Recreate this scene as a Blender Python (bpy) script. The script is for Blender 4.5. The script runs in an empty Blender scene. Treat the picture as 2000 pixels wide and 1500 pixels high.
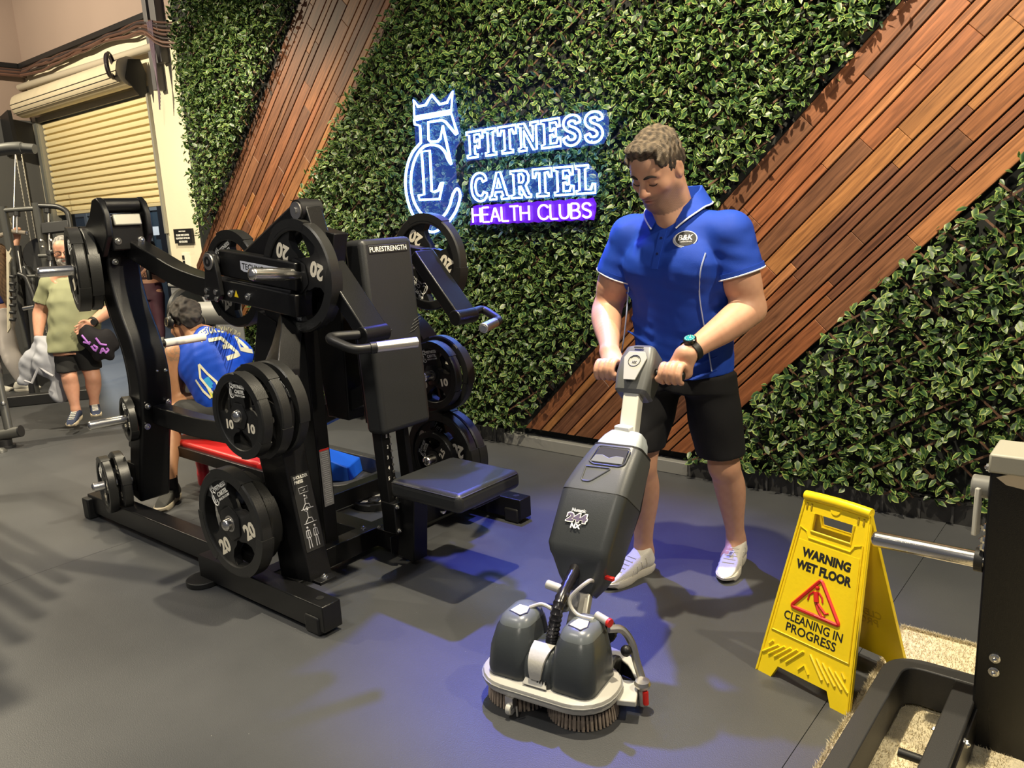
import bpy, bmesh, math, random
import numpy as np
from math import sin, cos, pi, radians, sqrt, atan2, floor
from mathutils import Vector, Matrix
random.seed(7)
rng = np.random.default_rng(11)
SC = bpy.context.scene
COL = SC.collection

# ------------------------------------------------------------------ camera
F_PX, YAW, PITCH, ROLL, EYE = 1550.0, radians(39.682), radians(11.963), radians(-2.945), Vector((0, 0, 1.5))
_f = Vector((-sin(YAW)*cos(PITCH), cos(YAW)*cos(PITCH), -sin(PITCH)))
_r = Vector((cos(YAW), sin(YAW), 0)); _u = _r.cross(_f)
CR = cos(ROLL)*_r + sin(ROLL)*_u
CU = -sin(ROLL)*_r + cos(ROLL)*_u
cam = bpy.data.cameras.new('camera'); cam_o = bpy.data.objects.new('camera', cam); COL.objects.link(cam_o)
cam.sensor_fit = 'HORIZONTAL'; cam.sensor_width = 36.0; cam.lens = 36.0*F_PX/2000.0; cam.clip_start = 0.05
m = Matrix((CR, CU, -_f)).transposed().to_4x4(); m.translation = EYE
cam_o.matrix_world = m; SC.camera = cam_o

def ray(px, py): return _f + CR*((px-1000)/F_PX) - CU*((py-750)/F_PX)
def on_y(px, py, y):                 # the point of the upright plane y that stands at a measured spot
    d = ray(px, py); return EYE + d*((y-EYE.y)/d.y)
def on_z(px, py, z=0.0):
    d = ray(px, py); return EYE + d*((z-EYE.z)/d.z)
def on_x(px, py, x):
    d = ray(px, py); return EYE + d*((x-EYE.x)/d.x)

# ------------------------------------------------------------------ light
SC.view_settings.view_transform = 'Standard'; SC.view_settings.look = 'None'
SC.view_settings.gamma = 1.0; SC.view_settings.use_curve_mapping = False
SC.view_settings.exposure = 0.32
w = bpy.data.worlds.new('World'); SC.world = w; w.use_nodes = True
w.node_tree.nodes['Background'].inputs[0].default_value = (0.80, 0.82, 0.95, 1)
w.node_tree.nodes['Background'].inputs[1].default_value = 0.10

def spot(name, loc, target, power, color, size=100, blend=0.6, rad=0.06):
    l = bpy.data.lights.new(name, 'SPOT'); l.energy = power; l.color = color
    l.spot_size = radians(size); l.spot_blend = blend; l.shadow_soft_size = rad
    o = bpy.data.objects.new(name, l); COL.objects.link(o); o.location = loc
    o.rotation_euler = (Vector(target)-Vector(loc)).to_track_quat('-Z', 'Y').to_euler()
    return o
WARM = (1.0, 0.87, 0.62)
spot('ceiling_or_fill_spot', (-1.55, 2.10, 3.7), (-1.6, 2.6, 0), 640, WARM, 150, .4, .035)
spot('ceiling_or_fill_spot', (-5.4, 2.6, 3.9), (-6.0, 3.2, 1.0), 520, WARM, 102, .8, .045)
spot('ceiling_or_fill_spot', (-8.0, 1.2, 3.8), (-8.6, 3.6, 1.2), 520, WARM, 150, .5, .05)
spot('ceiling_or_fill_spot', (1.1, 2.6, 3.7), (0.3, 2.7, 0), 380, WARM, 150, .5, .05)
spot('ceiling_or_fill_spot', (-6.3, 0.5, 3.8), (-4.7, 1.0, 0), 520, WARM, 64, .6, .05)  # added lamp: brightens the left floor and throws the rack's shadows
spot('ceiling_or_fill_spot', (-2.6, 0.1, 3.8), (-2.8, .6, 0), 220, (1.0, .93, .80), 84, .8, .12)  # added fill from overhead to brighten the front floor
spot('ceiling_or_fill_spot', (-0.2, -1.2, 3.6), (-1.4, 2.2, 1.2), 120, (1.0, .92, .78), 110, .7, .25)  # soft fill added behind the camera for the man's face and front surfaces
spot('blue_spot', (-3.0, 3.55, 3.55), (-1.78, 2.52, 0), 800, (.12, .14, 1.0), 37, .75, .05)
spot('ceiling_or_fill_spot', (-13.0, 5.4, 3.6), (-13.2, 5.6, 0), 320, (.8, .9, 1.0), 150, .5, .1)

# ------------------------------------------------------------------ materials
def newmat(name):
    m = bpy.data.materials.new(name); m.use_nodes = True
    return m, m.node_tree.nodes, m.node_tree.links, m.node_tree.nodes['Principled BSDF']
def mat(name, col, rough=.5, metal=0., spec=.5, bump=0., bscale=60., var=0., vscale=6., emit=None, es=0., alpha=1., trans=0., coat=0., sss=0., detail=4.):
    m, N, L, B = newmat(name)
    c = (*col, 1) if len(col) == 3 else col
    B.inputs['Base Color'].default_value = c
    B.inputs['Roughness'].default_value = rough; B.inputs['Metallic'].default_value = metal
    B.inputs['Specular IOR Level'].default_value = spec
    B.inputs['Coat Weight'].default_value = coat
    B.inputs['Alpha'].default_value = alpha
    B.inputs['Transmission Weight'].default_value = trans
    if sss:
        B.inputs['Subsurface Weight'].default_value = sss; B.inputs['Subsurface Radius'].default_value = (.012, .005, .003)
        B.inputs['Subsurface Scale'].default_value = .6
    if emit: B.inputs['Emission Color'].default_value = (*emit, 1); B.inputs['Emission Strength'].default_value = es
    if bump or var:
        tc = N.new('ShaderNodeTexCoord')
        if var:
            n = N.new('ShaderNodeTexNoise'); n.inputs['Scale'].default_value = vscale; n.inputs['Detail'].default_value = detail
            L.new(tc.outputs['Object'], n.inputs['Vector'])
            h = N.new('ShaderNodeMix'); h.data_type = 'RGBA'; h.blend_type = 'MIX'
            h.inputs[6].default_value = tuple(max(0, x*(1-var)) for x in c[:3])+(1,)
            h.inputs[7].default_value = tuple(min(1, x*(1+var)) for x in c[:3])+(1,)
            L.new(n.outputs['Fac'], h.inputs[0]); L.new(h.outputs[2], B.inputs['Base Color'])
        if bump:
            n2 = N.new('ShaderNodeTexNoise'); n2.inputs['Scale'].default_value = bscale; n2.inputs['Detail'].default_value = 3
            L.new(tc.outputs['Object'], n2.inputs['Vector'])
            b = N.new('ShaderNodeBump'); b.inputs['Strength'].default_value = bump; b.inputs['Distance'].default_value = .01
            L.new(n2.outputs['Fac'], b.inputs['Height']); L.new(b.outputs[0], B.inputs['Normal'])
    return m
def attrmat(name, rough=.5, spec=.5, sss=0., bump=0., bscale=200.):     # colour read from the mesh's own colour attribute
    m = mat(name, (.5, .5, .5), rough, 0, spec, bump, bscale, sss=sss); N, L = m.node_tree.nodes, m.node_tree.links
    a = N.new('ShaderNodeAttribute'); a.attribute_name = 'tone'
    L.new(a.outputs['Color'], N['Principled BSDF'].inputs['Base Color']); return m

M = {}
M['black'] = mat('black_powder_coat', (.0055, .0055, .006), .32, 0, .38, .12, 400)
M['black2'] = mat('black_satin', (.008, .008, .009), .42, 0, .4)
M['rubber'] = mat('black_rubber', (.011, .011, .011), .5, 0, .4, .06, 300, .25, 12)
M['vinyl'] = mat('black_vinyl', (.020, .021, .022), .40, 0, .45, .10, 260)
M['chrome'] = mat('brushed_chrome', (.70, .68, .64), .22, 1., .5, .03, 200)
M['steel'] = mat('satin_steel', (.62, .60, .57), .34, 1.)
M['bolt'] = mat('bolt_steel', (.75, .75, .74), .22, 1.)
M['silver'] = mat('silver_plastic', (.50, .49, .45), .42, 0, .5)
M['white'] = mat('white_print', (.80, .79, .74), .6)
M['ink'] = mat('black_print', (.015, .015, .015), .5)
M['yellow'] = mat('yellow_plastic', (.90, .66, .012), .33, 0, .5, .05, 90, .06, 8)
M['red'] = mat('red_print', (.62, .02, .015), .45)
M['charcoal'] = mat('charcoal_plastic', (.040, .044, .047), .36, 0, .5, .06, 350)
M['charcoal_lit'] = mat('charcoal_plastic_lit', (.075, .080, .084), .38, 0, .5, .06, 350)  # lighter copy of the charcoal, light on the upper cover put into the colour
M['deck'] = mat('beige_grey_deck', (.42, .41, .38), .42, 0, .5, .05, 120)
M['purple'] = mat('purple_print', (.23, .03, .45), .5)

# ------------------------------------------------------------------ mesh helpers
class MB:
    def __init__(s): s.v = []; s.f = []
    def add(s, vs, fs):
        o = len(s.v); s.v += [Vector(v) for v in vs]; s.f += [tuple(i+o for i in f) for f in fs]; return s
    def box(s, c, d, R=None):
        c = Vector(c); x, y, z = d[0]/2, d[1]/2, d[2]/2
        vs = [Vector(p) for p in ((-x,-y,-z),(x,-y,-z),(x,y,-z),(-x,y,-z),(-x,-y,z),(x,-y,z),(x,y,z),(-x,y,z))]
        if R is not None: vs = [R @ v for v in vs]
        return s.add([v+c for v in vs], [(3,2,1,0),(4,5,6,7),(0,1,5,4),(1,2,6,5),(2,3,7,6),(3,0,4,7)])
    def box2(s, a, b):
        a, b = Vector(a), Vector(b); return s.box((a+b)/2, [abs(q) for q in (b-a)])
    def tube(s, pts, r, n=12, cap=True, up=None, closed=False):
        pts = [Vector(p) for p in pts]; k = len(pts); rs = r if isinstance(r, (list, tuple)) else [r]*k
        t0 = (pts[1]-pts[0]).normalized(); ref = Vector(up) if up else (Vector((0, 0, 1)) if abs(t0.z) < .9 else Vector((1, 0, 0)))
        vs = []; nrm = None
        for i, p in enumerate(pts):
            if closed: t = (pts[(i+1) % k]-pts[i-1])
            else: t = (pts[min(i+1, k-1)]-pts[max(i-1, 0)])
            t = t.normalized()
            if nrm is None: nrm = (ref-t*ref.dot(t)).normalized()
            else:
                q = nrm-t*nrm.dot(t)
                nrm = q.normalized() if q.length > 1e-6 else nrm
            bn = t.cross(nrm)
            vs += [p+(nrm*cos(2*pi*j/n)+bn*sin(2*pi*j/n))*rs[i] for j in range(n)]
        fs = []
        for i in range(k if closed else k-1):
            a, b = i*n, ((i+1) % k)*n
            for j in range(n): fs.append((a+j, a+(j+1) % n, b+(j+1) % n, b+j))
        if cap and not closed: fs.append(tuple(reversed(range(n)))); fs.append(tuple((k-1)*n+j for j in range(n)))
        return s.add(vs, fs)
    def cyl(s, a, b, r, n=20, r2=None): return s.tube([a, b], [r, r if r2 is None else r2], n)
    def rod(s, a, b, r, n=16, e=.3):                       # cylinder with a rounded far end
        a, b = Vector(a), Vector(b); t = (b-a).normalized(); h = r*e*2
        return s.tube([a, b-t*h, b-t*h*.55, b-t*h*.2, b], [r, r, r*.9, r*.66, r*.25], n)
    def lathe(s, prof, o, ax=(0, 1, 0), n=32, closed=True):
        o, ax = Vector(o), Vector(ax).normalized(); ref = Vector((0, 0, 1)) if abs(ax.z) < .9 else Vector((1, 0, 0))
        e1 = (ref-ax*ref.dot(ax)).normalized(); e2 = ax.cross(e1); k = len(prof); vs = []
        for (r, h) in prof: vs += [o+ax*h+(e1*cos(2*pi*j/n)+e2*sin(2*pi*j/n))*r for j in range(n)]
        fs = []
        for i in range(k if closed else k-1):
            a, b = i*n, ((i+1) % k)*n
            for j in range(n): fs.append((a+j, b+j, b+(j+1) % n, a+(j+1) % n))
        return s.add(vs, fs)
    def prism(s, poly, o, e1, e2, th):                     # polygon in the plane o + a e1 + b e2, thickness th along e1 x e2
        o, e1, e2 = Vector(o), Vector(e1), Vector(e2); nn = e1.cross(e2).normalized()*th; k = len(poly)
        vs = [o+e1*a+e2*b for a, b in poly]; vs += [v+nn for v in vs]
        fs = [tuple(reversed(range(k))), tuple(range(k, 2*k))]+[(i, (i+1) % k, k+(i+1) % k, k+i) for i in range(k)]
        return s.add(vs, fs)
    def beam(s, pts, w, h, side):                          # rectangular bar along pts; w measured along `side`, h across it
        pts = [Vector(p) for p in pts]; side = Vector(side).normalized(); k = len(pts); vs = []
        ws = w if isinstance(w, (list, tuple)) else [w]*k; hs = h if isinstance(h, (list, tuple)) else [h]*k
        for i, p in enumerate(pts):
            t = (pts[min(i+1, k-1)]-pts[max(i-1, 0)]).normalized(); u = t.cross(side).normalized()
            for a, b in ((-1, -1), (1, -1), (1, 1), (-1, 1)): vs.append(p+side*(a*ws[i]/2)+u*(b*hs[i]/2))
        fs = [(3, 2, 1, 0), tuple((k-1)*4+j for j in range(4))]
        for i in range(k-1):
            for j in range(4): fs.append((i*4+j, i*4+(j+1) % 4, i*4+4+(j+1) % 4, i*4+4+j))
        return s.add(vs, fs)
    def sphere(s, c, r, n=12, R=None):
        c = Vector(c); rr = r if isinstance(r, (list, tuple)) else (r, r, r); vs = []; fs = []; h = n//2
        for i in range(h+1):
            for j in range(n):
                th, ph = pi*i/h, 2*pi*j/n; v = Vector((rr[0]*sin(th)*cos(ph), rr[1]*sin(th)*sin(ph), rr[2]*cos(th)))
                vs.append(c+(R @ v if R is not None else v))
        for i in range(h):
            for j in range(n): fs.append((i*n+j, (i+1)*n+j, (i+1)*n+(j+1) % n, i*n+(j+1) % n))
        return s.add(vs, fs)
    def loft(s, rings, cap=True):                          # rings of equal vertex count
        k, n = len(rings), len(rings[0]); vs = [v for r in rings for v in r]; fs = []
        for i in range(k-1):
            for j in range(n): fs.append((i*n+j, i*n+(j+1) % n, (i+1)*n+(j+1) % n, (i+1)*n+j))
        if cap: fs.append(tuple(reversed(range(n)))); fs.append(tuple((k-1)*n+j for j in range(n)))
        return s.add(vs, fs)
    def build(s, name, mt, parent=None, bev=0., smooth=True, seg=2, ang=35, tone=None, fix=True):
        off = Vector((0, 0, 0)); p = parent
        while p is not None: off = off+p.location; p = p.parent
        me = bpy.data.meshes.new(name); me.from_pydata([v-off for v in s.v], [], s.f)
        return finish(name, me, mt, parent, bev, smooth, seg, ang, tone, fix)

def finish(name, me, mt, parent=None, bev=0., smooth=True, seg=2, ang=35, tone=None, fix=True):
    if fix:
        bm = bmesh.new(); bm.from_mesh(me); bmesh.ops.recalc_face_normals(bm, faces=bm.faces); bm.to_mesh(me); bm.free()
    if tone is not None: tint(me, tone)
    if smooth: me.shade_smooth(); me.set_sharp_from_angle(angle=radians(ang))
    for q in (mt if isinstance(mt, (list, tuple)) else [mt]): me.materials.append(q)
    o = bpy.data.objects.new(name, me); COL.objects.link(o)
    if parent is not None: o.parent = parent
    if bev:
        b = o.modifiers.new('bevel', 'BEVEL'); b.width = bev; b.segments = seg; b.limit_method = 'ANGLE'; b.angle_limit = radians(30)
    return o
def tint(me, tone):
    a = me.color_attributes.new('tone', 'FLOAT_COLOR', 'POINT'); n = len(me.vertices)
    arr = np.ones((n, 4), np.float32); arr[:, :3] = tone if not callable(tone) else tone(me)
    a.data.foreach_set('color', arr.ravel())
def tag(o, label=None, cat=None, group=None, kind=None):
    if label: o['label'] = label
    if cat: o['category'] = cat
    if group: o['group'] = group
    if kind: o['kind'] = kind
    return o
def thing(name, label, cat, loc=(0, 0, 0), group=None):
    o = bpy.data.objects.new(name, None); COL.objects.link(o); o.location = loc; o.empty_display_size = .1
    return tag(o, label, cat, group)
def clone(o, parent=None):
    c = o.copy(); COL.objects.link(c); c.parent = parent
    for ch in list(o.children): clone(ch, c)
    return c

_txt = {}
def text_geo(body, bold=0., sx=1.):
    key = (body, bold)
    if key not in _txt:
        cu = bpy.data.curves.new('t', 'FONT'); cu.body = body; cu.size = 1.0; cu.align_x = 'CENTER'; cu.align_y = 'CENTER'
        cu.offset = bold; cu.resolution_u = 3; cu.extrude = .5
        ob = bpy.data.objects.new('t', cu); COL.objects.link(ob)
        dg = bpy.context.evaluated_depsgraph_get(); me = bpy.data.meshes.new_from_object(ob.evaluated_get(dg))
        vs = [v.co.copy() for v in me.vertices]; fs = [tuple(p.vertices) for p in me.polygons]
        bpy.data.objects.remove(ob); bpy.data.curves.remove(cu); bpy.data.meshes.remove(me)
        x0, x1 = min(v.x for v in vs), max(v.x for v in vs); y0, y1 = min(v.y for v in vs), max(v.y for v in vs)
        vs = [Vector(((v.x-(x0+x1)/2)/(x1-x0), (v.y-(y0+y1)/2)/(y1-y0), v.z)) for v in vs]
        _txt[key] = (vs, fs, (x1-x0)/(y1-y0))
    return _txt[key]
def text_on(mb, body, o, ex, ey, w, h, th=.0012, bold=0., warp=None):    # letters w wide and h high, standing th off the surface at o
    vs, fs, _ = text_geo(body, bold); o, ex, ey = Vector(o), Vector(ex).normalized(), Vector(ey).normalized(); en = ex.cross(ey)
    out = []
    for v in vs:
        if warp: out.append(warp(v.x, v.y, v.z))
        else: out.append(o+ex*(v.x*w)+ey*(v.y*h)+en*(v.z*th))
    return mb.add(out, fs)
def arc(c, r, a0, a1, n, e1=(1, 0, 0), e2=(0, 0, 1)):
    c, e1, e2 = Vector(c), Vector(e1), Vector(e2)
    return [c+e1*(r*cos(a0+(a1-a0)*i/n))+e2*(r*sin(a0+(a1-a0)*i/n)) for i in range(n+1)]
def smooth_path(pts, n=6):                                  # Catmull-Rom through pts
    pts = [Vector(p) for p in pts]; P = [pts[0]*2-pts[1]]+pts+[pts[-1]*2-pts[-2]]; out = []
    for i in range(1, len(P)-2):
        for j in range(n):
            t = j/n; a, b, c, d = P[i-1], P[i], P[i+1], P[i+2]
            out.append(.5*((2*b)+(c-a)*t+(2*a-5*b+4*c-d)*t*t+(3*b-a-3*c+d)*t**3))
    return out+[pts[-1]]
def round_path(pts, r, n=5):                                # fillet the corners of a polyline
    pts = [Vector(p) for p in pts]; out = [pts[0]]
    for i in range(1, len(pts)-1):
        a, b, c = pts[i-1], pts[i], pts[i+1]; d1, d2 = (a-b), (c-b); q = min(r, d1.length*.45, d2.length*.45)
        p0, p1 = b+d1.normalized()*q, b+d2.normalized()*q
        for j in range(n+1):
            t = j/n; out.append(p0*(1-t)**2+b*2*t*(1-t)+p1*t*t)
    return out+[pts[-1]]

# ------------------------------------------------------------------ smooth solid modelling for bodies and soft goods
class SDF:
    def __init__(s, lo, hi, h):
        s.lo = np.array(lo, float); s.h = h; s.n = np.ceil((np.array(hi)-s.lo)/h).astype(int)+1
        s.ax = [s.lo[i]+h*np.arange(s.n[i]) for i in range(3)]; s.D = np.full(s.n, 1.0, np.float32)
    def sub(s, lo, hi, m):
        a = np.clip(np.floor((np.array(lo)-m-s.lo)/s.h).astype(int), 0, s.n-1); b = np.clip(np.ceil((np.array(hi)+m-s.lo)/s.h).astype(int)+1, 1, s.n)
        sl = tuple(slice(a[i], max(b[i], a[i]+1)) for i in range(3))
        return sl, s.ax[0][sl[0]][:, None, None], s.ax[1][sl[1]][None, :, None], s.ax[2][sl[2]][None, None, :]
    def mix(s, sl, d, k, op):
        D = s.D[sl]; d = d.astype(np.float32)
        if op == '+':
            if k > 0: hh = np.maximum(k-np.abs(D-d), 0)/k; s.D[sl] = np.minimum(D, d)-hh*hh*k*.25
            else: s.D[sl] = np.minimum(D, d)
        else:
            d = -d
            if k > 0: hh = np.maximum(k-np.abs(D-d), 0)/k; s.D[sl] = np.maximum(D, d)+hh*hh*k*.25
            else: s.D[sl] = np.maximum(D, d)
        return s
    def cone(s, a, b, ra, rb, k=.02, op='+', flat=None):
        a, b = np.array(a, float), np.array(b, float); r = max(ra, rb)*(1.7 if flat else 1)
        sl, X, Y, Z = s.sub(np.minimum(a, b)-r, np.maximum(a, b)+r, k+3*s.h)
        ab = b-a; L2 = max(ab@ab, 1e-12); px, py, pz = X-a[0], Y-a[1], Z-a[2]
        t = np.clip((px*ab[0]+py*ab[1]+pz*ab[2])/L2, 0, 1)
        qx, qy, qz = px-t*ab[0], py-t*ab[1], pz-t*ab[2]; q2 = qx*qx+qy*qy+qz*qz
        if flat:
            nv = np.array(flat[0], float); nv /= np.linalg.norm(nv); c = qx*nv[0]+qy*nv[1]+qz*nv[2]; q2 = q2+c*c*(1/flat[1]**2-1)
        d = np.sqrt(q2)-(ra+(rb-ra)*t)
        if flat: d = d*min(1, flat[1])
        return s.mix(sl, d, k, op)
    def chain(s, pts, k=.02, op='+', flat=None, n=5):        # one smooth tapering limb through the points
        A = np.array([list(np.array(p, float))+[r] for p, r in pts])
        if len(A) > 2:
            Q = np.vstack([2*A[0]-A[1], A, 2*A[-1]-A[-2]]); out = []
            for i in range(1, len(Q)-2):
                for j in range(n):
                    t = j/n; a, b, c, d = Q[i-1:i+3]; out.append(.5*(2*b+(c-a)*t+(2*a-5*b+4*c-d)*t*t+(3*b-a-3*c+d)*t**3))
            A = np.array(out+[Q[-2]])
        m = A[:, 3].max()*(1.7 if flat else 1); sl, X, Y, Z = s.sub(A[:, :3].min(0)-m, A[:, :3].max(0)+m, k+3*s.h); D = None
        for p, q in zip(A[:-1], A[1:]):
            ab = q[:3]-p[:3]; L2 = max(ab@ab, 1e-12); px, py, pz = X-p[0], Y-p[1], Z-p[2]; t = np.clip((px*ab[0]+py*ab[1]+pz*ab[2])/L2, 0, 1)
            qx, qy, qz = px-t*ab[0], py-t*ab[1], pz-t*ab[2]; q2 = qx*qx+qy*qy+qz*qz
            if flat:
                nv = np.array(flat[0], float); nv /= np.linalg.norm(nv); c = qx*nv[0]+qy*nv[1]+qz*nv[2]; q2 = q2+c*c*(1/flat[1]**2-1)
            d = np.sqrt(q2)-(p[3]+(q[3]-p[3])*t); D = d if D is None else np.minimum(D, d)
        if flat: D = D*min(1, flat[1])
        return s.mix(sl, D, k, op)
    def ell(s, c, r, k=.02, op='+', R=None):
        c, r = np.array(c, float), np.array(r, float); m = r.max()
        sl, X, Y, Z = s.sub(c-m, c+m, k+3*s.h); x, y, z = X-c[0], Y-c[1], Z-c[2]
        if R is not None:
            R = np.array(R); x, y, z = [R[0, i]*x+R[1, i]*y+R[2, i]*z for i in range(3)]
        k0 = np.sqrt((x/r[0])**2+(y/r[1])**2+(z/r[2])**2); k1 = np.sqrt((x/r[0]**2)**2+(y/r[1]**2)**2+(z/r[2]**2)**2)+1e-9
        return s.mix(sl, k0*(k0-1)/k1, k, op)
    def rings(s, secs, head, k=.02, op='+', p=2.0):          # secs: (centre, half width, half depth) stacked along the spine
        cs = np.array([np.array(c, float) for c, _, _ in secs]); ws = np.array([q[1] for q in secs]); ds = np.array([q[2] for q in secs])
        m = max(ws.max(), ds.max()); sl, X, Y, Z = s.sub(cs.min(0)-m, cs.max(0)+m, k+2*s.h)
        z = s.ax[2][sl[2]]; o = np.argsort(cs[:, 2]); it = lambda a: np.interp(z, cs[o, 2], a[o])[None, None, :]
        fx, fy = head; rx, ry = -fy, fx; dx, dy = X-it(cs[:, 0]), Y-it(cs[:, 1])
        a = np.abs((dx*rx+dy*ry)/it(ws)); b = np.abs((dx*fx+dy*fy)/it(ds))
        d = ((a**p+b**p)**(1/p)-1)*np.minimum(it(ws), it(ds))
        zz = Z; d = np.maximum(d, np.maximum(cs[:, 2].min()-zz, zz-cs[:, 2].max())+0*d)
        return s.mix(sl, d, k, op)
    def cut(s, p, n, soft=0.):                               # keep the side n points away from
        p, n = np.array(p, float), np.array(n, float); n = n/np.linalg.norm(n)
        d = (s.ax[0][:, None, None]-p[0])*n[0]+(s.ax[1][None, :, None]-p[1])*n[1]+(s.ax[2][None, None, :]-p[2])*n[2]
        s.D = np.maximum(s.D, d.astype(np.float32)); return s
    def wrinkle(s, amp, freq, seed=0, dirs=6, squash=(1, 1, 1)):
        r = np.random.default_rng(seed); acc = 0
        for _ in range(dirs):
            v = r.normal(size=3)*np.array(squash); v /= np.linalg.norm(v)+1e-9; f = freq*r.uniform(.6, 1.6); ph = r.uniform(0, 6.28)
            acc = acc+np.sin((s.ax[0][:, None, None]*v[0]+s.ax[1][None, :, None]*v[1]+s.ax[2][None, None, :]*v[2])*f+ph)
        s.D = s.D+(amp/dirs**.5*acc).astype(np.float32); return s
    def mesh(s, relax=2):
        D = s.D; I = D < 0; n = D.shape
        c = np.zeros((n[0]-1, n[1]-1, n[2]-1), np.int8)
        for dx in (0, 1):
            for dy in (0, 1):
                for dz in (0, 1): c += I[dx:n[0]-1+dx, dy:n[1]-1+dy, dz:n[2]-1+dz]
        cells = np.argwhere((c > 0) & (c < 8)); idx = np.full(c.shape, -1, np.int32); idx[tuple(cells.T)] = np.arange(len(cells))
        acc = np.zeros((len(cells), 3)); cnt = np.zeros(len(cells)); corners = [(a, b, d) for a in (0, 1) for b in (0, 1) for d in (0, 1)]
        val = {q: D[cells[:, 0]+q[0], cells[:, 1]+q[1], cells[:, 2]+q[2]] for q in corners}
        for p in corners:
            for a in range(3):
                if p[a] == 0:
                    q = list(p); q[a] = 1; q = tuple(q); A, B = val[p], val[q]; mk = (A < 0) != (B < 0)
                    t = np.where(mk, A/np.where(mk, A-B, 1), 0); pt = np.tile(np.array(p, float), (len(cells), 1)); pt[:, a] = t
                    acc[mk] += pt[mk]; cnt[mk] += 1
        V = s.lo+(cells+acc/cnt[:, None])*s.h; faces = []
        for a in range(3):
            b, d = (a+1) % 3, (a+2) % 3; lo = [slice(None)]*3; hi = [slice(None)]*3; lo[a] = slice(0, -1); hi[a] = slice(1, None)
            A, B = I[tuple(lo)], I[tuple(hi)]; e = np.argwhere(A != B); e = e[(e[:, b] > 0) & (e[:, d] > 0) & (e[:, b] < n[b]-1) & (e[:, d] < n[d]-1)]
            fl = A[tuple(e.T)]; q = []
            for ob, od in ((-1, -1), (0, -1), (0, 0), (-1, 0)):
                t = e.copy(); t[:, b] += ob; t[:, d] += od; q.append(idx[tuple(t.T)])
            q = np.array(q).T; q[~fl] = q[~fl][:, ::-1]; faces.append(q)
        Fq = np.concatenate(faces); Fq = Fq[(Fq >= 0).all(1)]
        e = np.concatenate([Fq[:, [0, 1]], Fq[:, [1, 2]], Fq[:, [2, 3]], Fq[:, [3, 0]]])
        for it in range(relax):
            S = np.zeros_like(V); K = np.zeros(len(V))
            for i in range(3): S[:, i] = np.bincount(e[:, 0], V[e[:, 1], i], len(V))+np.bincount(e[:, 1], V[e[:, 0], i], len(V))
            K = np.bincount(e[:, 0], minlength=len(V))+np.bincount(e[:, 1], minlength=len(V)); V = V*.45+S/np.maximum(K, 1)[:, None]*.55
        return V, Fq
    def build(s, name, mt, parent=None, tone=None, relax=2, mask=None):
        V, Fq = s.mesh(relax)
        if mask is not None:
            keep = mask(V[Fq].mean(1)); Fq = Fq[keep]; used = np.unique(Fq); mp = np.full(len(V), -1); mp[used] = np.arange(len(used)); V = V[used]; Fq = mp[Fq]
        off = Vector((0, 0, 0)); p = parent
        while p is not None: off = off+p.location; p = p.parent
        me = npmesh(name, V-np.array(off), Fq)
        if tone is not None:
            cc = np.ones((len(V), 4), np.float32); cc[:, :3] = tone(V); me.color_attributes.new('tone', 'FLOAT_COLOR', 'POINT').data.foreach_set('color', cc.ravel())
        return finish(name, me, mt, parent, ang=180, fix=False)
def npmesh(name, V, Fq):
    me = bpy.data.meshes.new(name); V = np.asarray(V, np.float32); k = Fq.shape[1]
    me.vertices.add(len(V)); me.vertices.foreach_set('co', V.ravel()); me.loops.add(Fq.size); me.loops.foreach_set('vertex_index', Fq.astype(np.int32).ravel())
    me.polygons.add(len(Fq)); me.polygons.foreach_set('loop_start', np.arange(0, Fq.size, k, dtype=np.int32)); me.update(calc_edges=True); me.validate(); return me
# ================================================================== SETTING
WY = 3.97
def struct(name, mb, mt, parent=None, bev=0.): o = mb.build(name, mt, parent, bev=bev); return tag(o, kind='structure') if parent is None else o

fm, N, L, B = newmat('rubber_floor')
tc = N.new('ShaderNodeTexCoord')
n1 = N.new('ShaderNodeTexNoise'); n1.inputs['Scale'].default_value = 1.3; n1.inputs['Detail'].default_value = 6
n2 = N.new('ShaderNodeTexNoise'); n2.inputs['Scale'].default_value = 260; n2.inputs['Detail'].default_value = 2
n3 = N.new('ShaderNodeTexVoronoi'); n3.inputs['Scale'].default_value = 34
for q in (n1, n2, n3): L.new(tc.outputs['Object'], q.inputs['Vector'])
cr = N.new('ShaderNodeValToRGB'); cr.color_ramp.elements[0].position = .3; cr.color_ramp.elements[0].color = (.034, .036, .040, 1); cr.color_ramp.elements[1].position = .75; cr.color_ramp.elements[1].color = (.058, .060, .064, 1)
L.new(n1.outputs['Fac'], cr.inputs[0])
lt = N.new('ShaderNodeMath'); lt.operation = 'LESS_THAN'; lt.inputs[1].default_value = .035; L.new(n3.outputs['Distance'], lt.inputs[0])
gt = N.new('ShaderNodeMath'); gt.operation = 'GREATER_THAN'; gt.inputs[1].default_value = .93
sep = N.new('ShaderNodeSeparateColor'); L.new(n3.outputs['Color'], sep.inputs[0]); L.new(sep.outputs[0], gt.inputs[0])
mu = N.new('ShaderNodeMath'); mu.operation = 'MULTIPLY'; L.new(lt.outputs[0], mu.inputs[0]); L.new(gt.outputs[0], mu.inputs[1])
mx = N.new('ShaderNodeMix'); mx.data_type = 'RGBA'; mx.inputs[7].default_value = (.45, .44, .42, 1); L.new(mu.outputs[0], mx.inputs[0]); L.new(cr.outputs[0], mx.inputs[6]); L.new(mx.outputs[2], B.inputs['Base Color'])
rr = N.new('ShaderNodeMapRange'); rr.inputs[3].default_value = .40; rr.inputs[4].default_value = .56; L.new(n1.outputs['Fac'], rr.inputs[0]); L.new(rr.outputs[0], B.inputs['Roughness'])
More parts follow.
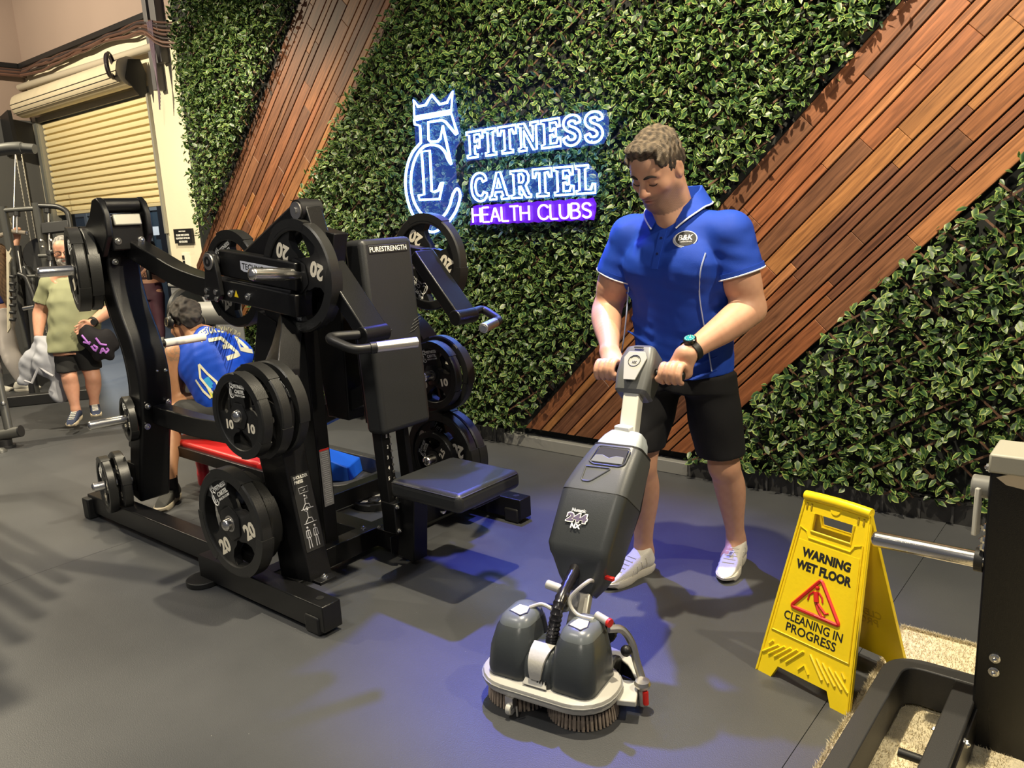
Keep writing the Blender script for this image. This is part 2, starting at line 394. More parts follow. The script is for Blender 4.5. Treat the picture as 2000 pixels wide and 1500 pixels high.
bp = N.new('ShaderNodeBump'); bp.inputs['Strength'].default_value = .22; bp.inputs['Distance'].default_value = .004; L.new(n2.outputs['Fac'], bp.inputs['Height']); L.new(bp.outputs[0], B.inputs['Normal'])
B.inputs['Specular IOR Level'].default_value = .75
M['floor'] = fm
M['gap'] = mat('dark_gap', (.008, .008, .008), .9)
fl = struct('floor', MB().box2((-11, -3, -.05), (3.2, 4.2, -.006)), M['gap'])
xs = [-11, -8.72, -6.3, -3.9, -.68, 1.2, 3.2]
for a, b in zip(xs[:-1], xs[1:]):
    for c, d in ((-3, 1.05), (1.05, 4.0)) if a > -1 else ((-3, 4.0),):
        MB().box2((a+.0012, c+.0012, -.006), (b-.0012, d-.0012, 0)).build('floor_mat', M['floor'], fl)

M['cream'] = mat('cream_wall_paint', (.70, .63, .47), .75, 0, .3, .08, 40, .05, 3)
M['shaded_wall'] = mat('cream_wall_in_shade', (.30, .225, .19), .8, 0, .3, .08, 30, .06, 2)  # cream wall above the lamps, its shade put into a darker colour
M['grey_wall'] = mat('dark_grey_wall_paint', (.085, .085, .085), .7, 0, .4, .05, 40, .08, 2)
M['backing'] = mat('black_backing_board', (.010, .012, .011), .9)
# back wall: an opening for the shutter, cream to its right, a dark board behind the leaves
wb = struct('wall_back', MB().box2((-7.58, WY+.03, 0), (-7.0, WY+.25, 3.36)).box2((-11, WY+.03, 2.86), (-7.58, WY+.25, 3.36)).box2((-11, WY+.03, 0), (-10.12, WY+.25, 2.86)), M['cream'])
MB().box2((-11, WY+.03, 3.36), (-7.0, WY+.25, 5.0)).build('upper_wall', M['shaded_wall'], wb)
MB().box2((-7.0, WY+.03, 0), (3.2, WY+.25, 5.0)).build('backing_board', M['backing'], wb)
wl_ = struct('wall_left', MB().box2((-10.55, -3, 0), (-10.32, WY+.03, 2.85)), M['grey_wall'])
MB().box2((-10.55, -3, 2.85), (-10.32, WY+.03, 5.0)).build('upper_wall', M['shaded_wall'], wl_)
sk = struct('baseboard_back', MB().box2((-7.0, WY-.035, 0), (-3.35, WY+.03, .10)).box2((-2.0, WY-.035, 0), (3.2, WY+.03, .10)), mat('black_skirting', (.02, .02, .021), .5, 0, .5, .25, 25))
g = MB()
for i in range(70):
    x = -6.9+i*.145+random.uniform(-.02, .02)
    if not -3.3 < x < -2.05: g.box((x, WY-.037, .045), (.012, .006, .085))
g.build('skirting_rib', mat('skirting_rib', (.05, .05, .052), .45), sk)
MB().box2((-3.35, WY-.045, 0), (-2.0, WY+.03, .075)).build('grey_skirting', mat('grey_skirting_board', (.17, .17, .165), .45), sk, bev=.004)

# roller shutter
sh = thing('roller_shutter', 'yellow-lit cream roller shutter half closed over glazed doors by the cream wall', 'shutter', (-8.84, WY, 1.8))
M['shutter'] = mat('cream_yellow_steel_slat', (.76, .64, .36), .42, 0, .5, .04, 30, .05, 5)
nS = 15; z0, z1 = 1.80, 2.80; hS = (z1-z0)/nS
for i in range(nS):
    z = z0+i*hS; p = [(.012, 0), (-.016, hS*.10), (-.022, hS*.45), (-.018, hS*.76), (.010, hS*.84), (.012, hS*.90), (-.006, hS*.94), (.012, hS)]
    s_ = MB().loft([[Vector((x, WY+.06+a, z+b)) for a, b in p]+[Vector((x, WY+.085, z+b)) for a, b in reversed(p)] for x in (-10.08, -7.60)])
    s_.build('slat', M['shutter'], sh)
MB().box2((-10.08, WY+.035, 1.765), (-7.60, WY+.08, 1.80)).build('bottom_rail', mat('dull_shutter_rail', (.5, .42, .25), .5), sh, bev=.005)
rl = MB(); k = 18; prof = []
for j in range(k): a = 2*pi*j/k; prof.append((.130*(1+.015*(j % 2))*cos(a), .130*(1+.015*(j % 2))*sin(a)))
rl.loft([[Vector((x, WY-.125+a, 2.975+b)) for a, b in prof] for x in (-10.10, -7.56)])
rl.build('coiled_curtain', mat('dusty_cream_steel', (.58, .50, .36), .5, 0, .4, .1, 20, .12, 8), sh)
for i in range(3):
    MB().box2((-10.09, WY-.262+i*.012, 2.97-.045*i), (-7.57, WY-.252+i*.012, 2.975-.045*i)).build('curtain_seam', M['black2'], sh)
MB().box2((-10.10, WY-.0, 2.80), (-7.58, WY+.02, 2.86)).build('head_plate', mat('grey_steel_plate', (.22, .21, .18), .5), sh)
pl = MB().prism([(-.02, .09), (.09, .10), (.13, -.02), (.11, -.20), (.06, -.24), (-.07, -.08)], (-7.53, WY-.13, 2.985), (0, 1, 0), (0, 0, 1), .012); pl.build('end_bracket', M['black2'], sh)
for s_ in (-10.11, -7.57): MB().box2((s_-.016, WY+.0, 1.5), (s_+.016, WY+.09, 2.8)).build('side_guide', mat('grey_guide_rail', (.33, .32, .28), .45, .4), sh)
MB().prism([(-.15, .15), (.12, .2), (.16, -.2), (-.1, -.28)], (-10.20, WY-.26, 2.72), (1, 0, 0), (0, 0, 1), .04).build('gear_box', M['black2'], sh)
for dx in (0, .16):
    MB().tube([(-10.22+dx, WY-.24+.003*(i % 2), 2.5-i*.02) for i in range(105)], [.0045 if i % 2 else .009 for i in range(105)], 6).build('hand_chain', mat('galvanised_chain', (.42, .40, .35), .4, .6), sh)
ck = MB()
for i in range(9): ck.tube(arc((-7.64+.004*i, WY-.265-.010*(i % 3), 3.02), .085+.009*(i % 4), 0, 2*pi, 20, (0.75, -.66, 0), (0, 0, 1)), .0085, 6)
tag(ck.build('cable_coil', mat('dark_cable', (.03, .022, .03), .5)), 'coil of dark cable hung at the right end of the rolled shutter', 'cable coil')

# beyond the raised shutter: the next room and its glazed front
fo = struct('floor_beyond', MB().box2((-20, 4.0, -.05), (-7.2, 8.5, -.001)), M['floor'])
M['frame'] = mat('grey_aluminium_frame', (.27, .28, .27), .4, .6)
M['dglass'] = mat('dark_door_glass', (.030, .045, .055), .15, 0, .5)
M['dark_wall'] = mat('charcoal_wall', (.045, .050, .055), .7)
struct('wall_beyond', MB().box2((-20, 6.75, 0), (-7.2, 6.9, 4)), M['dark_wall']); struct('wall_beyond_side', MB().box2((-7.35, 4.22, 0), (-7.2, 6.75, 4)), M['dark_wall'])
dr = tag(bpy.data.objects.new('door_1', None), kind='structure'); COL.objects.link(dr); dr.location = (-14.6, 6.7, 0)
for x in (-16.6, -15.45, -14.3, -13.12, -12.72): MB().box2((x-.05, 6.62, 0), (x+.05, 6.7, 1.97)).build('door_stile', M['frame'], dr)
for z in (.05, 1.93): MB().box2((-16.6, 6.63, z-.05), (-12.72, 6.69, z+.05)).build('door_rail', M['frame'], dr)
for a_, b_ in ((-16.55, -15.5), (-15.4, -14.35), (-14.25, -13.17), (-13.07, -12.77)): MB().box2((a_, 6.65, .1), (b_, 6.665, 1.88)).build('door_pane', M['dglass'], dr)
MB().box2((-12.66, 6.55, 0), (-12.35, 6.7, 2.1)).build('door_jamb', M['black2'], dr)
for x0, z0_, x1, z1_ in ((-13.0, 1.48, -12.8, 1.62), (-13.55, 1.05, -13.25, 1.2), (-13.5, 1.55, -13.42, 1.78)): MB().box2((x0, 6.61, z0_), (x1, 6.618, z1_)).build('notice', M['white'], dr)
struct('trim_1', MB().box2((-7.60, WY+.02, 0), (-7.565, WY+.24, 2.86)).box2((-10.18, WY-.02, 0), (-10.1, WY+.24, 2.86)), M['frame'])

# services on the walls
cb = thing('cable_tray', 'black cable tray with copper-brown cables running above the roller shutter', 'cable tray', (-8.8, WY, 3.4))
MB().box2((-10.31, WY-.05, 3.40), (-7.3, WY+.025, 3.455)).box2((-10.31, .5, 3.40), (-10.24, WY-.05, 3.455)).build('tray', M['black2'], cb, bev=.006)
for i in range(7):
    z = 3.385-.013*i; pts = [(-10.23+.006*i, 1.0, z+.01), (-10.23+.006*i, WY-.25, z), (-10.1, WY-.06-.006*i, z-.01)]
    pts += [(x, WY-.035-.007*(i % 4)-random.uniform(0, .012), z+random.uniform(-.012, .012)-(.02*sin((x+10)*3) if i > 4 else 0)) for x in np.linspace(-9.8, -7.45, 12)]
    pts += [(-7.25, WY-.05-.006*i, z-.02-.008*i), (-7.0, WY-.06-.004*i, z-.08-.02*i), (-6.5, WY-.02, z-.16-.02*i)]
    MB().tube(smooth_path(pts, 3), .009+.003*(i % 2), 7).build('cable', mat('copper_brown_cable%d' % i, ((.085, .042, .030), (.035, .025, .025), (.13, .065, .045))[i % 3], .4), cb)
tag(MB().tube([(-10.3, WY-.05, 3.205), (-7.22, WY-.05, 3.145)], .035, 14).build('water_pipe', mat('grey_pipe_paint', (.42, .37, .29), .5)), 'pale grey pipe across the cream wall just above the shutter roll', 'pipe')
ct = MB().box2((-7.32, WY-.06, 2.78), (-7.25, WY+.03, 5)).box2((-7.22, WY-.05, 3.0), (-7.12, WY+.03, 5))
tag(ct.build('cable_trunking', mat('grey_trunking', (.10, .095, .10), .5), bev=.004), 'grey vertical cable trunking between the cream wall and leafy wall', 'trunking')
def wires():
    for i in range(5): yield [(-7.24+.02*i, WY-.07, 3.35), (-7.2+.015*i, WY-.09, 3.1), (-7.17-.01*i, WY-.08, 2.72-.03*i)]
wr = MB()
for p in wires(): wr.tube(smooth_path(p, 4), .006, 6)
tag(wr.build('loose_wires', mat('mauve_wire', (.16, .11, .15), .6)), 'loose wires hanging down the trunking beside the leafy wall', 'wires', kind='stuff')

# notice and paper on the cream wall
a0 = Vector((-7.42, WY+.012, 1.40))
nt = thing('wall_notice', 'small black notice with white lettering on the cream wall', 'notice', (-7.28, WY, 1.40))
MB().box2((-7.42, WY+.004, 1.40), (-7.10, WY+.03, 1.535)).build('board', M['black2'], nt)
tx = MB()
for i, (s_, w_, h_) in enumerate((('NOTICE', .12, .011), ('PLEASE WIPE DOWN', .23, .019), ('EQUIPMENT AFTER USE', .25, .019), ('NO EXCUSES', .15, .019))):
    text_on(tx, s_, (-7.26, WY+.003, 1.512-.031*i-(.004 if i else 0)), (1, 0, 0), (0, 0, 1), w_, h_, .002, .012)
tx.build('lettering', M['white'], nt)
ps = thing('paper_schedule', 'white paper sheet with dark blocks pinned below the black notice', 'paper', (-7.3, WY, 1.15))
MB().box2((-7.36, WY+.024, 1.10), (-7.22, WY+.03, 1.31)).build('sheet', mat('white_paper', (.75, .70, .58), .8), ps)
for i in range(3): MB().box2((-7.355, WY+.021, 1.245-.05*i), (-7.315, WY+.024, 1.285-.05*i)).build('print_block', M['ink'], ps)

# ------------------------------------------------------------------ timber bands
wm, N, L, B = newmat('oiled_merbau')
tc = N.new('ShaderNodeTexCoord'); mp = N.new('ShaderNodeMapping'); mp.inputs['Rotation'].default_value = (0, radians(45), 0); oi = N.new('ShaderNodeObjectInfo')
va = N.new('ShaderNodeVectorMath'); va.operation = 'ADD'; sc_ = N.new('ShaderNodeVectorMath'); sc_.operation = 'SCALE'; sc_.inputs[3].default_value = 9
L.new(oi.outputs['Random'], sc_.inputs[0]); L.new(tc.outputs['Object'], va.inputs[0]); L.new(sc_.outputs[0], va.inputs[1]); L.new(va.outputs[0], mp.inputs[0])
m2 = N.new('ShaderNodeVectorMath'); m2.operation = 'MULTIPLY'; m2.inputs[1].default_value = (3, 30, 46); L.new(mp.outputs[0], m2.inputs[0])
ns = N.new('ShaderNodeTexNoise'); ns.inputs['Scale'].default_value = 1.6; ns.inputs['Detail'].default_value = 7; ns.inputs['Distortion'].default_value = .6; L.new(m2.outputs[0], ns.inputs['Vector'])
at = N.new('ShaderNodeAttribute'); at.attribute_name = 'tone'
hs = N.new('ShaderNodeMix'); hs.data_type = 'RGBA'; hs.blend_type = 'MULTIPLY'; hs.inputs[0].default_value = 1
rp = N.new('ShaderNodeValToRGB'); rp.color_ramp.elements[0].position = .28; rp.color_ramp.elements[0].color = (.42, .38, .36, 1); rp.color_ramp.elements[1].position = .72; rp.color_ramp.elements[1].color = (1.2, 1.2, 1.2, 1)
L.new(ns.outputs['Fac'], rp.inputs[0]); L.new(at.outputs['Color'], hs.inputs[6]); L.new(rp.outputs[0], hs.inputs[7]); L.new(hs.outputs[2], B.inputs['Base Color'])
B.inputs['Roughness'].default_value = .5; B.inputs['Specular IOR Level'].default_value = .32
bp = N.new('ShaderNodeBump'); bp.inputs['Strength'].default_value = .12; bp.inputs['Distance'].default_value = .004; L.new(ns.outputs['Fac'], bp.inputs['Height']); L.new(bp.outputs[0], B.inputs['Normal'])
M['merbau'] = wm
WOODS = [(.24, .092, .034), (.175, .066, .028), (.31, .135, .045), (.12, .050, .026), (.22, .078, .030), (.16, .068, .032), (.28, .118, .046), (.14, .056, .028)]
R2 = sqrt(2)
def band(lab, v0, v1, widths, ztop, xmin=-99):
    t = thing('timber_cladding', lab, 'timber cladding', ((.13-(v0+v1)/2*R2+.13)/2 if False else .13-(v0+v1)/R2, WY, .13), None)
    tot = sum(widths); gap = .0075; k = (v1-v0-gap*(len(widths)-1))/tot; v = v0
    bt = MB()
    for u in np.arange(-6, 8, .6):
        z_ = (u+(v0+v1)/2)/R2
        if .5 < z_ < ztop-.4: bt.box(((u-(v0+v1)/2)/R2, WY+.012, z_), (.05, .03, (v1-v0)*.94), Matrix.Rotation(radians(-45), 3, 'Y'))
    bt.build('batten', M['backing'], t)
    for i, wd in enumerate(widths):
        a, b = v, v+wd*k; v = b+gap; u0, u1 = R2*.13-(a+b)/2, R2*ztop-(a+b)/2; u = u0; y = WY-.03-random.uniform(0, .004)
        first = True
        if xmin > -99: 
            u0 = max(u0, R2*xmin+(a+b)/2); u = u0
        while u < u1-.02:
            ln = random.uniform(.5, 1.5); e = u+ln
            if u1-e < .3: e = u1
            P = lambda uu, vv: ((uu-vv)/R2, (uu+vv)/R2)
            lo = [R2*.13-a, R2*.13-b] if (first and xmin < -98) else ([R2*xmin+a, R2*xmin+b] if first else [u+.0006]*2)
            first = False
            poly = [P(lo[0], a), P(e-.0006, a), P(e-.0006, b), P(lo[1], b)]
            c = random.choice(WOODS); f = random.uniform(.8, 1.2); tn = tuple(q*f for q in c)
            mb = MB().prism([(p[0], p[1]) for p in poly], (0, y+.024, 0), (1, 0, 0), (0, 0, 1), .024)
            mb.build('plank', M['merbau'], t, bev=.0022, seg=1, tone=tn, smooth=False)
            if random.random() < .8:
                for q in (.25, .75):
                    x_, z_ = P(min(u+.18, e), a+(b-a)*q); 
            u = e
    return t
band('broad diagonal timber band at right, behind the man in the blue polo', 1.50, 2.335, [.10, .045, .045, .10, .045, .05, .10, .10, .045, .10, .05, .10], 4.3)
band('dark diagonal timber band at left, left of the neon sign', 4.935, 5.81, [.06, .05, .10, .048, .05, .10, .10, .05, .048, .10, .05, .048, .05], 4.3, -7.02)

# ------------------------------------------------------------------ leafy panels
lm, N, L, B = newmat('glossy_variegated_leaf')
at_ = N.new('ShaderNodeAttribute'); at_.attribute_name = 'tone'; sp = N.new('ShaderNodeSeparateColor'); L.new(at_.outputs['Color'], sp.inputs[0])
pw = N.new('ShaderNodeMath'); pw.operation = 'POWER'; pw.inputs[1].default_value = 3.2; L.new(sp.outputs[1], pw.inputs[0])
def mixc(f, c0, c1):
    m_ = N.new('ShaderNodeMix'); m_.data_type = 'RGBA'; L.new(f, m_.inputs[0])
    for k_, c_ in ((6, c0), (7, c1)):
        if isinstance(c_, tuple): m_.inputs[k_].default_value = (*c_, 1)
        else: L.new(c_, m_.inputs[k_])
    return m_.outputs[2]
inner = mixc(sp.outputs[0], (.008, .028, .011), (.032, .080, .020)); margin = mixc(sp.outputs[0], (.07, .15, .03), (.42, .50, .13))
L.new(mixc(pw.outputs[0], inner, margin), B.inputs['Base Color']); B.inputs['Roughness'].default_value = .40; B.inputs['Specular IOR Level'].default_value = .35
M['leaf'] = lm; M['stick'] = mat('brown_willow_stick', (.11, .055, .03), .7)
def leaf_verts(kind):
    cup, curl = ((.20, -.12), (.28, -.25), (.12, .06), (.34, -.42), (.22, .14))[kind]
    ts = [.0, .30, .66, 1.0]; ws = [.04, .5, .42, 0]; V = []; E = []
    V.append((0, 0, 0)); E.append(.25)
    for t, wd in zip(ts[1:3], ws[1:3]):
        z = curl*t*t
        V += [(t, -wd*.52, z+cup*wd*.55), (t, 0, z), (t, wd*.52, z+cup*wd*.55)]; E += [1., 0., 1.]
    V.append((1, 0, curl)); E.append(.9)
    return np.array(V), np.array(E), np.array([(0, 2, 1), (0, 3, 2), (1, 2, 4), (2, 5, 4), (2, 3, 5), (3, 6, 5), (4, 5, 7), (5, 6, 7)])
LV = [leaf_verts(k) for k in range(5)]
LEAFM = []
def leaf_col(E, r): return np.stack(np.broadcast_arrays(r, E, 0*E), -1)
for k in range(5):
    for r_ in (.1, .45, .9):
        V, E, Fq = LV[k]; me = npmesh('leaf', V, Fq); ca = np.ones((8, 4), np.float32); ca[:, :3] = leaf_col(E, np.full(8, r_))
        me.color_attributes.new('tone', 'FLOAT_COLOR', 'POINT').data.foreach_set('color', ca.ravel()); me.materials.append(lm); me.shade_smooth(); LEAFM.append(me)
def hedge(lab, planes, box, dens, depth, droop, loc, size=1.):
    t = thing('leaf_panel', lab, 'leaf panel', loc)
    x0, x1, z0, z1 = box; n = int((x1-x0)*(z1-z0)*dens)
    P = np.stack([rng.uniform(x0, x1, n), rng.uniform(z0, z1, n)], 1); ok = np.ones(n, bool)
    for a, b, c in planes: ok &= (a*P[:, 0]+b*P[:, 1] <= c+rng.normal(0, .025, n))
    P = P[ok]; 
    patch = np.sin(P[:, 0]*5.1+1)*np.sin(P[:, 1]*6.3)+np.sin(P[:, 0]*2.3-P[:, 1]*3.1)
    P = P[rng.uniform(-2.6, 1.4, len(P)) < patch+.6]; n = len(P)
    y = WY-.015-depth*rng.uniform(0, 1, n)**.8
    ang = rng.uniform(0, 2*pi, n); out = rng.uniform(.25, 1.1, n)
    d = np.stack([np.cos(ang)*.9, -out, np.sin(ang)*.8-droop], 1); d /= np.linalg.norm(d, axis=1)[:, None]
    up = np.stack([rng.normal(0, .55, n), -rng.uniform(.2, 1.0, n), rng.uniform(.1, 1.0, n)], 1)
    nn = up-d*(up*d).sum(1)[:, None]; nn /= np.linalg.norm(nn, axis=1)[:, None]; sd = np.cross(nn, d)
    ln = rng.uniform(.030, .054, n)*size; wd = ln*rng.uniform(.8, 1.2, n)
    o = np.stack([P[:, 0], y, P[:, 1]], 1)-d*(ln*.3)[:, None]
    kd = rng.integers(0, 5, n); tn = rng.beta(1.3, 1.5, n)
    dist = np.hypot(o[:, 0], o[:, 1])+(o[:, 2]-1.5)**2*.1+(y-WY+depth)*4; near = np.argsort(dist)[:300]; isn = np.zeros(n, bool); isn[near] = True
    base = np.array(t.location); vs, fs, cs = [], [], []; cnt = 0
    for k in range(5):
        V, E, Fq = LV[k]; s = np.where((kd == k) & ~isn)[0]
        W = o[s][:, None, :]+d[s][:, None, :]*(V[None, :, 0, None]*ln[s][:, None, None])+sd[s][:, None, :]*(V[None, :, 1, None]*wd[s][:, None, None])+nn[s][:, None, :]*(V[None, :, 2, None]*ln[s][:, None, None])
        vs.append((W-base).reshape(-1, 3)); fs.append((Fq[None]+(np.arange(len(s))*8)[:, None, None]+cnt).reshape(-1, 3)); cnt += len(s)*8
        cs.append(leaf_col(np.tile(E, (len(s), 1)), np.repeat(tn[s][:, None], 8, 1)).reshape(-1, 3))
    me = npmesh('foliage', np.concatenate(vs), np.concatenate(fs)); ca = np.ones((cnt, 4), np.float32); ca[:, :3] = np.concatenate(cs)
    me.color_attributes.new('tone', 'FLOAT_COLOR', 'POINT').data.foreach_set('color', ca.ravel())
    me.materials.append(lm); me.shade_smooth(); fo = bpy.data.objects.new('foliage', me); COL.objects.link(fo); fo.parent = t; fo['kind'] = 'stuff'
    for i in near:
        mi = LEAFM[kd[i]*3+(0 if tn[i] < .33 else 1 if tn[i] < .66 else 2)]; lo = bpy.data.objects.new('leaf', mi); COL.objects.link(lo); lo.parent = t
        mm = Matrix((Vector(d[i]*ln[i]), Vector(sd[i]*wd[i]), Vector(nn[i]*ln[i]))).transposed().to_4x4(); mm.translation = Vector(o[i]-base); lo.matrix_local = mm
    st = MB()
    for dx, dz, yy in ((1, .62, WY-.065), (1, -.95, WY-.05)):
        q = Vector((dx, dz)).normalized(); pq = Vector((-q.y, q.x))
        for c in np.arange(-9, 9, .135):
            o_ = pq*c; t0, t1 = -20., 20.
            for a, b, cc in list(planes)+[(1, 0, x1), (-1, 0, -x0), (0, 1, z1), (0, -1, -z0)]:
                den = a*q.x+b*q.y; num = cc-(a*o_.x+b*o_.y)
                if abs(den) < 1e-6: 
                    if num < 0: t1 = t0-1
                elif den > 0: t1 = min(t1, num/den)
                else: t0 = max(t0, num/den)
            if t1-t0 > .05:
                p, r = o_+q*t0, o_+q*t1; st.beam([(p.x, yy, p.y), (r.x, yy, r.y)], .009, .006, (-q.y, 0, q.x))
    s_ = st.build('lattice', M['stick'], t); s_['kind'] = 'stuff'
    return t
hedge('leafy green wall panel between the two timber bands, around the neon sign', [(-1, 1, 6.96), (1, -1, -3.33)], (-6.98, .7, .12, 4.2), 4100, .12, .15, (-4.2, WY, .12))
hedge('narrow leafy green wall panel at far left beside the cream wall', [(1, -1, -8.24)], (-6.80, -4.0, .9, 4.2), 4600, .13, .15, (-6.4, WY, 1.2))
hedge('sparser curled-leaf wall panel below the right timber band, lattice showing', [(-1, 1, 2.10)], (-2.3, 2.0, .10, 4.2), 2300, .10, .35, (.2, WY, .12), 1.1)
# ================================================================== NEON SIGN
SY = WY-.17
M['neon'] = mat('white_blue_neon', (.9, .95, 1), .4, emit=(.13, .36, 1.0), es=13)
M['neon_violet'] = mat('white_violet_neon', (.9, .8, 1), .4, emit=(.42, .20, 1.0), es=5)
M['acrylic'] = mat('acrylic_painted_glow', (.01, .02, .08), .3, alpha=.13, spec=.2, emit=(.07, .18, 1.0), es=.75)  # scattered neon light imitated by a faint emission of the backing
M['acrylic_violet'] = mat('violet_lit_acrylic', (.06, .008, .30), .3, alpha=.72, emit=(.16, .006, .80), es=.42)  # glow of the violet tubes put into the backing as emission
def outline(path, wd):                                       # closed outline of a stroke
    P = [Vector((p[0], p[1], 0)) for p in path]; Lf, Rt = [], []
    for i, p in enumerate(P):
        t = (P[min(i+1, len(P)-1)]-P[max(i-1, 0)]).normalized(); n = Vector((-t.y, t.x, 0)); h = (wd[i] if isinstance(wd, list) else wd)/2
        Lf.append(p+n*h); Rt.append(p-n*h)
    return Lf+Rt[::-1]
S_path = [(.60, .74), (.56, .86), (.44, .93), (.28, .93), (.15, .84), (.14, .70), (.24, .58), (.44, .48), (.56, .36), (.57, .20), (.46, .09), (.30, .07), (.16, .13), (.10, .27)]
C_path = [(.66, .72), (.60, .86), (.46, .93), (.30, .90), (.16, .76), (.11, .5), (.16, .24), (.30, .10), (.46, .07), (.60, .14), (.67, .28)]
GL = {
 'I': (.5, [[(0, 0), (.5, 0), (.5, .1), (.37, .13), (.37, .87), (.5, .9), (.5, 1), (0, 1), (0, .9), (.13, .87), (.13, .13), (0, .1)]]),
 'F': (.76, [[(0, 0), (.5, 0), (.5, .1), (.37, .13), (.37, .44), (.46, .44), (.52, .34), (.60, .34), (.60, .68), (.52, .68), (.46, .58), (.37, .58), (.37, .87), (.60, .87), (.67, .70), (.76, .70), (.76, 1), (0, 1), (0, .9), (.13, .87), (.13, .13), (0, .1)]]),
 'T': (.8, [[(.15, 0), (.65, 0), (.65, .1), (.52, .13), (.52, .87), (.63, .87), (.71, .68), (.8, .68), (.8, 1), (0, 1), (0, .68), (.09, .68), (.17, .87), (.28, .87), (.28, .13), (.15, .1)]]),
 'N': (.86, [[(0, 0), (.34, 0), (.34, .1), (.24, .13), (.24, .72), (.62, 0), (.76, 0), (.76, .87), (.86, .9), (.86, 1), (.52, 1), (.52, .9), (.62, .87), (.62, .32), (.26, 1), (0, 1), (0, .9), (.1, .87), (.1, .13), (0, .1)]]),
 'E': (.78, [[(0, 0), (.78, 0), (.78, .32), (.69, .32), (.61, .13), (.37, .13), (.37, .45), (.46, .45), (.52, .36), (.60, .36), (.60, .67), (.52, .67), (.46, .58), (.37, .58), (.37, .87), (.60, .87), (.67, .70), (.76, .70), (.76, 1), (0, 1), (0, .9), (.13, .87), (.13, .13), (0, .1)]]),
 'L': (.74, [[(0, 0), (.74, 0), (.74, .34), (.65, .34), (.57, .13), (.37, .13), (.37, .87), (.5, .9), (.5, 1), (0, 1), (0, .9), (.13, .87), (.13, .13), (0, .1)]]),
 'A': (.9, [[(0, 0), (.32, 0), (.32, .1), (.24, .13), (.29, .27), (.58, .27), (.63, .13), (.55, .1), (.55, 0), (.9, 0), (.9, .1), (.82, .13), (.55, 1), (.37, 1), (.09, .13), (0, .1)], [(.34, .41), (.54, .41), (.44, .76)]]),
 'R': (.88, [[(0, 0), (.48, 0), (.48, .1), (.37, .13), (.37, .42), (.44, .42), (.60, .1), (.68, 0), (.88, 0), (.88, .1), (.80, .13), (.66, .44), (.78, .58), (.80, .78), (.72, .94), (.56, 1), (0, 1), (0, .9), (.13, .87), (.13, .13), (0, .1)], [(.37, .55), (.50, .55), (.57, .64), (.57, .78), (.50, .87), (.37, .87)]]),
 'S': (.74, [outline(smooth_path([(*p, 0) for p in S_path], 3), [.10+.16*min(1, min(i, 39-i)/6) if 0 else .20 for i in range(40)])]),
 'C': (.76, [outline(smooth_path([(*p, 0) for p in C_path], 3), .20)]),
}
HL = {'H': (.6, [[(0, 0), (0, 1)], [(.6, 0), (.6, 1)], [(0, .5), (.6, .5)]]), 'E': (.5, [[(.5, 0), (0, 0), (0, 1), (.5, 1)], [(0, .52), (.42, .52)]]),
 'A': (.66, [[(0, 0), (.33, 1), (.66, 0)], [(.12, .34), (.54, .34)]]), 'L': (.48, [[(0, 1), (0, 0), (.48, 0)]]), 'T': (.6, [[(0, 1), (.6, 1)], [(.3, 1), (.3, 0)]]),
 'C': (.66, [[(.66, .8), (.52, .96), (.33, 1), (.12, .9), (0, .68), (0, .32), (.12, .1), (.33, 0), (.52, .04), (.66, .2)]]), 'U': (.58, [[(0, 1), (0, .25), (.1, .06), (.29, 0), (.48, .06), (.58, .25), (.58, 1)]]),
 'B': (.56, [[(0, 0), (0, 1), (.34, 1), (.5, .9), (.5, .65), (.34, .53), (0, .53)], [(.34, .53), (.56, .4), (.56, .14), (.38, 0), (0, 0)]]),
 'S': (.56, [[(.54, .8), (.42, .97), (.2, .99), (.03, .84), (.06, .63), (.28, .52), (.5, .42), (.56, .2), (.42, .02), (.2, 0), (.03, .16)]])}
sg = thing('neon_sign', 'glowing white-blue and violet neon FITNESS CARTEL HEALTH CLUBS sign on the leafy wall', 'sign', (-3.2, SY, 1.6))
def neon_word(word, glyphs, x0, x1, za, zb, h0, h1, gap, rad, mt, closed, name):
    wds = [glyphs[c][0] if c != ' ' else .35 for c in word]; tot = sum(wds)+gap*(len(word)-1); k = (x1-x0)/tot; x = 0
    for c, wd in zip(word, wds):
        if c != ' ':
            mb = MB()
            for st in glyphs[c][1]:
                pts = []
                for p in st:
                    f = (x+p[0])/tot; pts.append(Vector((x0+(x1-x0)*f, SY-.012, za+(zb-za)*f+(h0+(h1-h0)*f)*p[1])))
                if closed:
                    q = Vector((0, 0, 0)); mb.tube(pts, rad, 6, closed=True, up=(0, 1, 0))
                else: mb.tube(round_path(pts, .012, 3) if len(pts) > 2 else pts, rad, 6, up=(0, 1, 0))
            mb.build(name, mt, sg)
        x += wd+gap
neon_word('FITNESS', GL, -3.405, -2.408, 1.860, 1.872, .152, .150, .10, .0066, M['neon'], True, 'neon_letter')
neon_word('CARTEL', GL, -3.39, -2.476, 1.602, 1.600, .160, .150, .10, .0066, M['neon'], True, 'neon_letter')
neon_word('HEALTH CLUBS', HL, -3.392, -2.508, 1.470, 1.468, .088, .080, .16, .0062, M['neon_violet'], False, 'violet_neon_letter')
def C8(pts): return [on_y(760+x/4.3478, 160+y/4.3478, SY-.012) for x, y in pts]
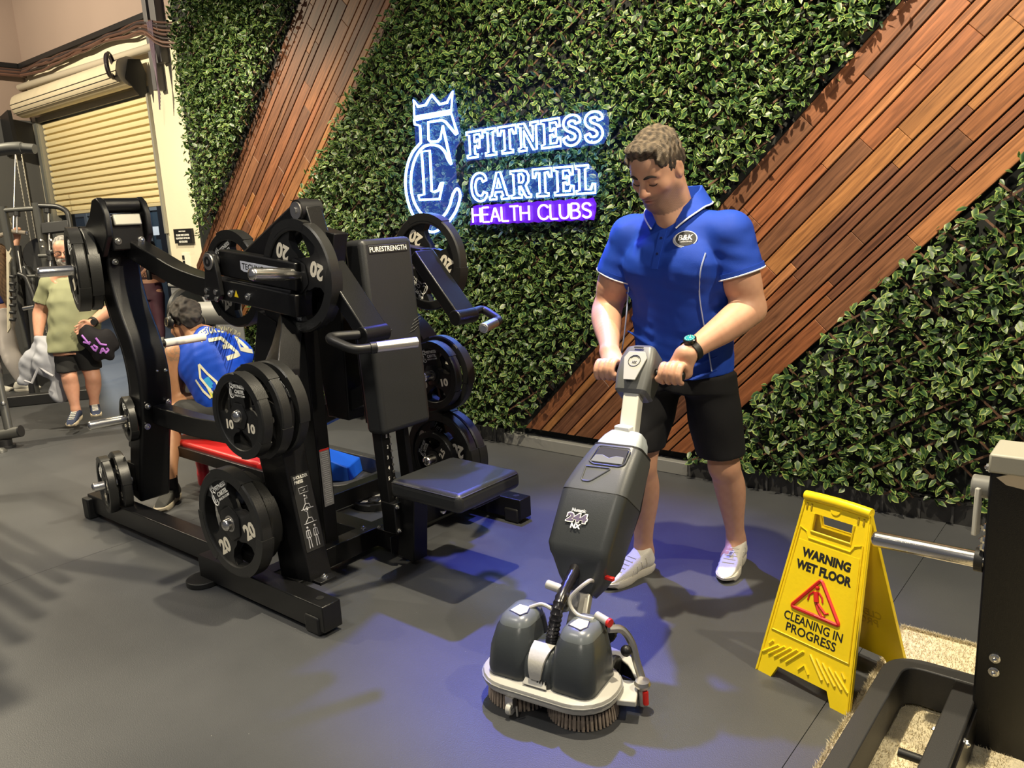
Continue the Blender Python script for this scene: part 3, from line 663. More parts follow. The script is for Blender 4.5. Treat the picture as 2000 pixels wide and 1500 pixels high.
strokes = [([(210, 155), (245, 210), (310, 196), (362, 112), (430, 190), (492, 175), (538, 82), (528, 242), (214, 298)], True),
 ([(212, 322), (528, 268), (580, 442), (568, 446), (478, 338), (448, 325), (332, 342), (335, 490), (352, 508), (412, 505), (436, 480), (455, 372), (528, 700)], False),
 ([(212, 322), (218, 360), (262, 372), (270, 515)], False),
 ([(528, 700), (500, 660), (470, 590), (420, 545), (350, 535), (292, 552), (238, 618), (200, 720), (184, 850), (200, 980), (245, 1080), (310, 1150), (400, 1175), (470, 1130), (515, 1050), (540, 960), (578, 905), (604, 965), (575, 1080), (520, 1170), (465, 1225)], False),
 ([(270, 515), (205, 590), (160, 690), (138, 830), (148, 960), (180, 1080), (235, 1180), (300, 1250), (380, 1275), (465, 1225)], False),
 ([(276, 592), (345, 584), (352, 700), (362, 930), (385, 935), (418, 920), (440, 862), (458, 850), (428, 995), (258, 1002), (250, 965), (298, 955), (290, 800)], True)]
for i, (st, cl) in enumerate(strokes):
    pts = C8(st); mb = MB()
    if i in (3, 4): pts = smooth_path(pts, 3)
    mb.tube(pts, .0084, 6, closed=cl, up=(0, 1, 0)); mb.build(('crown', 'monogram_stroke', 'monogram_stroke', 'monogram_stroke', 'monogram_stroke', 'monogram_letter')[i], M['neon'], sg)
def plate(poly, mt, y=SY): return MB().prism(poly, (0, y+.004, 0), (1, 0, 0), (0, 0, 1), .004).build('acrylic_backing', mt, sg, smooth=False)
plate([(-3.43+i*.053, 1.842+.001*i/2+.004*(i % 2)) for i in range(20)]+[(-2.39, 1.90), (-2.385, 1.98), (-2.40, 2.028)]+[(-2.44-i*.053, 2.034-.004*(i % 2)) for i in range(19)]+[(-3.44, 1.95)], M['acrylic'])
plate([(-3.40+i*.051, 1.584+.004*(i % 2)) for i in range(19)]+[(-2.455, 1.64), (-2.465, 1.70), (-2.53, 1.766)]+[(-2.56-i*.051, 1.768+.004*(i % 2)) for i in range(17)]+[(-3.415, 1.74), (-3.425, 1.66)], M['acrylic'])
wv = [(-3.43+i*.0388, 1.452+.006*(i % 2)) for i in range(25)]+[(-2.485, 1.50), (-2.48, 1.54)]+[(-2.50-i*.0388, 1.576-.006*(i % 2)) for i in range(24)]
plate(wv, M['acrylic_violet'])
q = [(p.x, p.z) for p in C8([(190, 130), (250, 180), (362, 90), (420, 165), (540, 55), (600, 460), (545, 600), (555, 720), (560, 840), (620, 950), (560, 1150), (460, 1260), (380, 1300), (280, 1270), (170, 1110), (120, 940), (125, 760), (215, 560), (205, 400)])]
plate(q[::-1] , M['acrylic'])
st_ = MB()
for x, z in ((-3.3, 1.88), (-2.5, 1.88), (-3.3, 1.6), (-2.55, 1.6), (-3.7, 1.6), (-3.7, 2.15)): st_.cyl((x, SY+.004, z), (x, WY+.03, z), .006, 8)
st_.build('stand_off', M['steel'], sg)
# ================================================================== SHOULDER PRESS MACHINE
YC = 2.28
MA = thing('shoulder_press_machine', 'large black plate-loaded shoulder press machine with tall back pad and square seat', 'gym machine', (-2.9, YC, 0))
def part(name, mb, mt=None, bev=.004, **k): return mb.build(name, mt or M['black'], MA, bev=bev, **k)
def bolts(pts, d, r=.011, name='bolt', parent=MA):
    for p in pts:
        p, dd = Vector(p), Vector(d).normalized()
        MB().cyl(p, p+dd*.004, r*1.25, 12).cyl(p+dd*.004, p+dd*.010, r, 6).sphere(p+dd*.010, r*.55, 8).build(name, M['bolt'], parent, smooth=False)
ux, uy, uz = Vector((1, 0, 0)), Vector((0, 1, 0)), Vector((0, 0, 1))
# floor frame
part('foot_beam', MB().box2((-3.16, 1.60, .02), (-2.29, 1.685, .125)))
part('foot_beam', MB().box2((-3.16, 2.86, .02), (-2.36, 2.945, .125)))
for x, y in ((-2.36, 1.60), (-2.42, 2.86)):
    part('rubber_foot', MB().box2((x-.045, y-.006, 0), (x+.045, y+.03, .075)), M['rubber'], .01)
    MB().cyl((x-.0, y+.045, .125), (x, y+.045, .127), .016, 16).build('cap', M['rubber'], MA)
part('cross_beam', MB().box2((-2.80, 1.685, .03), (-2.72, 2.86, .12)))
part('cross_beam', MB().box2((-3.34, 1.80, .03), (-3.26, 2.86, .12)))
part('spine_beam', MB().box2((-2.72, 2.24, .03), (-2.60, 2.32, .12)))
part('rear_foot_beam', MB().box2((-4.46, 1.69, .03), (-3.16, 1.78, .13)))
part('rear_bracket', MB().box2((-4.47, 1.66, .0), (-4.40, 1.74, .115)), M['rubber'], .008)
part('rubber_pad', MB().cyl((-3.13, 1.60, 0), (-3.13, 1.60, .025), .075, 24), M['rubber'], .004)
bolts([(-2.715, 2.255, .115), (-2.715, 2.255, .05)], (1, 0, 0)); bolts([(-2.76, 2.20, .12), (-2.70, 2.33, .12)], (0, 0, 1), .009)
part('bolt_plate', MB().box2((-2.60, 2.215, .03), (-2.595, 2.28, .11)), M['black2'])
# front post carrying the seat, numbered height post
part('seat_post', MB().beam([(-2.50, 2.255, .03), (-2.46, 2.255, .40)], .085, .10, uy))
part('numbered_post', MB().beam([(-2.56, 2.20, .22), (-2.585, 2.20, .66)], .05, .06, uy))
part('numbered_post', MB().beam([(-2.585, 2.345, .22), (-2.61, 2.345, .66)], .03, .06, uy))
nb = MB()
for i in range(8): text_on(nb, str(i+1), (-2.531-.0027*i*.6, 2.188+.003*(i % 2), .60-.048*i), (0, 1, 0), (0, 0, 1), .008, .016, .001, .01)
o = nb.build('height_number', M['white'], MA); o['kind'] = 'stuff'
ho = MB()
for i in range(11): ho.cyl((-2.5285-.0018*i*.7, 2.213, .31+.031*i), (-2.525-.0018*i*.7, 2.213, .31+.031*i), .006, 8)
o = ho.build('post_hole', M['steel'], MA); o['kind'] = 'stuff'
part('seat_slide', MB().box2((-2.585, 2.17, .16), (-2.50, 2.29, .30)).box2((-2.50, 2.19, .36), (-2.05, 2.36, .385)))
bolts([(-2.50, 2.185, .285), (-2.50, 2.185, .175)], (1, 0, 0), .009)
st = MB(); pts = []
def pad(x0, x1, y0, y1, z0, z1, r, bow=.0, n=6):
    mb = MB(); nx = [x0, x0+r*.3, x0+r]+[x0+(x1-x0)*t for t in (.25, .4, .5, .6, .75)]+[x1-r, x1-r*.3, x1]; return mb
part('seat', MB().box2((-2.40, 2.065, .385), (-2.005, 2.445, .465)), M['vinyl'], .026, seg=4)
sm = MB(); zz = .452
sm.tube([(-2.385, 2.068, zz), (-2.03, 2.068, zz), (-2.008, 2.09, zz), (-2.008, 2.42, zz), (-2.03, 2.442, zz)], .0028, 6); sm.build('seam', M['ink'], MA)
bolts([(-2.12, 2.09, .378), (-2.12, 2.43, .378)], (0, 0, -1), .010)
# back pad, slightly leaning
tilt = Vector((-.052, 0, 1)).normalized(); pc = Vector((-2.565, 2.28, 1.025)); Rt = Matrix((tilt.cross(uy)*-1, uy, tilt)).transposed()
part('back_pad', MB().box(pc, (.115, .285, .82), Rt), M['vinyl'], .024, seg=4)
part('pad_board', MB().box(pc-Rt @ Vector((.070, 0, 0)), (.025, .24, .74), Rt), M['black2'])
cz = MB()
for dy, dz in ((-.10, -.02), (.085, .02)):
    for i in range(4): cz.tube([pc+Rt @ Vector((.0575, dy+.012*i-.02, dz+.016*i-.02)), pc+Rt @ Vector((.0595, dy+.012*i+.01, dz+.018*i-.012)), pc+Rt @ Vector((.0575, dy+.012*i+.035, dz+.016*i))], .0018, 5)
o = cz.build('crease', M['vinyl'], MA); o['kind'] = 'stuff'
lg = pc+Rt @ Vector((.0580, -.0, .365)); sl = Vector((0, 1, .0))
part('pad_badge', MB().box(lg, (.004, .215, .034), Rt), M['ink'], .002)
tb = MB(); text_on(tb, 'PURESTRENGTH', lg+Rt @ Vector((.002, 0, 0)), uy, tilt, .205, .021, .001, .008); tb.build('badge_lettering', M['white'], MA)
# near and far front posts, with the plate horns
def Sy(p, s): return Vector((p[0], p[1] if s < 0 else 2*YC-p[1], p[2]))
for s in (-1, 1):
    q = lambda *p: Sy(p, s)
    q0 = q; q = (lambda *p: q0(*p)+Vector((-.20, 0, 0))) if s > 0 else q0
    part('side_post', MB().beam([q(-2.585, 1.75, .12), q(-2.645, 1.75, .55)]+smooth_path([q(-2.665, 1.75, .70), q(-2.67, 1.76, .82), q(-2.71, 1.82, .96), q(-2.80, 1.93, 1.07), q(-2.90, 2.02, 1.12)], 3), .105, [.20, .165]+[.16]*13, uy))
    part('side_post_edge', MB().beam([q(-2.68, 1.745, .12), q(-2.735, 1.745, .55)], .012, .018, uy), M['steel'] if s < 0 else M['black'], .002)
    part('post_foot_plate', MB().box2(q(-2.56, 1.71, .125), q(-2.44, 1.79, .138)), bev=.002)
    bolts([q(-2.465, 1.75, .138)], (0, 0, 1), .013)
    q = q0
    if s < 0: part('inner_post', MB().beam([q(-2.82, 2.03, .10), q(-2.82, 2.03, 1.12)], .07, .10, uy))
    if s < 0: part('lean_post', MB().beam([q(-3.10, 2.05, .10), q(-3.22, 2.05, .62), q(-3.05, 2.05, 1.12)], .08, .14, uy))
    if s < 0: part('post_foot_plate', MB().box2(q(-3.18, 1.98, .12), q(-3.0, 2.12, .13)), bev=.002)
    if s < 0: bolts([q(-3.02, 2.0, .13), q(-3.16, 1.99, .13)], (0, 0, 1), .012)
    if s < 0: part('head_beam', MB().beam([q(-3.06, 2.05, 1.10), q(-2.66, 2.05, 1.22), q(-2.6, 2.05, 1.48)], .07, .13, uy))
    # horns
    for (x, z, y0, y1) in (((-2.636, .819, 1.80, 1.545), (-2.80, .355, 1.80, 1.537)) if s < 0 else ((-2.70, .765, 2.82, 2.58), (-2.72, .345, 2.82, 2.58))):
        MB().rod((x, y0, z), (x, y1, z), .0245, 18).build('plate_horn', M['chrome'], MA)
    # lever arm: pivot, upper bent bar, weight horn, handle
    pv = q(-2.66, 1.99, 1.562)
    if s < 0: part('upper_link', MB().prism([(-.015, .05), (.035, .02), (.035, -.05), (-.33, -.265), (-.47, -.235), (-.47, -.165)], (pv.x, pv.y+.03, pv.z), (1, 0, 0), (0, 0, 1), .06), bev=.012)
    part('lever_drop', MB().beam([pv if s < 0 else q(-2.80, 2.0, 1.36), q(-2.585, 2.0, 1.345)], .075, [.09, .06], uy))
    if s < 0: MB().cyl(pv+uy*.05, pv-uy*.05, .042, 24).build('pivot', M['black2'], MA)
    if s < 0: MB().cyl(pv-uy*.05, pv-uy*.056, .034, 24).cyl(pv-uy*.056, pv-uy*.062, .012, 6).build('pivot_cap', M['steel'], MA)
    part('handle_plate', MB().beam([q(-2.60, 2.02, 1.352), q(-2.37, 2.02, 1.09)], .118, .058, uy), bev=.006)
    ce = q(-2.36, 2.02, 1.08)
    MB().cyl(ce-uy*.062, ce+uy*.062, .034, 22).build('handle_hub', M['black'], MA, bev=.004)
    pth = round_path([ce, q(-2.375, 1.84, 1.085), q(-2.335, 1.80, 1.055), q(-2.30, 1.955, 1.045), q(-2.29, 1.98, 1.045)], .05, 5)
    pth = round_path([ce, q(-2.42, 1.83, 1.09), q(-2.29, 1.86, 1.045), q(-2.262, 1.925, 1.045)], .05, 6)
    MB().tube(pth, .0185, 14).build('handle_tube', M['black2'], MA)
    MB().cyl(pth[-1]-(pth[-1]-pth[-2]).normalized()*.01, pth[-1]+(pth[-1]-pth[-2]).normalized()*.012, .0225, 18).build('handle_ring', M['black2'], MA)
    d = (pth[-1]-pth[-2]).normalized(); g0 = pth[-1]+d*.012; g1 = g0+d*.165
    MB().cyl(g0, g1, .0215, 22).build('grip', M['steel'], MA, bev=.003); MB().cyl(g1, g1+d*.003, .013, 16).build('grip_cap', M['bolt'], MA)
    hn = q(-2.69, 2.02, 1.305)
    MB().rod(hn, q(-2.66, 1.70, 1.335) if s < 0 else q(-2.69, 1.78, 1.305), .0255, 20).build('plate_horn', M['chrome'], MA)
# near linkage back to the rear column
Y1 = 1.93
part('sensor_arm', MB().beam([(-3.20, Y1, 1.365), (-2.66, Y1, 1.305)], .06, .112, uy), bev=.006)
lb = MB(); 
part('logo_sticker', MB().prism([(-3.03, 1.372), (-2.765, 1.343), (-2.772, 1.302), (-2.80, 1.298), (-2.81, 1.304), (-3.01, 1.326), (-3.03, 1.335)], (0, Y1-.0305, 0), (1, 0, 0), (0, 0, 1), .0015), mat('sticker_white', (.62, .64, .72), .5), 0, smooth=False)
tb = MB(); text_on(tb, 'TECHNOGYM', (-2.90, Y1-.032, 1.337), (1, 0, -.11), (.11, 0, 1), .24, .026, .001, .012); tb.build('logo_lettering', M['ink'], MA)
part('long_lever', MB().beam(smooth_path([(-4.06, Y1, 1.455), (-3.77, Y1, 1.361), (-3.587, Y1, 1.303), (-3.354, Y1, 1.258), (-3.218, Y1, 1.250), (-2.93, Y1, 1.222), (-2.66, Y1, 1.190)], 4), .085, .092, uy), bev=.006)
part('pivot_bracket', MB().prism([(-3.155, 1.225), (-3.165, 1.32), (-3.18, 1.40), (-3.205, 1.418), (-3.24, 1.412), (-3.262, 1.385), (-3.262, 1.33), (-3.285, 1.215), (-3.27, 1.20), (-3.18, 1.205)], (0, Y1-.045, 0), (1, 0, 0), (0, 0, 1), .022), bev=.004)
MB().cyl((-3.215, Y1-.065, 1.372), (-3.215, Y1-.074, 1.372), .037, 28).build('pivot_cap', M['steel'], MA, bev=.002)
MB().lathe([(.010, -.0005), (.022, -.0005), (.022, -.003), (.010, -.003)], (-3.215, Y1-.073, 1.372), n=20).build('cap_ring', M['black2'], MA)
MB().cyl((-3.215, Y1+.05, 1.372), (-3.215, Y1-.06, 1.372), .030, 20).build('pivot', M['black2'], MA)
for x, z in ((-3.263, 1.245), (-3.19, 1.24), (-3.268, 1.215), (-3.188, 1.21)):
    MB().cyl((x, Y1-.066, z), (x, Y1-.072, z), .0125, 14).cyl((x, Y1-.072, z), (x, Y1-.0735, z), .005, 6).build('screw', M['bolt'], MA)
bolts([(-3.11, Y1-.043, 1.232), (-2.98, Y1-.043, 1.222)], (0, -1, 0), .013)
part('warning_sticker', MB().prism([(-3.085, 1.22), (-3.055, 1.217), (-3.068, 1.247)], (0, Y1-.0435, 0), (1, 0, 0), (0, 0, 1), .001), M['yellow'], 0)
MB().cyl((-3.16, Y1-.02, 1.285), (-2.70, Y1-.02, 1.245), .010, 10).build('damper_rod', M['black2'], MA)
# rear column: bowed box section with a pivot head
col = smooth_path([(-4.14, 1.885, .13), (-4.06, 1.885, .40), (-3.975, 1.885, .646), (-3.955, 1.885, .81), (-3.985, 1.885, .965), (-4.055, 1.885, 1.118), (-4.10, 1.885, 1.30), (-4.085, 1.885, 1.50)], 5)
part('rear_column', MB().beam(col, .165, .115, uy), bev=.014, seg=3)
part('column_spine', MB().beam([p+Vector((-.08, 0, 0)) for p in col[5:]], .13, .06, uy), M['black2'], .008)
for y in (1.785, 1.985):
    part('head_cheek', MB().prism([(-4.20, 1.42), (-4.02, 1.40), (-3.93, 1.50), (-3.925, 1.60), (-3.955, 1.66), (-3.99, 1.685), (-4.04, 1.675), (-4.09, 1.60), (-4.20, 1.52)], (0, y+.016, 0), (1, 0, 0), (0, 0, 1), .030), bev=.006)
MB().cyl((-3.995, 1.80, 1.645), (-3.995, 1.97, 1.645), .036, 24).build('head_barrel', M['black'], MA, bev=.004)
part('head_block', MB().box2((-4.10, 1.805, 1.43), (-3.955, 1.965, 1.60)), bev=.008)
part('head_plate', MB().box((-3.948, 1.885, 1.575), (.02, .135, .055), Matrix.Rotation(radians(-12), 3, 'Y')), mat('worn_steel_plate', (.34, .33, .29), .45, .5), .006)
bolts([(-3.955, 1.83, 1.475), (-3.955, 1.945, 1.475)], (1, 0, 0), .014); bolts([(-4.03, 1.835, 1.375), (-3.905, 1.83, .655), (-3.905, 1.94, .655), (-3.94, 1.83, .545), (-3.94, 1.94, .545)], (1, 0, 0), .013)
bolts([(-3.90, 1.945, .82), (-3.905, 1.90, .825)], (1, 0, 0), .008); bolts([(-4.06, 1.968, .40), (-4.09, 1.968, .30)], (0, 1, 0), .012)
part('waist_beam', MB().beam(smooth_path([(-3.94, 1.90, .60), (-3.6, 1.90, .585), (-3.3, 1.88, .60), (-3.0, 1.84, .63), (-2.72, 1.80, .66)], 4), .075, .10, uy), bev=.006)
def yawn(d): return Vector((sin(radians(d)), -cos(radians(d)), 0))
n5, nT = yawn(-13), yawn(-16)
def px_of(p): v = Vector(p)-EYE; return 1000+F_PX*v.dot(CR)/v.dot(_f)
def reach(b, n, px):
    l = 0.
    while px_of(Vector(b)+n*l) > px and l < 1.2: l += .004
    return Vector(b)+n*l
b5, bL, bT = Vector((-4.02, 1.84, .585)), Vector((-4.14, 1.84, .235)), Vector((-4.17, 1.90, 1.345))
MB().rod(b5, reach(b5, n5, 172), .0235, 18).build('plate_horn', M['chrome'], MA)
MB().rod(bL, reach(bL, n5, 180), .0235, 18).build('plate_horn', M['chrome'], MA)
part('horn_mount', MB().box2((-4.19, 1.80, .17), (-4.09, 1.83, .33)), bev=.006)
MB().rod(bT, reach(bT, nT, 72), .0255, 18).build('plate_horn', M['chrome'], MA)
part('counter_arm', MB().beam([(-4.13, 1.88, 1.50), (-4.16, 1.90, 1.42), (-4.17, 1.90, 1.28)], .05, .10, uy))
MB().cyl((-3.98, 1.97, .945), (-3.98, 2.01, .945), .016, 14).build('horn_collar', M['black2'], MA)
MB().cyl((-3.98, 2.0, .945), (-3.98, 2.225, .945), .0215, 18).build('plate_horn', mat('white_sleeve', (.72, .70, .62), .5), MA)
# central brace and front instruction placard
part('center_tower', MB().prism([(-2.98, .62), (-2.83, .62), (-2.80, 1.30), (-2.92, 1.34), (-3.06, 1.20)], (0, 2.33, 0), (1, 0, 0), (0, 0, 1), .10), bev=.008)
part('diagonal_brace', MB().beam([(-3.20, 2.28, .55), (-2.62, 2.28, .80)], .07, .085, uy))
part('brace_hook', MB().tube(round_path([(-3.0, 2.36, .86), (-2.70, 2.36, .885), (-2.66, 2.36, .80), (-2.95, 2.36, .70)], .06, 5), .012, 8))
part('rear_spacer', MB().box2((-3.34, 2.20, .03), (-2.80, 2.30, .11)))
lab = MB().box((-2.7665, 2.03, .42), (.002, .052, .26)); part('safety_label', lab, mat('grey_label', (.20, .20, .21), .5), 0)
li = MB()
for i in range(26): li.box((-2.7653, 2.03, .535-.0092*i), (.001, .040-.006*(i % 3), .003))
o = li.build('label_print', mat('label_ink', (.42, .42, .44), .6), MA, smooth=False); o['kind'] = 'stuff'
part('label_header', MB().box((-2.7652, 2.03, .546), (.001, .05, .008)), M['red'], 0)
ex = Vector((0, 1, 0)); pz = Vector((-.18, 0, 1)).normalized(); pn = Vector((1, 0, .18)).normalized()
po = Vector((-2.533, 1.752, .40)); part('placard', MB().box(po, (.002, .085, .31), Matrix((pn, ex, pz)).transposed()), M['ink'], 0)
pt = MB(); o2 = po+pn*.0015
text_on(pt, 'SHOULDER', o2+pz*.143, ex, pz, .066, .013, .001, .01); text_on(pt, 'PRESS', o2+pz*.125-ex*.012, ex, pz, .040, .013, .001, .01)
pt.build('placard_title', M['white'], MA)
ic = MB(); A = lambda a, b: o2+ex*a+pz*b
def stick(paths, r=.0016):
    for p in paths: ic.tube([A(*q) for q in p], r, 5)
stick([[(-.02, .10), (.022, .10), (.022, .078), (-.02, .078), (-.02, .10)], [(-.006, .088), (0, .085), (.008, .092)]], .001)
for dz, up in ((.035, 0), (-.022, 1)):
    stick([[(-.028, dz-.022), (.03, dz-.022)], [(-.02, dz-.02), (-.004, dz-.002), (.012, dz-.004), (.016, dz-.02)], [(-.004, dz-.002), (-.002, dz+.022)]]); ic.sphere(A(-.001, dz+.030), .0045, 8)
    stick([[(-.002, dz+.02), (.010, dz+.018), (.008, dz+.03)]] if not up else [[(-.002, dz+.02), (-.014, dz+.03), (.0, dz+.042), (.012, dz+.034)]])
for dx in (-.018, .016):
    stick([[(dx, -.065), (dx, -.100)], [(dx-.008, -.072), (dx-.010, -.100)], [(dx+.008, -.072), (dx+.010, -.100)], [(dx-.004, -.10), (dx-.006, -.142)], [(dx+.004, -.10), (dx+.006, -.142)], [(dx-.008, -.072), (dx+.008, -.072)], [(dx-.006, -.1), (dx+.006, -.1)]], .0018); ic.sphere(A(dx, -.060), .005, 8)
o = ic.build('placard_icon', mat('grey_print', (.42, .42, .45), .6), MA); o['kind'] = 'stuff'

# ------------------------------------------------------------------ weight plates
M['num'] = mat('cream_numerals', (.80, .74, .60), .55)
M['plate'] = mat('black_urethane', (.011, .011, .011), .42, 0, .4, .06, 220, .2, 20)
M['plate_rim'] = mat('black_urethane_rim', (.015, .015, .0145), .36, 0, .45, .08, 260, .2, 20)
def mono(mb, o, ex, ez, s, r):                                # small crowned monogram, s high
    A = lambda a, b: Vector(o)+Vector(ex)*(a*s)+Vector(ez)*(b*s)
    mb.tube([A(*p) for p in ((-.16, .34), (-.13, .48), (-.06, .38), (0, .5), (.06, .38), (.13, .48), (.16, .34))], r, 5, closed=True)
    mb.tube([A(*p) for p in ((-.16, .29), (.16, .29), (.17, .20))], r, 5); mb.tube([A(*p) for p in ((-.1, .29), (-.1, .12), (.08, .12), (.08, .22))], r, 5)
    mb.tube([A(.02+.20*cos(a)*1.05, -.17+.30*sin(a)) for a in np.linspace(.75, 5.6, 16)], r*1.3, 5)
    mb.tube([A(*p) for p in ((-.06, .02), (-.06, -.32), (.10, -.32), (.10, -.22))], r*1.2, 5)
def plate_proto(rad, th, num, big=True):
    root = thing('weight_plate', 'black weight plate', 'weight plate', (0, 0, 0), 'weight plates on the shoulder press')
    h = th/2; ri = rad*.80; rh = rad*.33
    w_ = MB(); N_ = 72
    # web: hub and three spokes between three rounded openings
    def sect(a0, a1, r0, r1, hh, n):
        vs, fs = [], []
        for i in range(n+1):
            a = a0+(a1-a0)*i/n; c, s = cos(a), sin(a)
            vs += [Vector((r0*c, -hh, r0*s)), Vector((r1*c, -hh, r1*s)), Vector((r1*c, hh, r1*s)), Vector((r0*c, hh, r0*s))]
        for i in range(n):
            b = i*4
            for j in range(4): fs.append((b+j, b+(j+1) % 4, b+4+(j+1) % 4, b+4+j))
        fs += [(0, 1, 2, 3), (n*4+3, n*4+2, n*4+1, n*4)]
        return vs, fs
    for k in range(3):
        c = radians(90+120*k); o0, o1 = radians(25), radians(34)
        # spoke with edges that spread: built of angular strips
        vs, fs = [], []
        rs = [rh*.9, rh*1.2, rad*.5, rad*.66, ri*1.01]; hw = [radians(60), radians(47), radians(31), radians(27), radians(33)]
        nn = 8
        for y in (-h*.62, h*.62):
            for r_, w2 in zip(rs, hw):
                for i in range(nn+1): a = c-w2+2*w2*i/nn; vs.append(Vector((r_*cos(a), y, r_*sin(a))))
        K = len(rs); st = nn+1; o_ = K*st
        for j in range(K-1):
            for i in range(nn):
                a = j*st+i; fs += [(a, a+1, a+st+1, a+st), (o_+a+st, o_+a+st+1, o_+a+1, o_+a)]
            for e in (0, nn): a = j*st+e; fs.append((a, a+st, o_+a+st, o_+a))
        w_.add(vs, fs)
    w_.lathe([(rad*.115, -h*.62), (rh, -h*.62), (rh, h*.62), (rad*.115, h*.62)], (0, 0, 0), n=36)
    w_.build('web', M['plate'], root, fix=True)
    rm = MB(); b = rad*.018
    rm.lathe([(ri, -h+b), (ri+b, -h), (rad-b*1.6, -h), (rad, -h+b*1.6), (rad, h-b*1.6), (rad-b*1.6, h), (ri+b, h), (ri, h-b)], (0, 0, 0), n=N_)
    for k in range(3):
        a0 = radians(-2+120*k+60-30); a1 = a0+radians(58); vs, fs = sect(a0, a1, rad*.86, rad*1.012, h*1.035, 12); rm.add(vs, fs)
    rm.build('rim', M['plate_rim'], root)
    hx = MB()
    pts = [(rh*.98*cos(radians(60*i+a)), rh*.98*sin(radians(60*i+a))) for i in range(6) for a in (-4, 4)]
    hx.loft([[Vector((x*.94, -h*.80, z*.94)) for x, z in pts], [Vector((x, -h*.74, z)) for x, z in pts], [Vector((x, h*.74, z)) for x, z in pts]], cap=True)
    hx.build('hub_boss', M['plate'], root)
    MB().lathe([(rad*.118, -h*.86), (rad*.150, -h*.86), (rad*.150, h*.7), (rad*.118, h*.7)], (0, 0, 0), n=28).build('steel_bush', M['steel'], root)
    for k in (210, 330):
        tm = MB(); a = radians(k); rr = rad*(.575 if big else .50)
        text_on(tm, num, (rr*cos(a), -h*.625, rr*sin(a)), (1, 0, 0), (0, 0, 1), rad*((.36 if big else .28) if len(num) == 2 else .34), rad*(.29 if big else .23), .0012, .045); tm.build('numeral', M['num'], root)
    tm = MB(); z = rad*.60; y = -h*.625
    mono(tm, (-rad*.19, y, z), ux, uz, rad*.42, rad*.010)
    for i, (s_, w2) in enumerate((('FITNESS', .42), ('CARTEL', .38))): text_on(tm, s_, (rad*.12, y, z+rad*(.085-.12*i)), (1, 0, 0), (0, 0, 1), rad*w2, rad*.088, .001, .03)
    text_on(tm, 'HEALTH CLUBS', (rad*.12, y, z-rad*.125), (1, 0, 0), (0, 0, 1), rad*.40, rad*.045, .001, .02)
    tm.build('logo_print', M['white'], root)
    return root
PR = {}
def put_plate(num, rad, th, c, rot, label, first=[None]):
    key = (num, rad)
    if key not in PR: PR[key] = plate_proto(rad, th, num, rad > .2); o = PR[key]
    else: o = clone(PR[key])
    o.location = c; o.rotation_euler = (0, -radians(rot), 0); o['label'] = label; return o
put_plate('20', .225, .052, (-2.80, 1.590, .355), 28, 'black 20 kg plate facing us low on the near post, lowest and nearest')
put_plate('20', .190, .050, (-2.80, 1.655, .355), 70, 'black plate right behind the lowest front 20 kg plate')
put_plate('10', .165, .045, (-2.636, 1.585, .819), 0, 'black 10 kg plate in front of the stack of three at mid height')
put_plate('15', .185, .045, (-2.636, 1.655, .819), 20, 'middle plate of the stack of three at mid height')
put_plate('15', .185, .045, (-2.636, 1.730, .819), -40, 'rearmost plate of the stack of three at mid height on the near post')
put_plate('20', .225, .052, (-2.690, 1.950, 1.305), 160, 'black 20 kg plate high on the near lever arm, long chrome horn through it')
put_plate('20', .225, .052, (-2.690, 2.675, 1.305), 148, 'black 20 kg plate high on the far lever, upper right of the back pad')
put_plate('20', .225, .052, (-3.37, 2.08, 1.275), 25, 'black plate half hidden behind the upper link, left of the high 20 kg plate')
def yaw_plate(o, d): o.rotation_euler = (0, o.rotation_euler[1], radians(d)); return o
yaw_plate(put_plate('20', .207, .050, reach(bT, nT, 152), 10, 'outer plate of the pair on the horn at the top left of the rear column'), -16)
yaw_plate(put_plate('20', .207, .050, reach(bT, nT, 152)-nT*.057, 55, 'inner plate of the pair on the horn at the top left of the rear column'), -16)
yaw_plate(put_plate('5', .115, .035, reach(b5, n5, 252), 10, 'small plate on the long chrome horn at waist height of the rear column'), -13)
yaw_plate(put_plate('5', .150, .040, reach(bL, n5, 211), 40, 'scuffed outer plate of the pair on the lowest horn of the rear column'), -13)
yaw_plate(put_plate('10', .165, .045, reach(bL, n5, 211)-n5*.065, 100, 'inner plate of the pair on the lowest horn of the rear column'), -13)
put_plate('20', .225, .052, (-2.72, 2.765, .345), 50, 'large plate low on the far post, rearmost behind the seat')
put_plate('20', .225, .052, (-2.72, 2.705, .345), 170, 'middle large plate low on the far post behind the seat')
put_plate('2.5', .135, .035, (-2.72, 2.655, .345), 60, 'small 2.5 kg plate in front of the low far stack behind the seat')
put_plate('10', .165, .045, (-2.70, 2.67, .765), 10, '10 kg plate at mid height on the far post, left of the leaves')
put_plate('15', .185, .045, (-2.70, 2.73, .765), 80, 'plate behind the 10 kg plate at mid height on the far post')
o = put_plate('5', .115, .035, (-3.22, 2.66, .018), 0, 'small plate lying flat on the floor behind the seat post'); o.rotation_euler = (radians(-90), 0, radians(40))
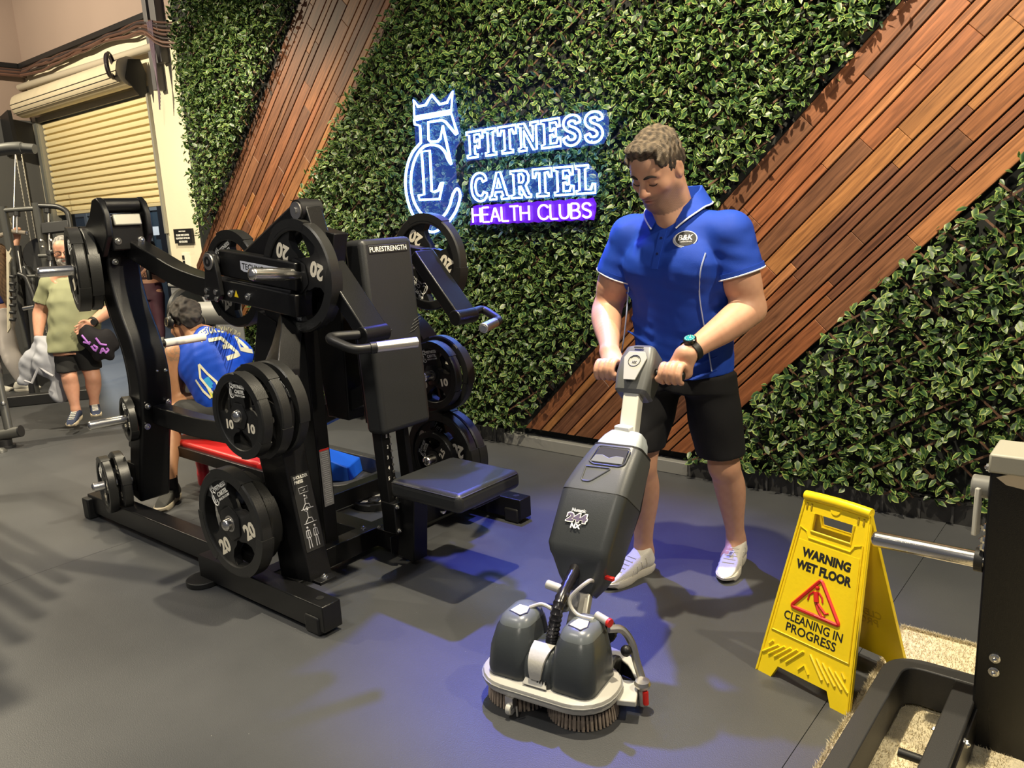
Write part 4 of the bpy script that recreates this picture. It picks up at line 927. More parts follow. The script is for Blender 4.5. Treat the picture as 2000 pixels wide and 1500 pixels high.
# ================================================================== WET FLOOR SIGN
SG = thing('wet_floor_sign', 'yellow folding WARNING WET FLOOR sign standing open on the black floor', 'warning sign', (-.76, 2.42, 0))
bl, br = Vector((-.926, 2.296, 0)), Vector((-.603, 2.205, 0)); e1 = (br-bl).normalized(); nb_ = Vector((-e1.y, e1.x, 0)); mid = (bl+br)/2
apex = mid+nb_*.17+Vector((0, 0, .588)); HL_ = (apex-mid).length; W0 = (br-bl).length/2; W1 = .112; TH = .012
def wa(b): return W0+(W1-W0)*b/HL_
for side in (0, 1):
    o = mid if side == 0 else mid+nb_*.34
    e2 = (apex-o).normalized(); ex = e1 if side == 0 else -e1; nn = ex.cross(e2)
    oo = o-nn*TH; P3_ = lambda a, b, h=0.: o+ex*a+e2*b+nn*h
    p_ = MB(); H = HL_-.012; hz0, hz1, hw = H-.105, H-.048, .068
    p_.prism([(-W0, 0), (-W0+.060, 0), (-W0+.078, .042), (W0-.082, .042), (W0-.062, 0), (W0, 0), (wa(hz0), hz0), (-wa(hz0), hz0)], oo, ex, e2, TH)
    p_.prism([(-wa(hz0), hz0), (-hw, hz0), (-hw, hz1), (-wa(hz1), hz1)], oo, ex, e2, TH); p_.prism([(hw, hz0), (wa(hz0), hz0), (wa(hz1), hz1), (hw, hz1)], oo, ex, e2, TH)
    p_.prism([(-wa(hz1), hz1), (wa(hz1), hz1), (W1+.002, H), (-W1-.002, H)], oo, ex, e2, TH)
    p_.build('front_panel' if side == 0 else 'back_panel', M['yellow'], SG, smooth=False)
    rb = MB()
    def rib(pts, r=.0032): rb.tube([P3_(a, b, .001) for a, b in pts], r, 6)
    rib([(-W0+.006, .004), (-wa(H)+.006, H)]); rib([(W0-.006, .004), (wa(H)-.006, H)])
    rib([(-wa(.15)+.018, .15), (wa(.15)-.018, .15), (wa(H-.13)-.018, H-.10), (hw+.014, H-.11), (hw+.004, H-.128), (-hw-.004, H-.128), (-hw-.014, H-.11), (-wa(H-.13)+.018, H-.10), (-wa(.15)+.018, .15)], .0028)
    rib([(-hw, hz0), (hw, hz0), (hw, hz1)], .004); rib([(-hw, hz0), (-hw, hz1)], .004)
    for i in range(6):
        for s in (-1, 1):
            a0 = s*(.012+.022*i); rib([(a0, .125-.004*i), (a0+s*(.052 if i < 5 else .03), .066 if i < 5 else .075)] if i < 5 else [(a0, .115), (a0+s*.012, .10)], .0042)
    rib([(-.018, .062), (0, .085), (.018, .062)], .004)
    rb.build('moulded_rib', M['yellow'], SG)
    pb = MB().prism([(-wa(.15)+.02, .152), (wa(.15)-.02, .152), (wa(H-.14)-.02, H-.14), (-wa(H-.14)+.02, H-.14)], P3_(0, 0, .0), ex, e2, .0012); pb.build('face_panel', M['yellow'], SG, smooth=False)
    for i, (s_, b, w_, h_, bd) in enumerate((('WARNING', .425, .168, .030, .05), ('WET FLOOR', .383, .192, .030, .05), ('CLEANING IN', .213, .205, .028, .015), ('PROGRESS', .178, .175, .028, .015))):
        tm = MB(); text_on(tm, s_, P3_(0, b, .0013), ex, e2, w_, h_, .0012, bd); tm.build('lettering', M['ink'], SG)
    tr = MB(); ta, tb_, tc_ = (-.086, .245), (.086, .245), (0, .360)
    tr.tube(round_path([P3_(*q, .0012) for q in ((0, .245), tb_, tc_, ta, (0, .245))], .012, 4), .0062, 6)
    tr.build('red_triangle', M['red'], SG)
    fg = MB()
    def lim(pts, r): fg.tube([P3_(a, b, .001) for a, b in pts], r, 6)
    fg.sphere(P3_(-.008, .331, .001), .0075, 10)
    lim([(-.010, .318), (-.002, .288)], .0095); lim([(-.016, .316), (-.030, .302), (-.032, .284)], .0035); lim([(.0, .318), (.014, .306), (.018, .292)], .0035)
    lim([(-.002, .288), (.014, .276), (.034, .262)], .005); lim([(.034, .262), (.044, .268)], .003); lim([(-.004, .286), (.006, .268), (.024, .250)], .005); lim([(.024, .250), (.034, .254)], .003)
    fg.build('slipping_figure', M['red'], SG)
    if side:
        gh = mat('print_showing_through', (.62, .42, .01), .4); tm = MB()
        for s_, b, w_ in (('CLEANING IN', .213, .205), ('PROGRESS', .178, .175)): text_on(tm, s_, P3_(0, b, -TH-.0012), ex, e2, w_, .028, .001, .01)
        tm.build('ghost_lettering', gh, SG)
hg = MB().tube([apex-e1*W1-Vector((0, 0, .012)), apex-e1*W1*.5-Vector((0, 0, .009)), apex-Vector((0, 0, .008)), apex+e1*W1*.5-Vector((0, 0, .009)), apex+e1*W1-Vector((0, 0, .012))], .016, 16)
hg.build('top_hinge', M['yellow'], SG)
e2 = (apex-mid).normalized(); nn = e1.cross(e2)
MB().lathe([(.0, .002), (.017, .002), (.019, -.002), (.0, -.002)], mid+e2*(HL_-.030)+nn*.001, nn, 20, closed=False).build('round_boss', M['yellow'], SG)
sl = MB()
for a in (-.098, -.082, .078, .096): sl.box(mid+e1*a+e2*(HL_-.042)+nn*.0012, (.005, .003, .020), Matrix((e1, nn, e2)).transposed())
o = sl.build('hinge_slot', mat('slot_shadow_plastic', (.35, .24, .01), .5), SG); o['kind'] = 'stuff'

# ================================================================== FLOOR SCRUBBER
SB = thing('floor_scrubber', 'grey twin-brush upright floor scrubber held by the man in the blue polo', 'floor scrubber', (-1.37, 1.78, 0))
hd = radians(8); sx, sy = Vector((cos(hd), sin(hd), 0)), Vector((-sin(hd), cos(hd), 0)); so = Vector((-1.372, 1.772, 0))
S3 = lambda a, b, z: so+sx*a+sy*b+uz*z
def rrect(hw, hd_, r, n=6):                                   # rounded rectangle outline
    out = []
    for cx, cy, a0 in ((hw-r, hd_-r, 0), (-hw+r, hd_-r, pi/2), (-hw+r, -hd_+r, pi), (hw-r, -hd_+r, 1.5*pi)):
        for i in range(n+1): a = a0+pi/2*i/n; out.append((cx+r*cos(a), cy+r*sin(a)))
    return out
def lofted(secs, frame):                                      # secs: (hw, hd, r, z, da, db); frame(a, b, z)
    return MB().loft([[frame(a+da, b+db, z) for a, b in rrect(hw, h2, r)] for hw, h2, r, z, da, db in secs])
lofted([(.205, .105, .1, .062, 0, 0), (.222, .125, .115, .066, 0, 0), (.226, .13, .118, .082, 0, 0), (.222, .125, .115, .098, 0, 0), (.205, .11, .1, .104, 0, 0), (.17, .09, .08, .106, 0, 0)], S3).build('deck', M['deck'], SB)
lofted([(.2275, .1315, .118, .084, 0, 0), (.2275, .1315, .118, .089, 0, 0)], S3).build('bumper_strip', mat('bumper_grey', (.22, .22, .21), .4), SB)
M['bristle'] = mat('brown_bristles', (.30, .24, .19), .8, var=.4, vscale=90)
for s in (-1, 1):
    c = S3(s*.108, .0, 0); bm_ = MB().lathe([(.02, .03), (.098, .03), (.103, .062), (.02, .062)], c, uz, 32); bm_.build('brush_block', M['black2'], SB)
    br_ = MB()
    for i in range(230):
        a = 2*pi*i/230*3; rr_ = .082+.020*(i % 3)/2; p0 = c+Vector((cos(a)*rr_, sin(a)*rr_, .05)); p1 = c+Vector((cos(a)*(rr_+.006), sin(a)*(rr_+.006), .002)); br_.tube([p0, p1], [.0042, .0034], 5)
    o = br_.build('bristle_ring', M['bristle'], SB); o['kind'] = 'stuff'
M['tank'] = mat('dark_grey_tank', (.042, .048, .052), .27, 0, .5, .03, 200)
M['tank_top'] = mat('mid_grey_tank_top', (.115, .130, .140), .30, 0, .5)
for s in (-1, 1):
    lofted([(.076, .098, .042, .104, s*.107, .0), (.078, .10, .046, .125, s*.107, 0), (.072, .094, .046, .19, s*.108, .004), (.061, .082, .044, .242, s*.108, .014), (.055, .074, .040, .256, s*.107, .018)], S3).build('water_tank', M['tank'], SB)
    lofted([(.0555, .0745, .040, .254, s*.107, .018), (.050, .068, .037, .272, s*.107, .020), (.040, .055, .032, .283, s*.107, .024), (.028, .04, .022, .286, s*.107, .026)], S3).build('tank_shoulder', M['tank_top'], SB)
    pt = [(-.024, -.018), (.018, -.030), (.030, -.008), (.022, .022), (-.014, .024)]
    MB().prism([(a, b) for a, b in pt], S3(s*.104-.002, .006, .285), sx, (sy+uz*.04).normalized(), .004).build('tank_cap', M['white'], SB, bev=.001)
    MB().prism([(a*1.12, b*1.12) for a, b in pt], S3(s*.104-.002, .006, .2842), sx, (sy+uz*.04).normalized(), .003).build('cap_border', M['ink'], SB)
lofted([(.056, .086, .03, .104, 0, -.012), (.055, .085, .03, .15, 0, -.010), (.052, .078, .03, .180, 0, -.006), (.045, .060, .03, .202, 0, .0), (.030, .035, .025, .212, 0, .01)], S3).build('hose_housing', M['tank'], SB)
lp = [S3(0, -.0985, .128), S3(0, -.0965, .155), S3(0, -.0865, .184), S3(0, -.062, .205), S3(0, -.028, .2145)]
bd = MB(); rows = []
for i, p in enumerate(smooth_path(lp, 4)):
    w_ = .017+.019*(i/16); rows.append((p-sx*w_+sy*-.004+uz*.002, p+sx*w_+sy*-.004+uz*.002))
bd.loft([[a, b, b+sy*.008-uz*.004, a+sy*.008-uz*.004] for a, b in rows]); bd.build('beige_strap', M['deck'], SB)
MB().prism([(-.042, .0), (.042, .0), (.034, .022), (.012, .040), (-.016, .038), (-.036, .020)], S3(0, -.104, .1075), sx, (uz*.8+sy*.6).normalized(), .006).build('front_badge', M['silver'], SB, bev=.002)
gr = MB()
for i in range(4): gr.box(S3(.008+.009*i, -.105+.006, .122), (.003, .004, .022), Matrix.Rotation(hd, 3, 'Z'))
o = gr.build('badge_vent', M['ink'], SB); o['kind'] = 'stuff'
wheel = MB().lathe([(.006, -.008), (.018, -.008), (.020, 0), (.018, .008), (.006, .008)], S3(-.075, -.130, .028), sx, 18); wheel.build('front_roller', M['silver'], SB)
MB().box(S3(-.075, -.125, .052), (.03, .018, .03)).cyl(S3(-.05, -.132, .045), S3(-.048, -.134, .012), .003, 6).build('roller_bracket', M['steel'], SB)
# hose from the centre housing up to the body
A0, A1 = Vector((-1.385, 1.86, .20)), Vector((-1.428, 2.45, .945)); ad = (A1-A0).normalized(); al = sx; an = ad.cross(al).normalized()*1
if an.y > 0: an = -an                                         # faces us
B3 = lambda a, b, s: A0+ad*s+al*a-an*b                          # b grows towards the man
hp = smooth_path([S3(.012, -.01, .20), S3(.018, -.005, .25), S3(.024, .035, .33), B3(.0, -.035, .20)], 12)
hs_ = MB(); hs_.tube(hp, [.0205 if i % 2 else .0175 for i in range(len(hp))], 14); hs_.build('suction_hose', mat('black_hose', (.012, .011, .013), .25), SB)
def tubep(name, pts, r, mt): return MB().tube(smooth_path(pts, 6), r, 9).build(name, mt, SB)
tubep('water_tube', [S3(-.085, .03, .286), S3(-.05, .05, .295), S3(.0, .05, .285), S3(.05, .055, .30)], .0065, M['deck'])
tubep('water_tube', [S3(.13, .05, .285), S3(.07, .05, .29), S3(.045, .06, .33), S3(.09, .10, .38), B3(.05, .02, .17)], .0065, M['deck'])
tubep('black_tube', [S3(-.06, .06, .29), S3(-.02, .07, .288), S3(.03, .07, .30)], .0055, M['black2'])
MB().cyl(S3(-.045, .075, .355), S3(.022, .075, .345), .0145, 14).build('foot_lever_pad', M['deck'], SB, bev=.004)
MB().box(S3(.024, .075, .315), (.012, .022, .075)).build('foot_lever', mat('lever_grey', (.2, .2, .19), .4), SB, bev=.003)
MB().beam([S3(.02, .075, .10), S3(.035, .10, .20), B3(.03, .0, .16)], .055, .03, sx).beam([S3(.075, .09, .10), S3(.07, .10, .23), B3(.045, .01, .16)], .018, .03, sx).build('pivot_yoke', mat('cast_alloy', (.36, .35, .32), .4, .5), SB, bev=.004)
MB().cyl(S3(.13, .07, .29), S3(.175, .055, .285), .013, 12).build('latch', M['deck'], SB); MB().cyl(S3(.175, .055, .285), S3(.184, .052, .284), .014, 12).build('red_latch', M['red'], SB)
gw = []
for i in range(48): a = 2*pi*i/48; gw.append(((.042+(.004 if i % 2 else 0))*cos(a), (.042+(.004 if i % 2 else 0))*sin(a)))
MB().prism(gw, S3(.115, .155, .20), sx, uz, .02).build('cog_wheel', M['rubber'], SB)
for x in (-.13, .14): MB().lathe([(.01, -.012), (.045, -.012), (.05, -.006), (.05, .006), (.045, .012), (.01, .012)], S3(x, .165, .05), sx, 24).build('rear_wheel', M['rubber'], SB)
# squeegee arm at the rear
MB().beam([S3(-.21, .19, .035), S3(-.1, .235, .035), S3(.05, .245, .035), S3(.18, .215, .035), S3(.245, .13, .035)], .012, .055, Vector((0, 0, 1)).cross(sx)*0+uz*0+sy).build('squeegee_blade', M['black2'], SB)
MB().beam(smooth_path([S3(-.20, .18, .068), S3(0, .24, .072), S3(.16, .215, .072), S3(.245, .13, .07)], 4), .035, .010, (sy+sx*.3)).build('squeegee_bar', M['silver'], SB, bev=.003)
MB().tube(smooth_path([S3(.155, .10, .235), S3(.185, .13, .225), S3(.215, .135, .185), S3(.235, .125, .13), S3(.255, .115, .085)], 5), .0125, 10).build('lift_arm', M['steel'], SB)
MB().box(S3(.232, .06, .06), (.06, .11, .02), Matrix.Rotation(hd+.3, 3, 'Z')).build('side_plate', M['silver'], SB, bev=.004)
MB().cyl(S3(.270, .085, .075), S3(.270, .085, .015), .013, 14).build('castor_post', M['deck'], SB, bev=.003); MB().lathe([(.0, .012), (.022, .010), (.026, 0), (.022, -.010), (.0, -.012)], S3(.270, .085, .088), uz, 18, closed=False).build('castor_cap', M['steel'], SB)
MB().cyl(S3(.283, .075, .070), S3(.285, .073, .03), .009, 10).build('red_clip', M['red'], SB)
MB().sphere(S3(.205, .115, .165), .018, 12).build('knob', M['black2'], SB)
# upper body on its leaning column
def blof(secs): return MB().loft([[B3(a+da, b+db, s) for a, b in rrect(hw, h2, r)] for hw, h2, r, s, da, db in secs])
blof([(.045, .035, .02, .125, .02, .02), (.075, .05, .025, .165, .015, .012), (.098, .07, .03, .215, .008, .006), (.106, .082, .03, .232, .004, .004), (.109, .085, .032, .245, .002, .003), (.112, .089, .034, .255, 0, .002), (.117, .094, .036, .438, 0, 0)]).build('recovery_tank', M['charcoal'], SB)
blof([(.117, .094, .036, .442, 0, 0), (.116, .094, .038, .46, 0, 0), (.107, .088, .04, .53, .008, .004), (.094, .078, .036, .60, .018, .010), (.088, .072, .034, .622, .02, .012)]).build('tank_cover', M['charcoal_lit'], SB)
blof([(.116, .093, .036, .4375, 0, 0), (.116, .093, .036, .4425, 0, 0)]).build('tank_seam', M['ink'], SB)
blof([(.080, .064, .03, .622, .016, .012), (.079, .062, .03, .640, .016, .012), (.070, .054, .026, .668, .020, .014), (.058, .044, .024, .690, .022, .016), (.04, .03, .02, .694, .022, .018)]).build('clear_lid', mat('cloudy_clear_lid', (.62, .68, .72), .15, 0, .6, alpha=.72, var=.35, vscale=30), SB)
blof([(.089, .073, .034, .618, .02, .012), (.089, .073, .034, .626, .02, .012)]).build('lid_gasket', M['ink'], SB)
bs = MB().prism([(-.088, .28), (.10, .28), (.11, .45), (.095, .62), (.02, .66), (-.06, .62), (-.09, .45)], B3(.0, .098, 0), al, ad, .03); bs.build('back_shell', M['black2'], SB, bev=.006)
def fpanel(name, poly, s0, dep, mt, th=.004, bev=.002):           # a moulding on the front face of the cover, which leans back above the seam
    f0, f1 = B3(0, -.094, .46), B3(.02, -.070, .622); up = (f1-f0).normalized(); n_ = al.cross(up).normalized()
    if n_.dot(an) < 0: n_ = -n_
    o_ = f0+n_*dep; return MB().prism(poly, o_, al, up, th if al.cross(up).dot(an) > 0 else -th).build(name, mt, SB, bev=bev)
fpanel('handle_recess', [(-.050, .095), (-.043, .148), (.060, .148), (.066, .095), (.05, .085), (-.04, .085)], 0, .0005, mat('recess_black', (.006, .006, .006), .6), .001, 0)
fpanel('handle_lip', [(-.052, .088), (.064, .088), (.058, .116), (.03, .118), (.008, .108), (-.02, .118), (-.044, .116)], 0, .0012, mat('recess_grey', (.16, .17, .17), .4), .003)
for pts in ([(-.056, .090), (-.049, .152), (.066, .152), (.071, .092), (.058, .080), (-.04, .080), (-.056, .090)], [(-.058, .068), (-.050, .012), (-.018, .012), (.034, .070), (-.058, .068)]):
    f0, f1 = B3(0, -.094, .46), B3(.02, -.070, .622); up = (f1-f0).normalized(); n_ = al.cross(up); n_ = n_ if n_.dot(an) > 0 else -n_
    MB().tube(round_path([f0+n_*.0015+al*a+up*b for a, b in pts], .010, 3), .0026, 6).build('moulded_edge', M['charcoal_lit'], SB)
fo, fu = B3(-.020, -.094, .335), ad
for s_, dz, w_, h_, bd_ in (('Numatic', .033, .050, .012, .02), ('244', .008, .070, .027, .05), ('NX', -.020, .036, .017, .05)):
    tm = MB(); text_on(tm, s_, fo+an*.003+fu*dz+al*(.004 if dz < 0 else 0), al, fu, w_, h_, .0012, bd_); tm.build('print_lettering', M['white'] if s_ != '244' else mat('grey_violet_print', (.10, .075, .13), .5), SB)
bo = MB(); text_on(bo, '244', fo+an*.0018+fu*.008, al, fu, .078, .035, .001, .10); bo.build('print_border', M['white'], SB)
MB().box2(B3(.10, -.01, .19)-Vector((.004, .01, .006)), B3(.10, -.01, .19)+Vector((.028, .004, .006))).build('red_tab', M['red'], SB, bev=.002)
blof([(.030, .026, .006, .66, .026, .02), (.030, .026, .006, .86, 0, 0)]).build('handle_column', M['silver'], SB, bev=.003)
MB().box(B3(.014, -.02, .70), (.06, .03, .02)).build('white_clip', M['white'], SB, bev=.003)
M['head'] = mat('grey_handle_head', (.105, .108, .105), .42, 0, .5, .04, 300)
blof([(.050, .040, .016, .835, 0, .012), (.060, .050, .018, .845, 0, .010), (.066, .058, .02, .90, 0, .004), (.064, .060, .02, .96, 0, 0), (.055, .056, .022, 1.005, 0, .002), (.040, .04, .02, 1.022, 0, .006)]).build('control_head', M['head'], SB)
hf = MB().prism([(-.022, .868), (.022, .868), (.043, .955), (.030, .980), (-.030, .980), (-.043, .955)], B3(0, -.0605, 0), al, ad, .005)
hf.build('head_badge', mat('pale_grey_badge', (.36, .36, .33), .4), SB, bev=.0015)
MB().tube([B3(.022*cos(a), -.0665, .942+.022*sin(a)) for a in np.linspace(0, 2*pi, 25)[:-1]], .0012, 5, closed=True).tube([B3(.017*cos(a), -.0665, .945+.015*sin(a)) for a in np.linspace(.5, 2.7, 9)], .001, 5).build('badge_face_ring', M['ink'], SB)
tm = MB(); text_on(tm, 'NX', B3(.002, -.066, .936), al, ad, .016, .010, .001, .04); tm.build('badge_mark', M['ink'], SB)
MB().box(B3(0, -.062, .998), (.034, .004, .005), Matrix((al, an, ad)).transposed()).build('head_slot', M['ink'], SB)
for s in (-1, 1): MB().cyl(B3(s*.05, -.0, .930), B3(s*.168, .002, .926), .0155, 16).build('hand_grip', M['black2'], SB, bev=.004)
MB().beam([B3(-.05, .02, .885), B3(-.085, .025, .876)], .012, .010, an).build('red_trigger', M['red'], SB, bev=.002)

# ================================================================== RIGHT-HAND MACHINE
RM = thing('sled_machine', 'black steel machine at the right edge with a tall post and U-shaped floor frame', 'gym machine', (-.2, 2.2, 0))
MB().box2((-.300, 2.26, .0), (.02, 2.40, .795)).build('upright', M['black'], RM, bev=.006)
MB().box2((-.304, 2.255, .795), (.03, 2.41, .846)).build('end_cap', mat('grey_cap', (.33, .32, .27), .5), RM, bev=.006)
MB().prism([(-.285, .785), (-.25, .80), (-.20, .792), (-.185, .775), (-.215, .762), (-.262, .768)], (0, 2.2595, 0), (1, 0, 0), (0, 0, 1), .0012).build('worn_patch', mat('chipped_paint_primer', (.52, .43, .30), .7), RM, smooth=False)
MB().rod((-.29, 2.29, .54), (-.585, 2.29, .54), .0225, 24).build('plate_horn', M['chrome'], RM)
MB().lathe([(.0, 0), (.032, 0), (.032, -.02), (.0, -.02)], (-.302, 2.29, .54), ux, 24, closed=False).build('horn_collar', M['rubber'], RM)
MB().cyl((-.345, 2.31, .738), (-.30, 2.31, .738), .030, 20).build('pivot_boss', mat('grey_boss', (.20, .20, .19), .45), RM, bev=.004)
MB().prism([(-.012, 0), (.012, 0), (.012, .09), (.004, .13), (-.008, .13)], (-.330, 2.275, .615), (.3, 1, 0), (0, 0, 1), .012).build('latch_plate', M['silver'], RM, bev=.003)
bolts([(-.302, 2.285, z) for z in (.80, .635, .60, .578)], (-1, 0, 0), .010, parent=RM); bolts([(-.255, 2.26, .285), (-.255, 2.26, .245)], (0, -1, 0), .011, parent=RM)
UT, UH = .14, .115
fr = MB().beam(round_path([(-.475, -.6, UT-UH/2), (-.475, 2.36, UT-UH/2), (-.285, 2.36, UT-UH/2)], .09, 6), .065, UH, (1, 0, 0)) if 0 else None
def ubeam(name, pts, w_, z0, z1):
    pts = [Vector((*p, 0)) for p in pts]; L_, R_ = [], []
    for i, p in enumerate(pts):
        t = (pts[min(i+1, len(pts)-1)]-pts[max(i-1, 0)]).normalized(); n_ = Vector((-t.y, t.x, 0))*w_/2; L_.append(p+n_); R_.append(p-n_)
    return MB().loft([[a+uz*z0, b+uz*z0, b+uz*z1, a+uz*z1] for a, b in zip(L_, R_)]).build(name, M['frame_grey'], RM, bev=.004)
M['frame_grey'] = mat('charcoal_powder_coat', (.026, .026, .027), .5, 0, .5, .15, 350)
arc_ = [(p.x, p.y) for p in round_path([(-.515, .4, 0), (-.515, 2.375, 0), (-.33, 2.375, 0), (-.28, 2.375, 0)], .085, 7)]
ubeam('floor_frame', arc_, .055, .02, UT)
ubeam('floor_rail', [(-.325, .4), (-.325, 2.35)], .062, .02, UT)
MB().box2((-.296, 1.2, .02), (-.285, 2.26, .12)).build('mount_plate', M['black'], RM)
bolts([(-.290, 2.10, .11), (-.290, 2.0, .07)], (1, 0, 0), .012, parent=RM); bolts([(-.357, 2.13, .10), (-.357, 2.06, .08)], (-1, 0, 0), .009, parent=RM)
MB().cyl((-.36, 2.02, .075), (-.425, 2.02, .075), .012, 12).build('stop_pin', M['rubber'], RM)
for y in (.6, 1.9): MB().box2((-.54, y, 0), (-.49, y+.08, .03)).build('rubber_foot', M['rubber'], RM)

# synthetic turf strip
TF = thing('turf_strip', 'pale cream synthetic turf strip under the machine at lower right', 'turf', (-.1, 2.0, 0))
M['turf'] = mat('cream_turf_fibre', (.66, .58, .40), .85, 0, .2, .6, 160, .28, 60)
MB().box2((-.600, .2, .0), (.55, 2.815, .009)).build('backing', M['turf'], TF, smooth=False)
nB = 26000; bx = rng.uniform(-.602, -.2, nB); by = rng.uniform(1.5, 2.818, nB)
ed = rng.integers(0, 6, nB); by = np.where(ed == 0, 2.813+rng.uniform(0, .006, nB), by); bx = np.where(ed == 1, -.599-rng.uniform(0, .005, nB), bx)
aa = rng.uniform(0, 2*pi, nB); le = rng.uniform(.008, .015, nB); tp = np.stack([bx+rng.normal(0, .006, nB), by+rng.normal(0, .006, nB), .007+le], 1)
b0 = np.stack([bx+.0016*np.cos(aa), by+.0016*np.sin(aa), np.full(nB, .006)], 1); b1 = np.stack([bx-.0016*np.cos(aa), by-.0016*np.sin(aa), np.full(nB, .006)], 1)
VV = np.stack([b0, b1, tp], 1).reshape(-1, 3)-np.array(TF.location); me = npmesh('pile', VV, np.arange(nB*3).reshape(-1, 3)); me.materials.append(M['turf'])
o = bpy.data.objects.new('pile', me); COL.objects.link(o); o.parent = TF; o['kind'] = 'stuff'
# ================================================================== PEOPLE
from mathutils.bvhtree import BVHTree
def at(px, py, d): return EYE+ray(px, py)*d
def bvh(o):
    off = Vector((0, 0, 0)); p = o.parent
    while p is not None: off = off+p.location; p = p.parent
    me = o.data; return BVHTree.FromPolygons([v.co+off for v in me.vertices], [tuple(p.vertices) for p in me.polygons])
def hit(tree, p, d):
    d = Vector(d).normalized(); r = tree.ray_cast(Vector(p)-d*.6, d, 1.6); return (r[0], r[1]) if r[0] is not None else (Vector(p), -d)
def hframe(f, tilt=0.):
    f = Vector(f).normalized(); r = Vector((-f.y, f.x, 0)).normalized()*1; r = f.cross(uz).normalized()*-1
    u = f.cross(-r).normalized(); u = u if u.z > 0 else -u
    if tilt: q = Matrix.Rotation(tilt, 3, f); r, u = q @ r, q @ u
    return r, f, u                                            # r points to the person's own left
def HP(hc, fr, sc): return lambda a, b, c: np.array(hc+fr[0]*(a*sc)+fr[1]*(b*sc)+fr[2]*(c*sc))
def head_sdf(S, hc, fr, sc=1., ears=True, heavy=0.):
    P = HP(hc, fr, sc); R = np.array([fr[0], fr[1], fr[2]]).T; E = lambda p, r, k=.02, op='+': S.ell(P(*p), np.array(r)*sc, k*sc, op, R)
    E((0, -.014, .026), (.077, .098, .088)); E((0, .030, -.035), (.066+heavy*.006, .066, .082), .03); E((0, .040, .035), (.062, .058, .050), .03)
    for s in (-1, 1):
        S.cone(P(s*.054, .004, -.070), P(s*.018, .066, -.112), .024*sc, .020*sc, .02*sc)
        E((s*.046, .062, -.034), (.022, .020, .018), .025)
    E((0, .074, -.108), (.024, .020, .018), .02); E((0, .055, -.075), (.045, .042, .04), .02)
    for s in (-1, 1): E((s*.032, .102, -.012), (.022, .016, .011), .012, '-')
    for s in (-1, 1):
        E((s*.032, .080, -.013), (.0165, .0145, .0135), .004)
        S.cone(P(s*.012, .094, .008), P(s*.052, .078, .008), .008*sc, .006*sc, .012*sc)
    S.cone(P(0, .092, .004), P(0, .116, -.042), .0088*sc, .0125*sc, .011*sc); E((0, .115, -.046), (.0138, .013, .0112), .008)
    for s in (-1, 1): E((s*.0125, .102, -.048), (.0095, .011, .0085), .006)
    E((0, .090, -.064), (.024, .013, .012), .014)
    E((0, .096, -.0735), (.0235, .0085, .0058), .005); E((0, .0955, -.0840), (.020, .0085, .0068), .004); S.cone(P(-.022, .100, -.0785), P(.022, .100, -.0785), .0028*sc, .0028*sc, .004*sc, '-')
    if ears:
        for s in (-1, 1):
            E((s*.079, -.012, -.016), (.010, .022, .033), .008); E((s*.088, -.008, -.010), (.006, .012, .018), .006, '-')
    return P
def skin_tone(base, hc=None, fr=None, sc=1., stubble=0., beard=None, extra=None):
    base = np.array(base)
    def f(V):
        n = np.sin(V[:, 0]*61+V[:, 2]*47)*np.sin(V[:, 1]*53-V[:, 2]*31)+.6*np.sin(V[:, 0]*151+V[:, 1]*127)*np.sin(V[:, 2]*139)
        C = base[None]*(1+.05*n[:, None]*np.array((.6, 1., 1.)))
        if hc is not None:
            q = (V-np.array(hc))/sc; a, b, c = q @ np.array(fr[0]), q @ np.array(fr[1]), q @ np.array(fr[2])
            inh = (np.abs(a) < .12) & (np.abs(b) < .14) & (c > -.14) & (c < .15)
            g = lambda x, w: np.exp(-(x/w)**2)
            mix = lambda C, w, col: C*(1-w[:, None])+np.array(col)*w[:, None]
            red = inh*(g(c+.046, .018)*g(a, .022)*(b > .07)*.22+(g(np.abs(a)-.05, .02)*g(c+.04, .02)*(b > .02))*.18); C = mix(C, red, (.62, .22, .15))
            lip = inh*g(a, .021)**2*g(c+.079, .0105)**2*(b > .08); C = mix(C, np.clip(lip*1.1, 0, .75), (.48, .16, .13))
            line = inh*g(a, .021)*g(c+.0785, .0030)*(b > .08); C = mix(C, line*.7, (.10, .03, .025))
            if stubble or beard is not None:
                zone = inh*np.clip((-.052-c)*40+np.clip(np.abs(a)-.03, 0, 1)*14, 0, 1)*np.clip((b-(-.01))*30, 0, 1)*(1-np.clip(lip*1.6, 0, 1))
                mous = inh*g(c+.062, .007)*g(a, .028)*(b > .07); zone = np.clip(zone+mous, 0, 1); zone *= .88+.12*np.sin(a*900)*np.sin(c*800)
                C = mix(C, zone*(stubble or .92), beard if beard is not None else base*np.array((.20, .24, .30)))
            lash = inh*g(np.abs(a)-.032, .013)*g(c+.020, .0042)*(b > .07); C = mix(C, lash*.75, (.03, .018, .014))
        if extra: C = extra(V, C)
        return np.clip(C, 0, 1)
    return f
def brows(hc, fr, sc, mt, root, tree):
    P = HP(hc, fr, sc)
    for s in (-1, 1):
        pts = [hit(tree, Vector(P(s*x, .11, z)), -fr[1])[0]+fr[1]*.001 for x, z in ((.012, .008), (.024, .012), (.038, .013), (.052, .006))]
        MB().tube(smooth_path(pts, 3), [.0026, .0042, .0050, .0054, .0054, .0050, .0046, .004, .0032, .0018], 6).build('eyebrow', mt, root)
        pts = [hit(tree, Vector(P(s*x, .11, z)), -fr[1])[0]+fr[1]*.0006 for x, z in ((.018, -.019), (.026, -.0225), (.034, -.0235), (.042, -.0215), (.048, -.017))]
        MB().tube(smooth_path(pts, 3), [.001]+[.0019]*11+[.001], 5).build('eyelash', mt, root)
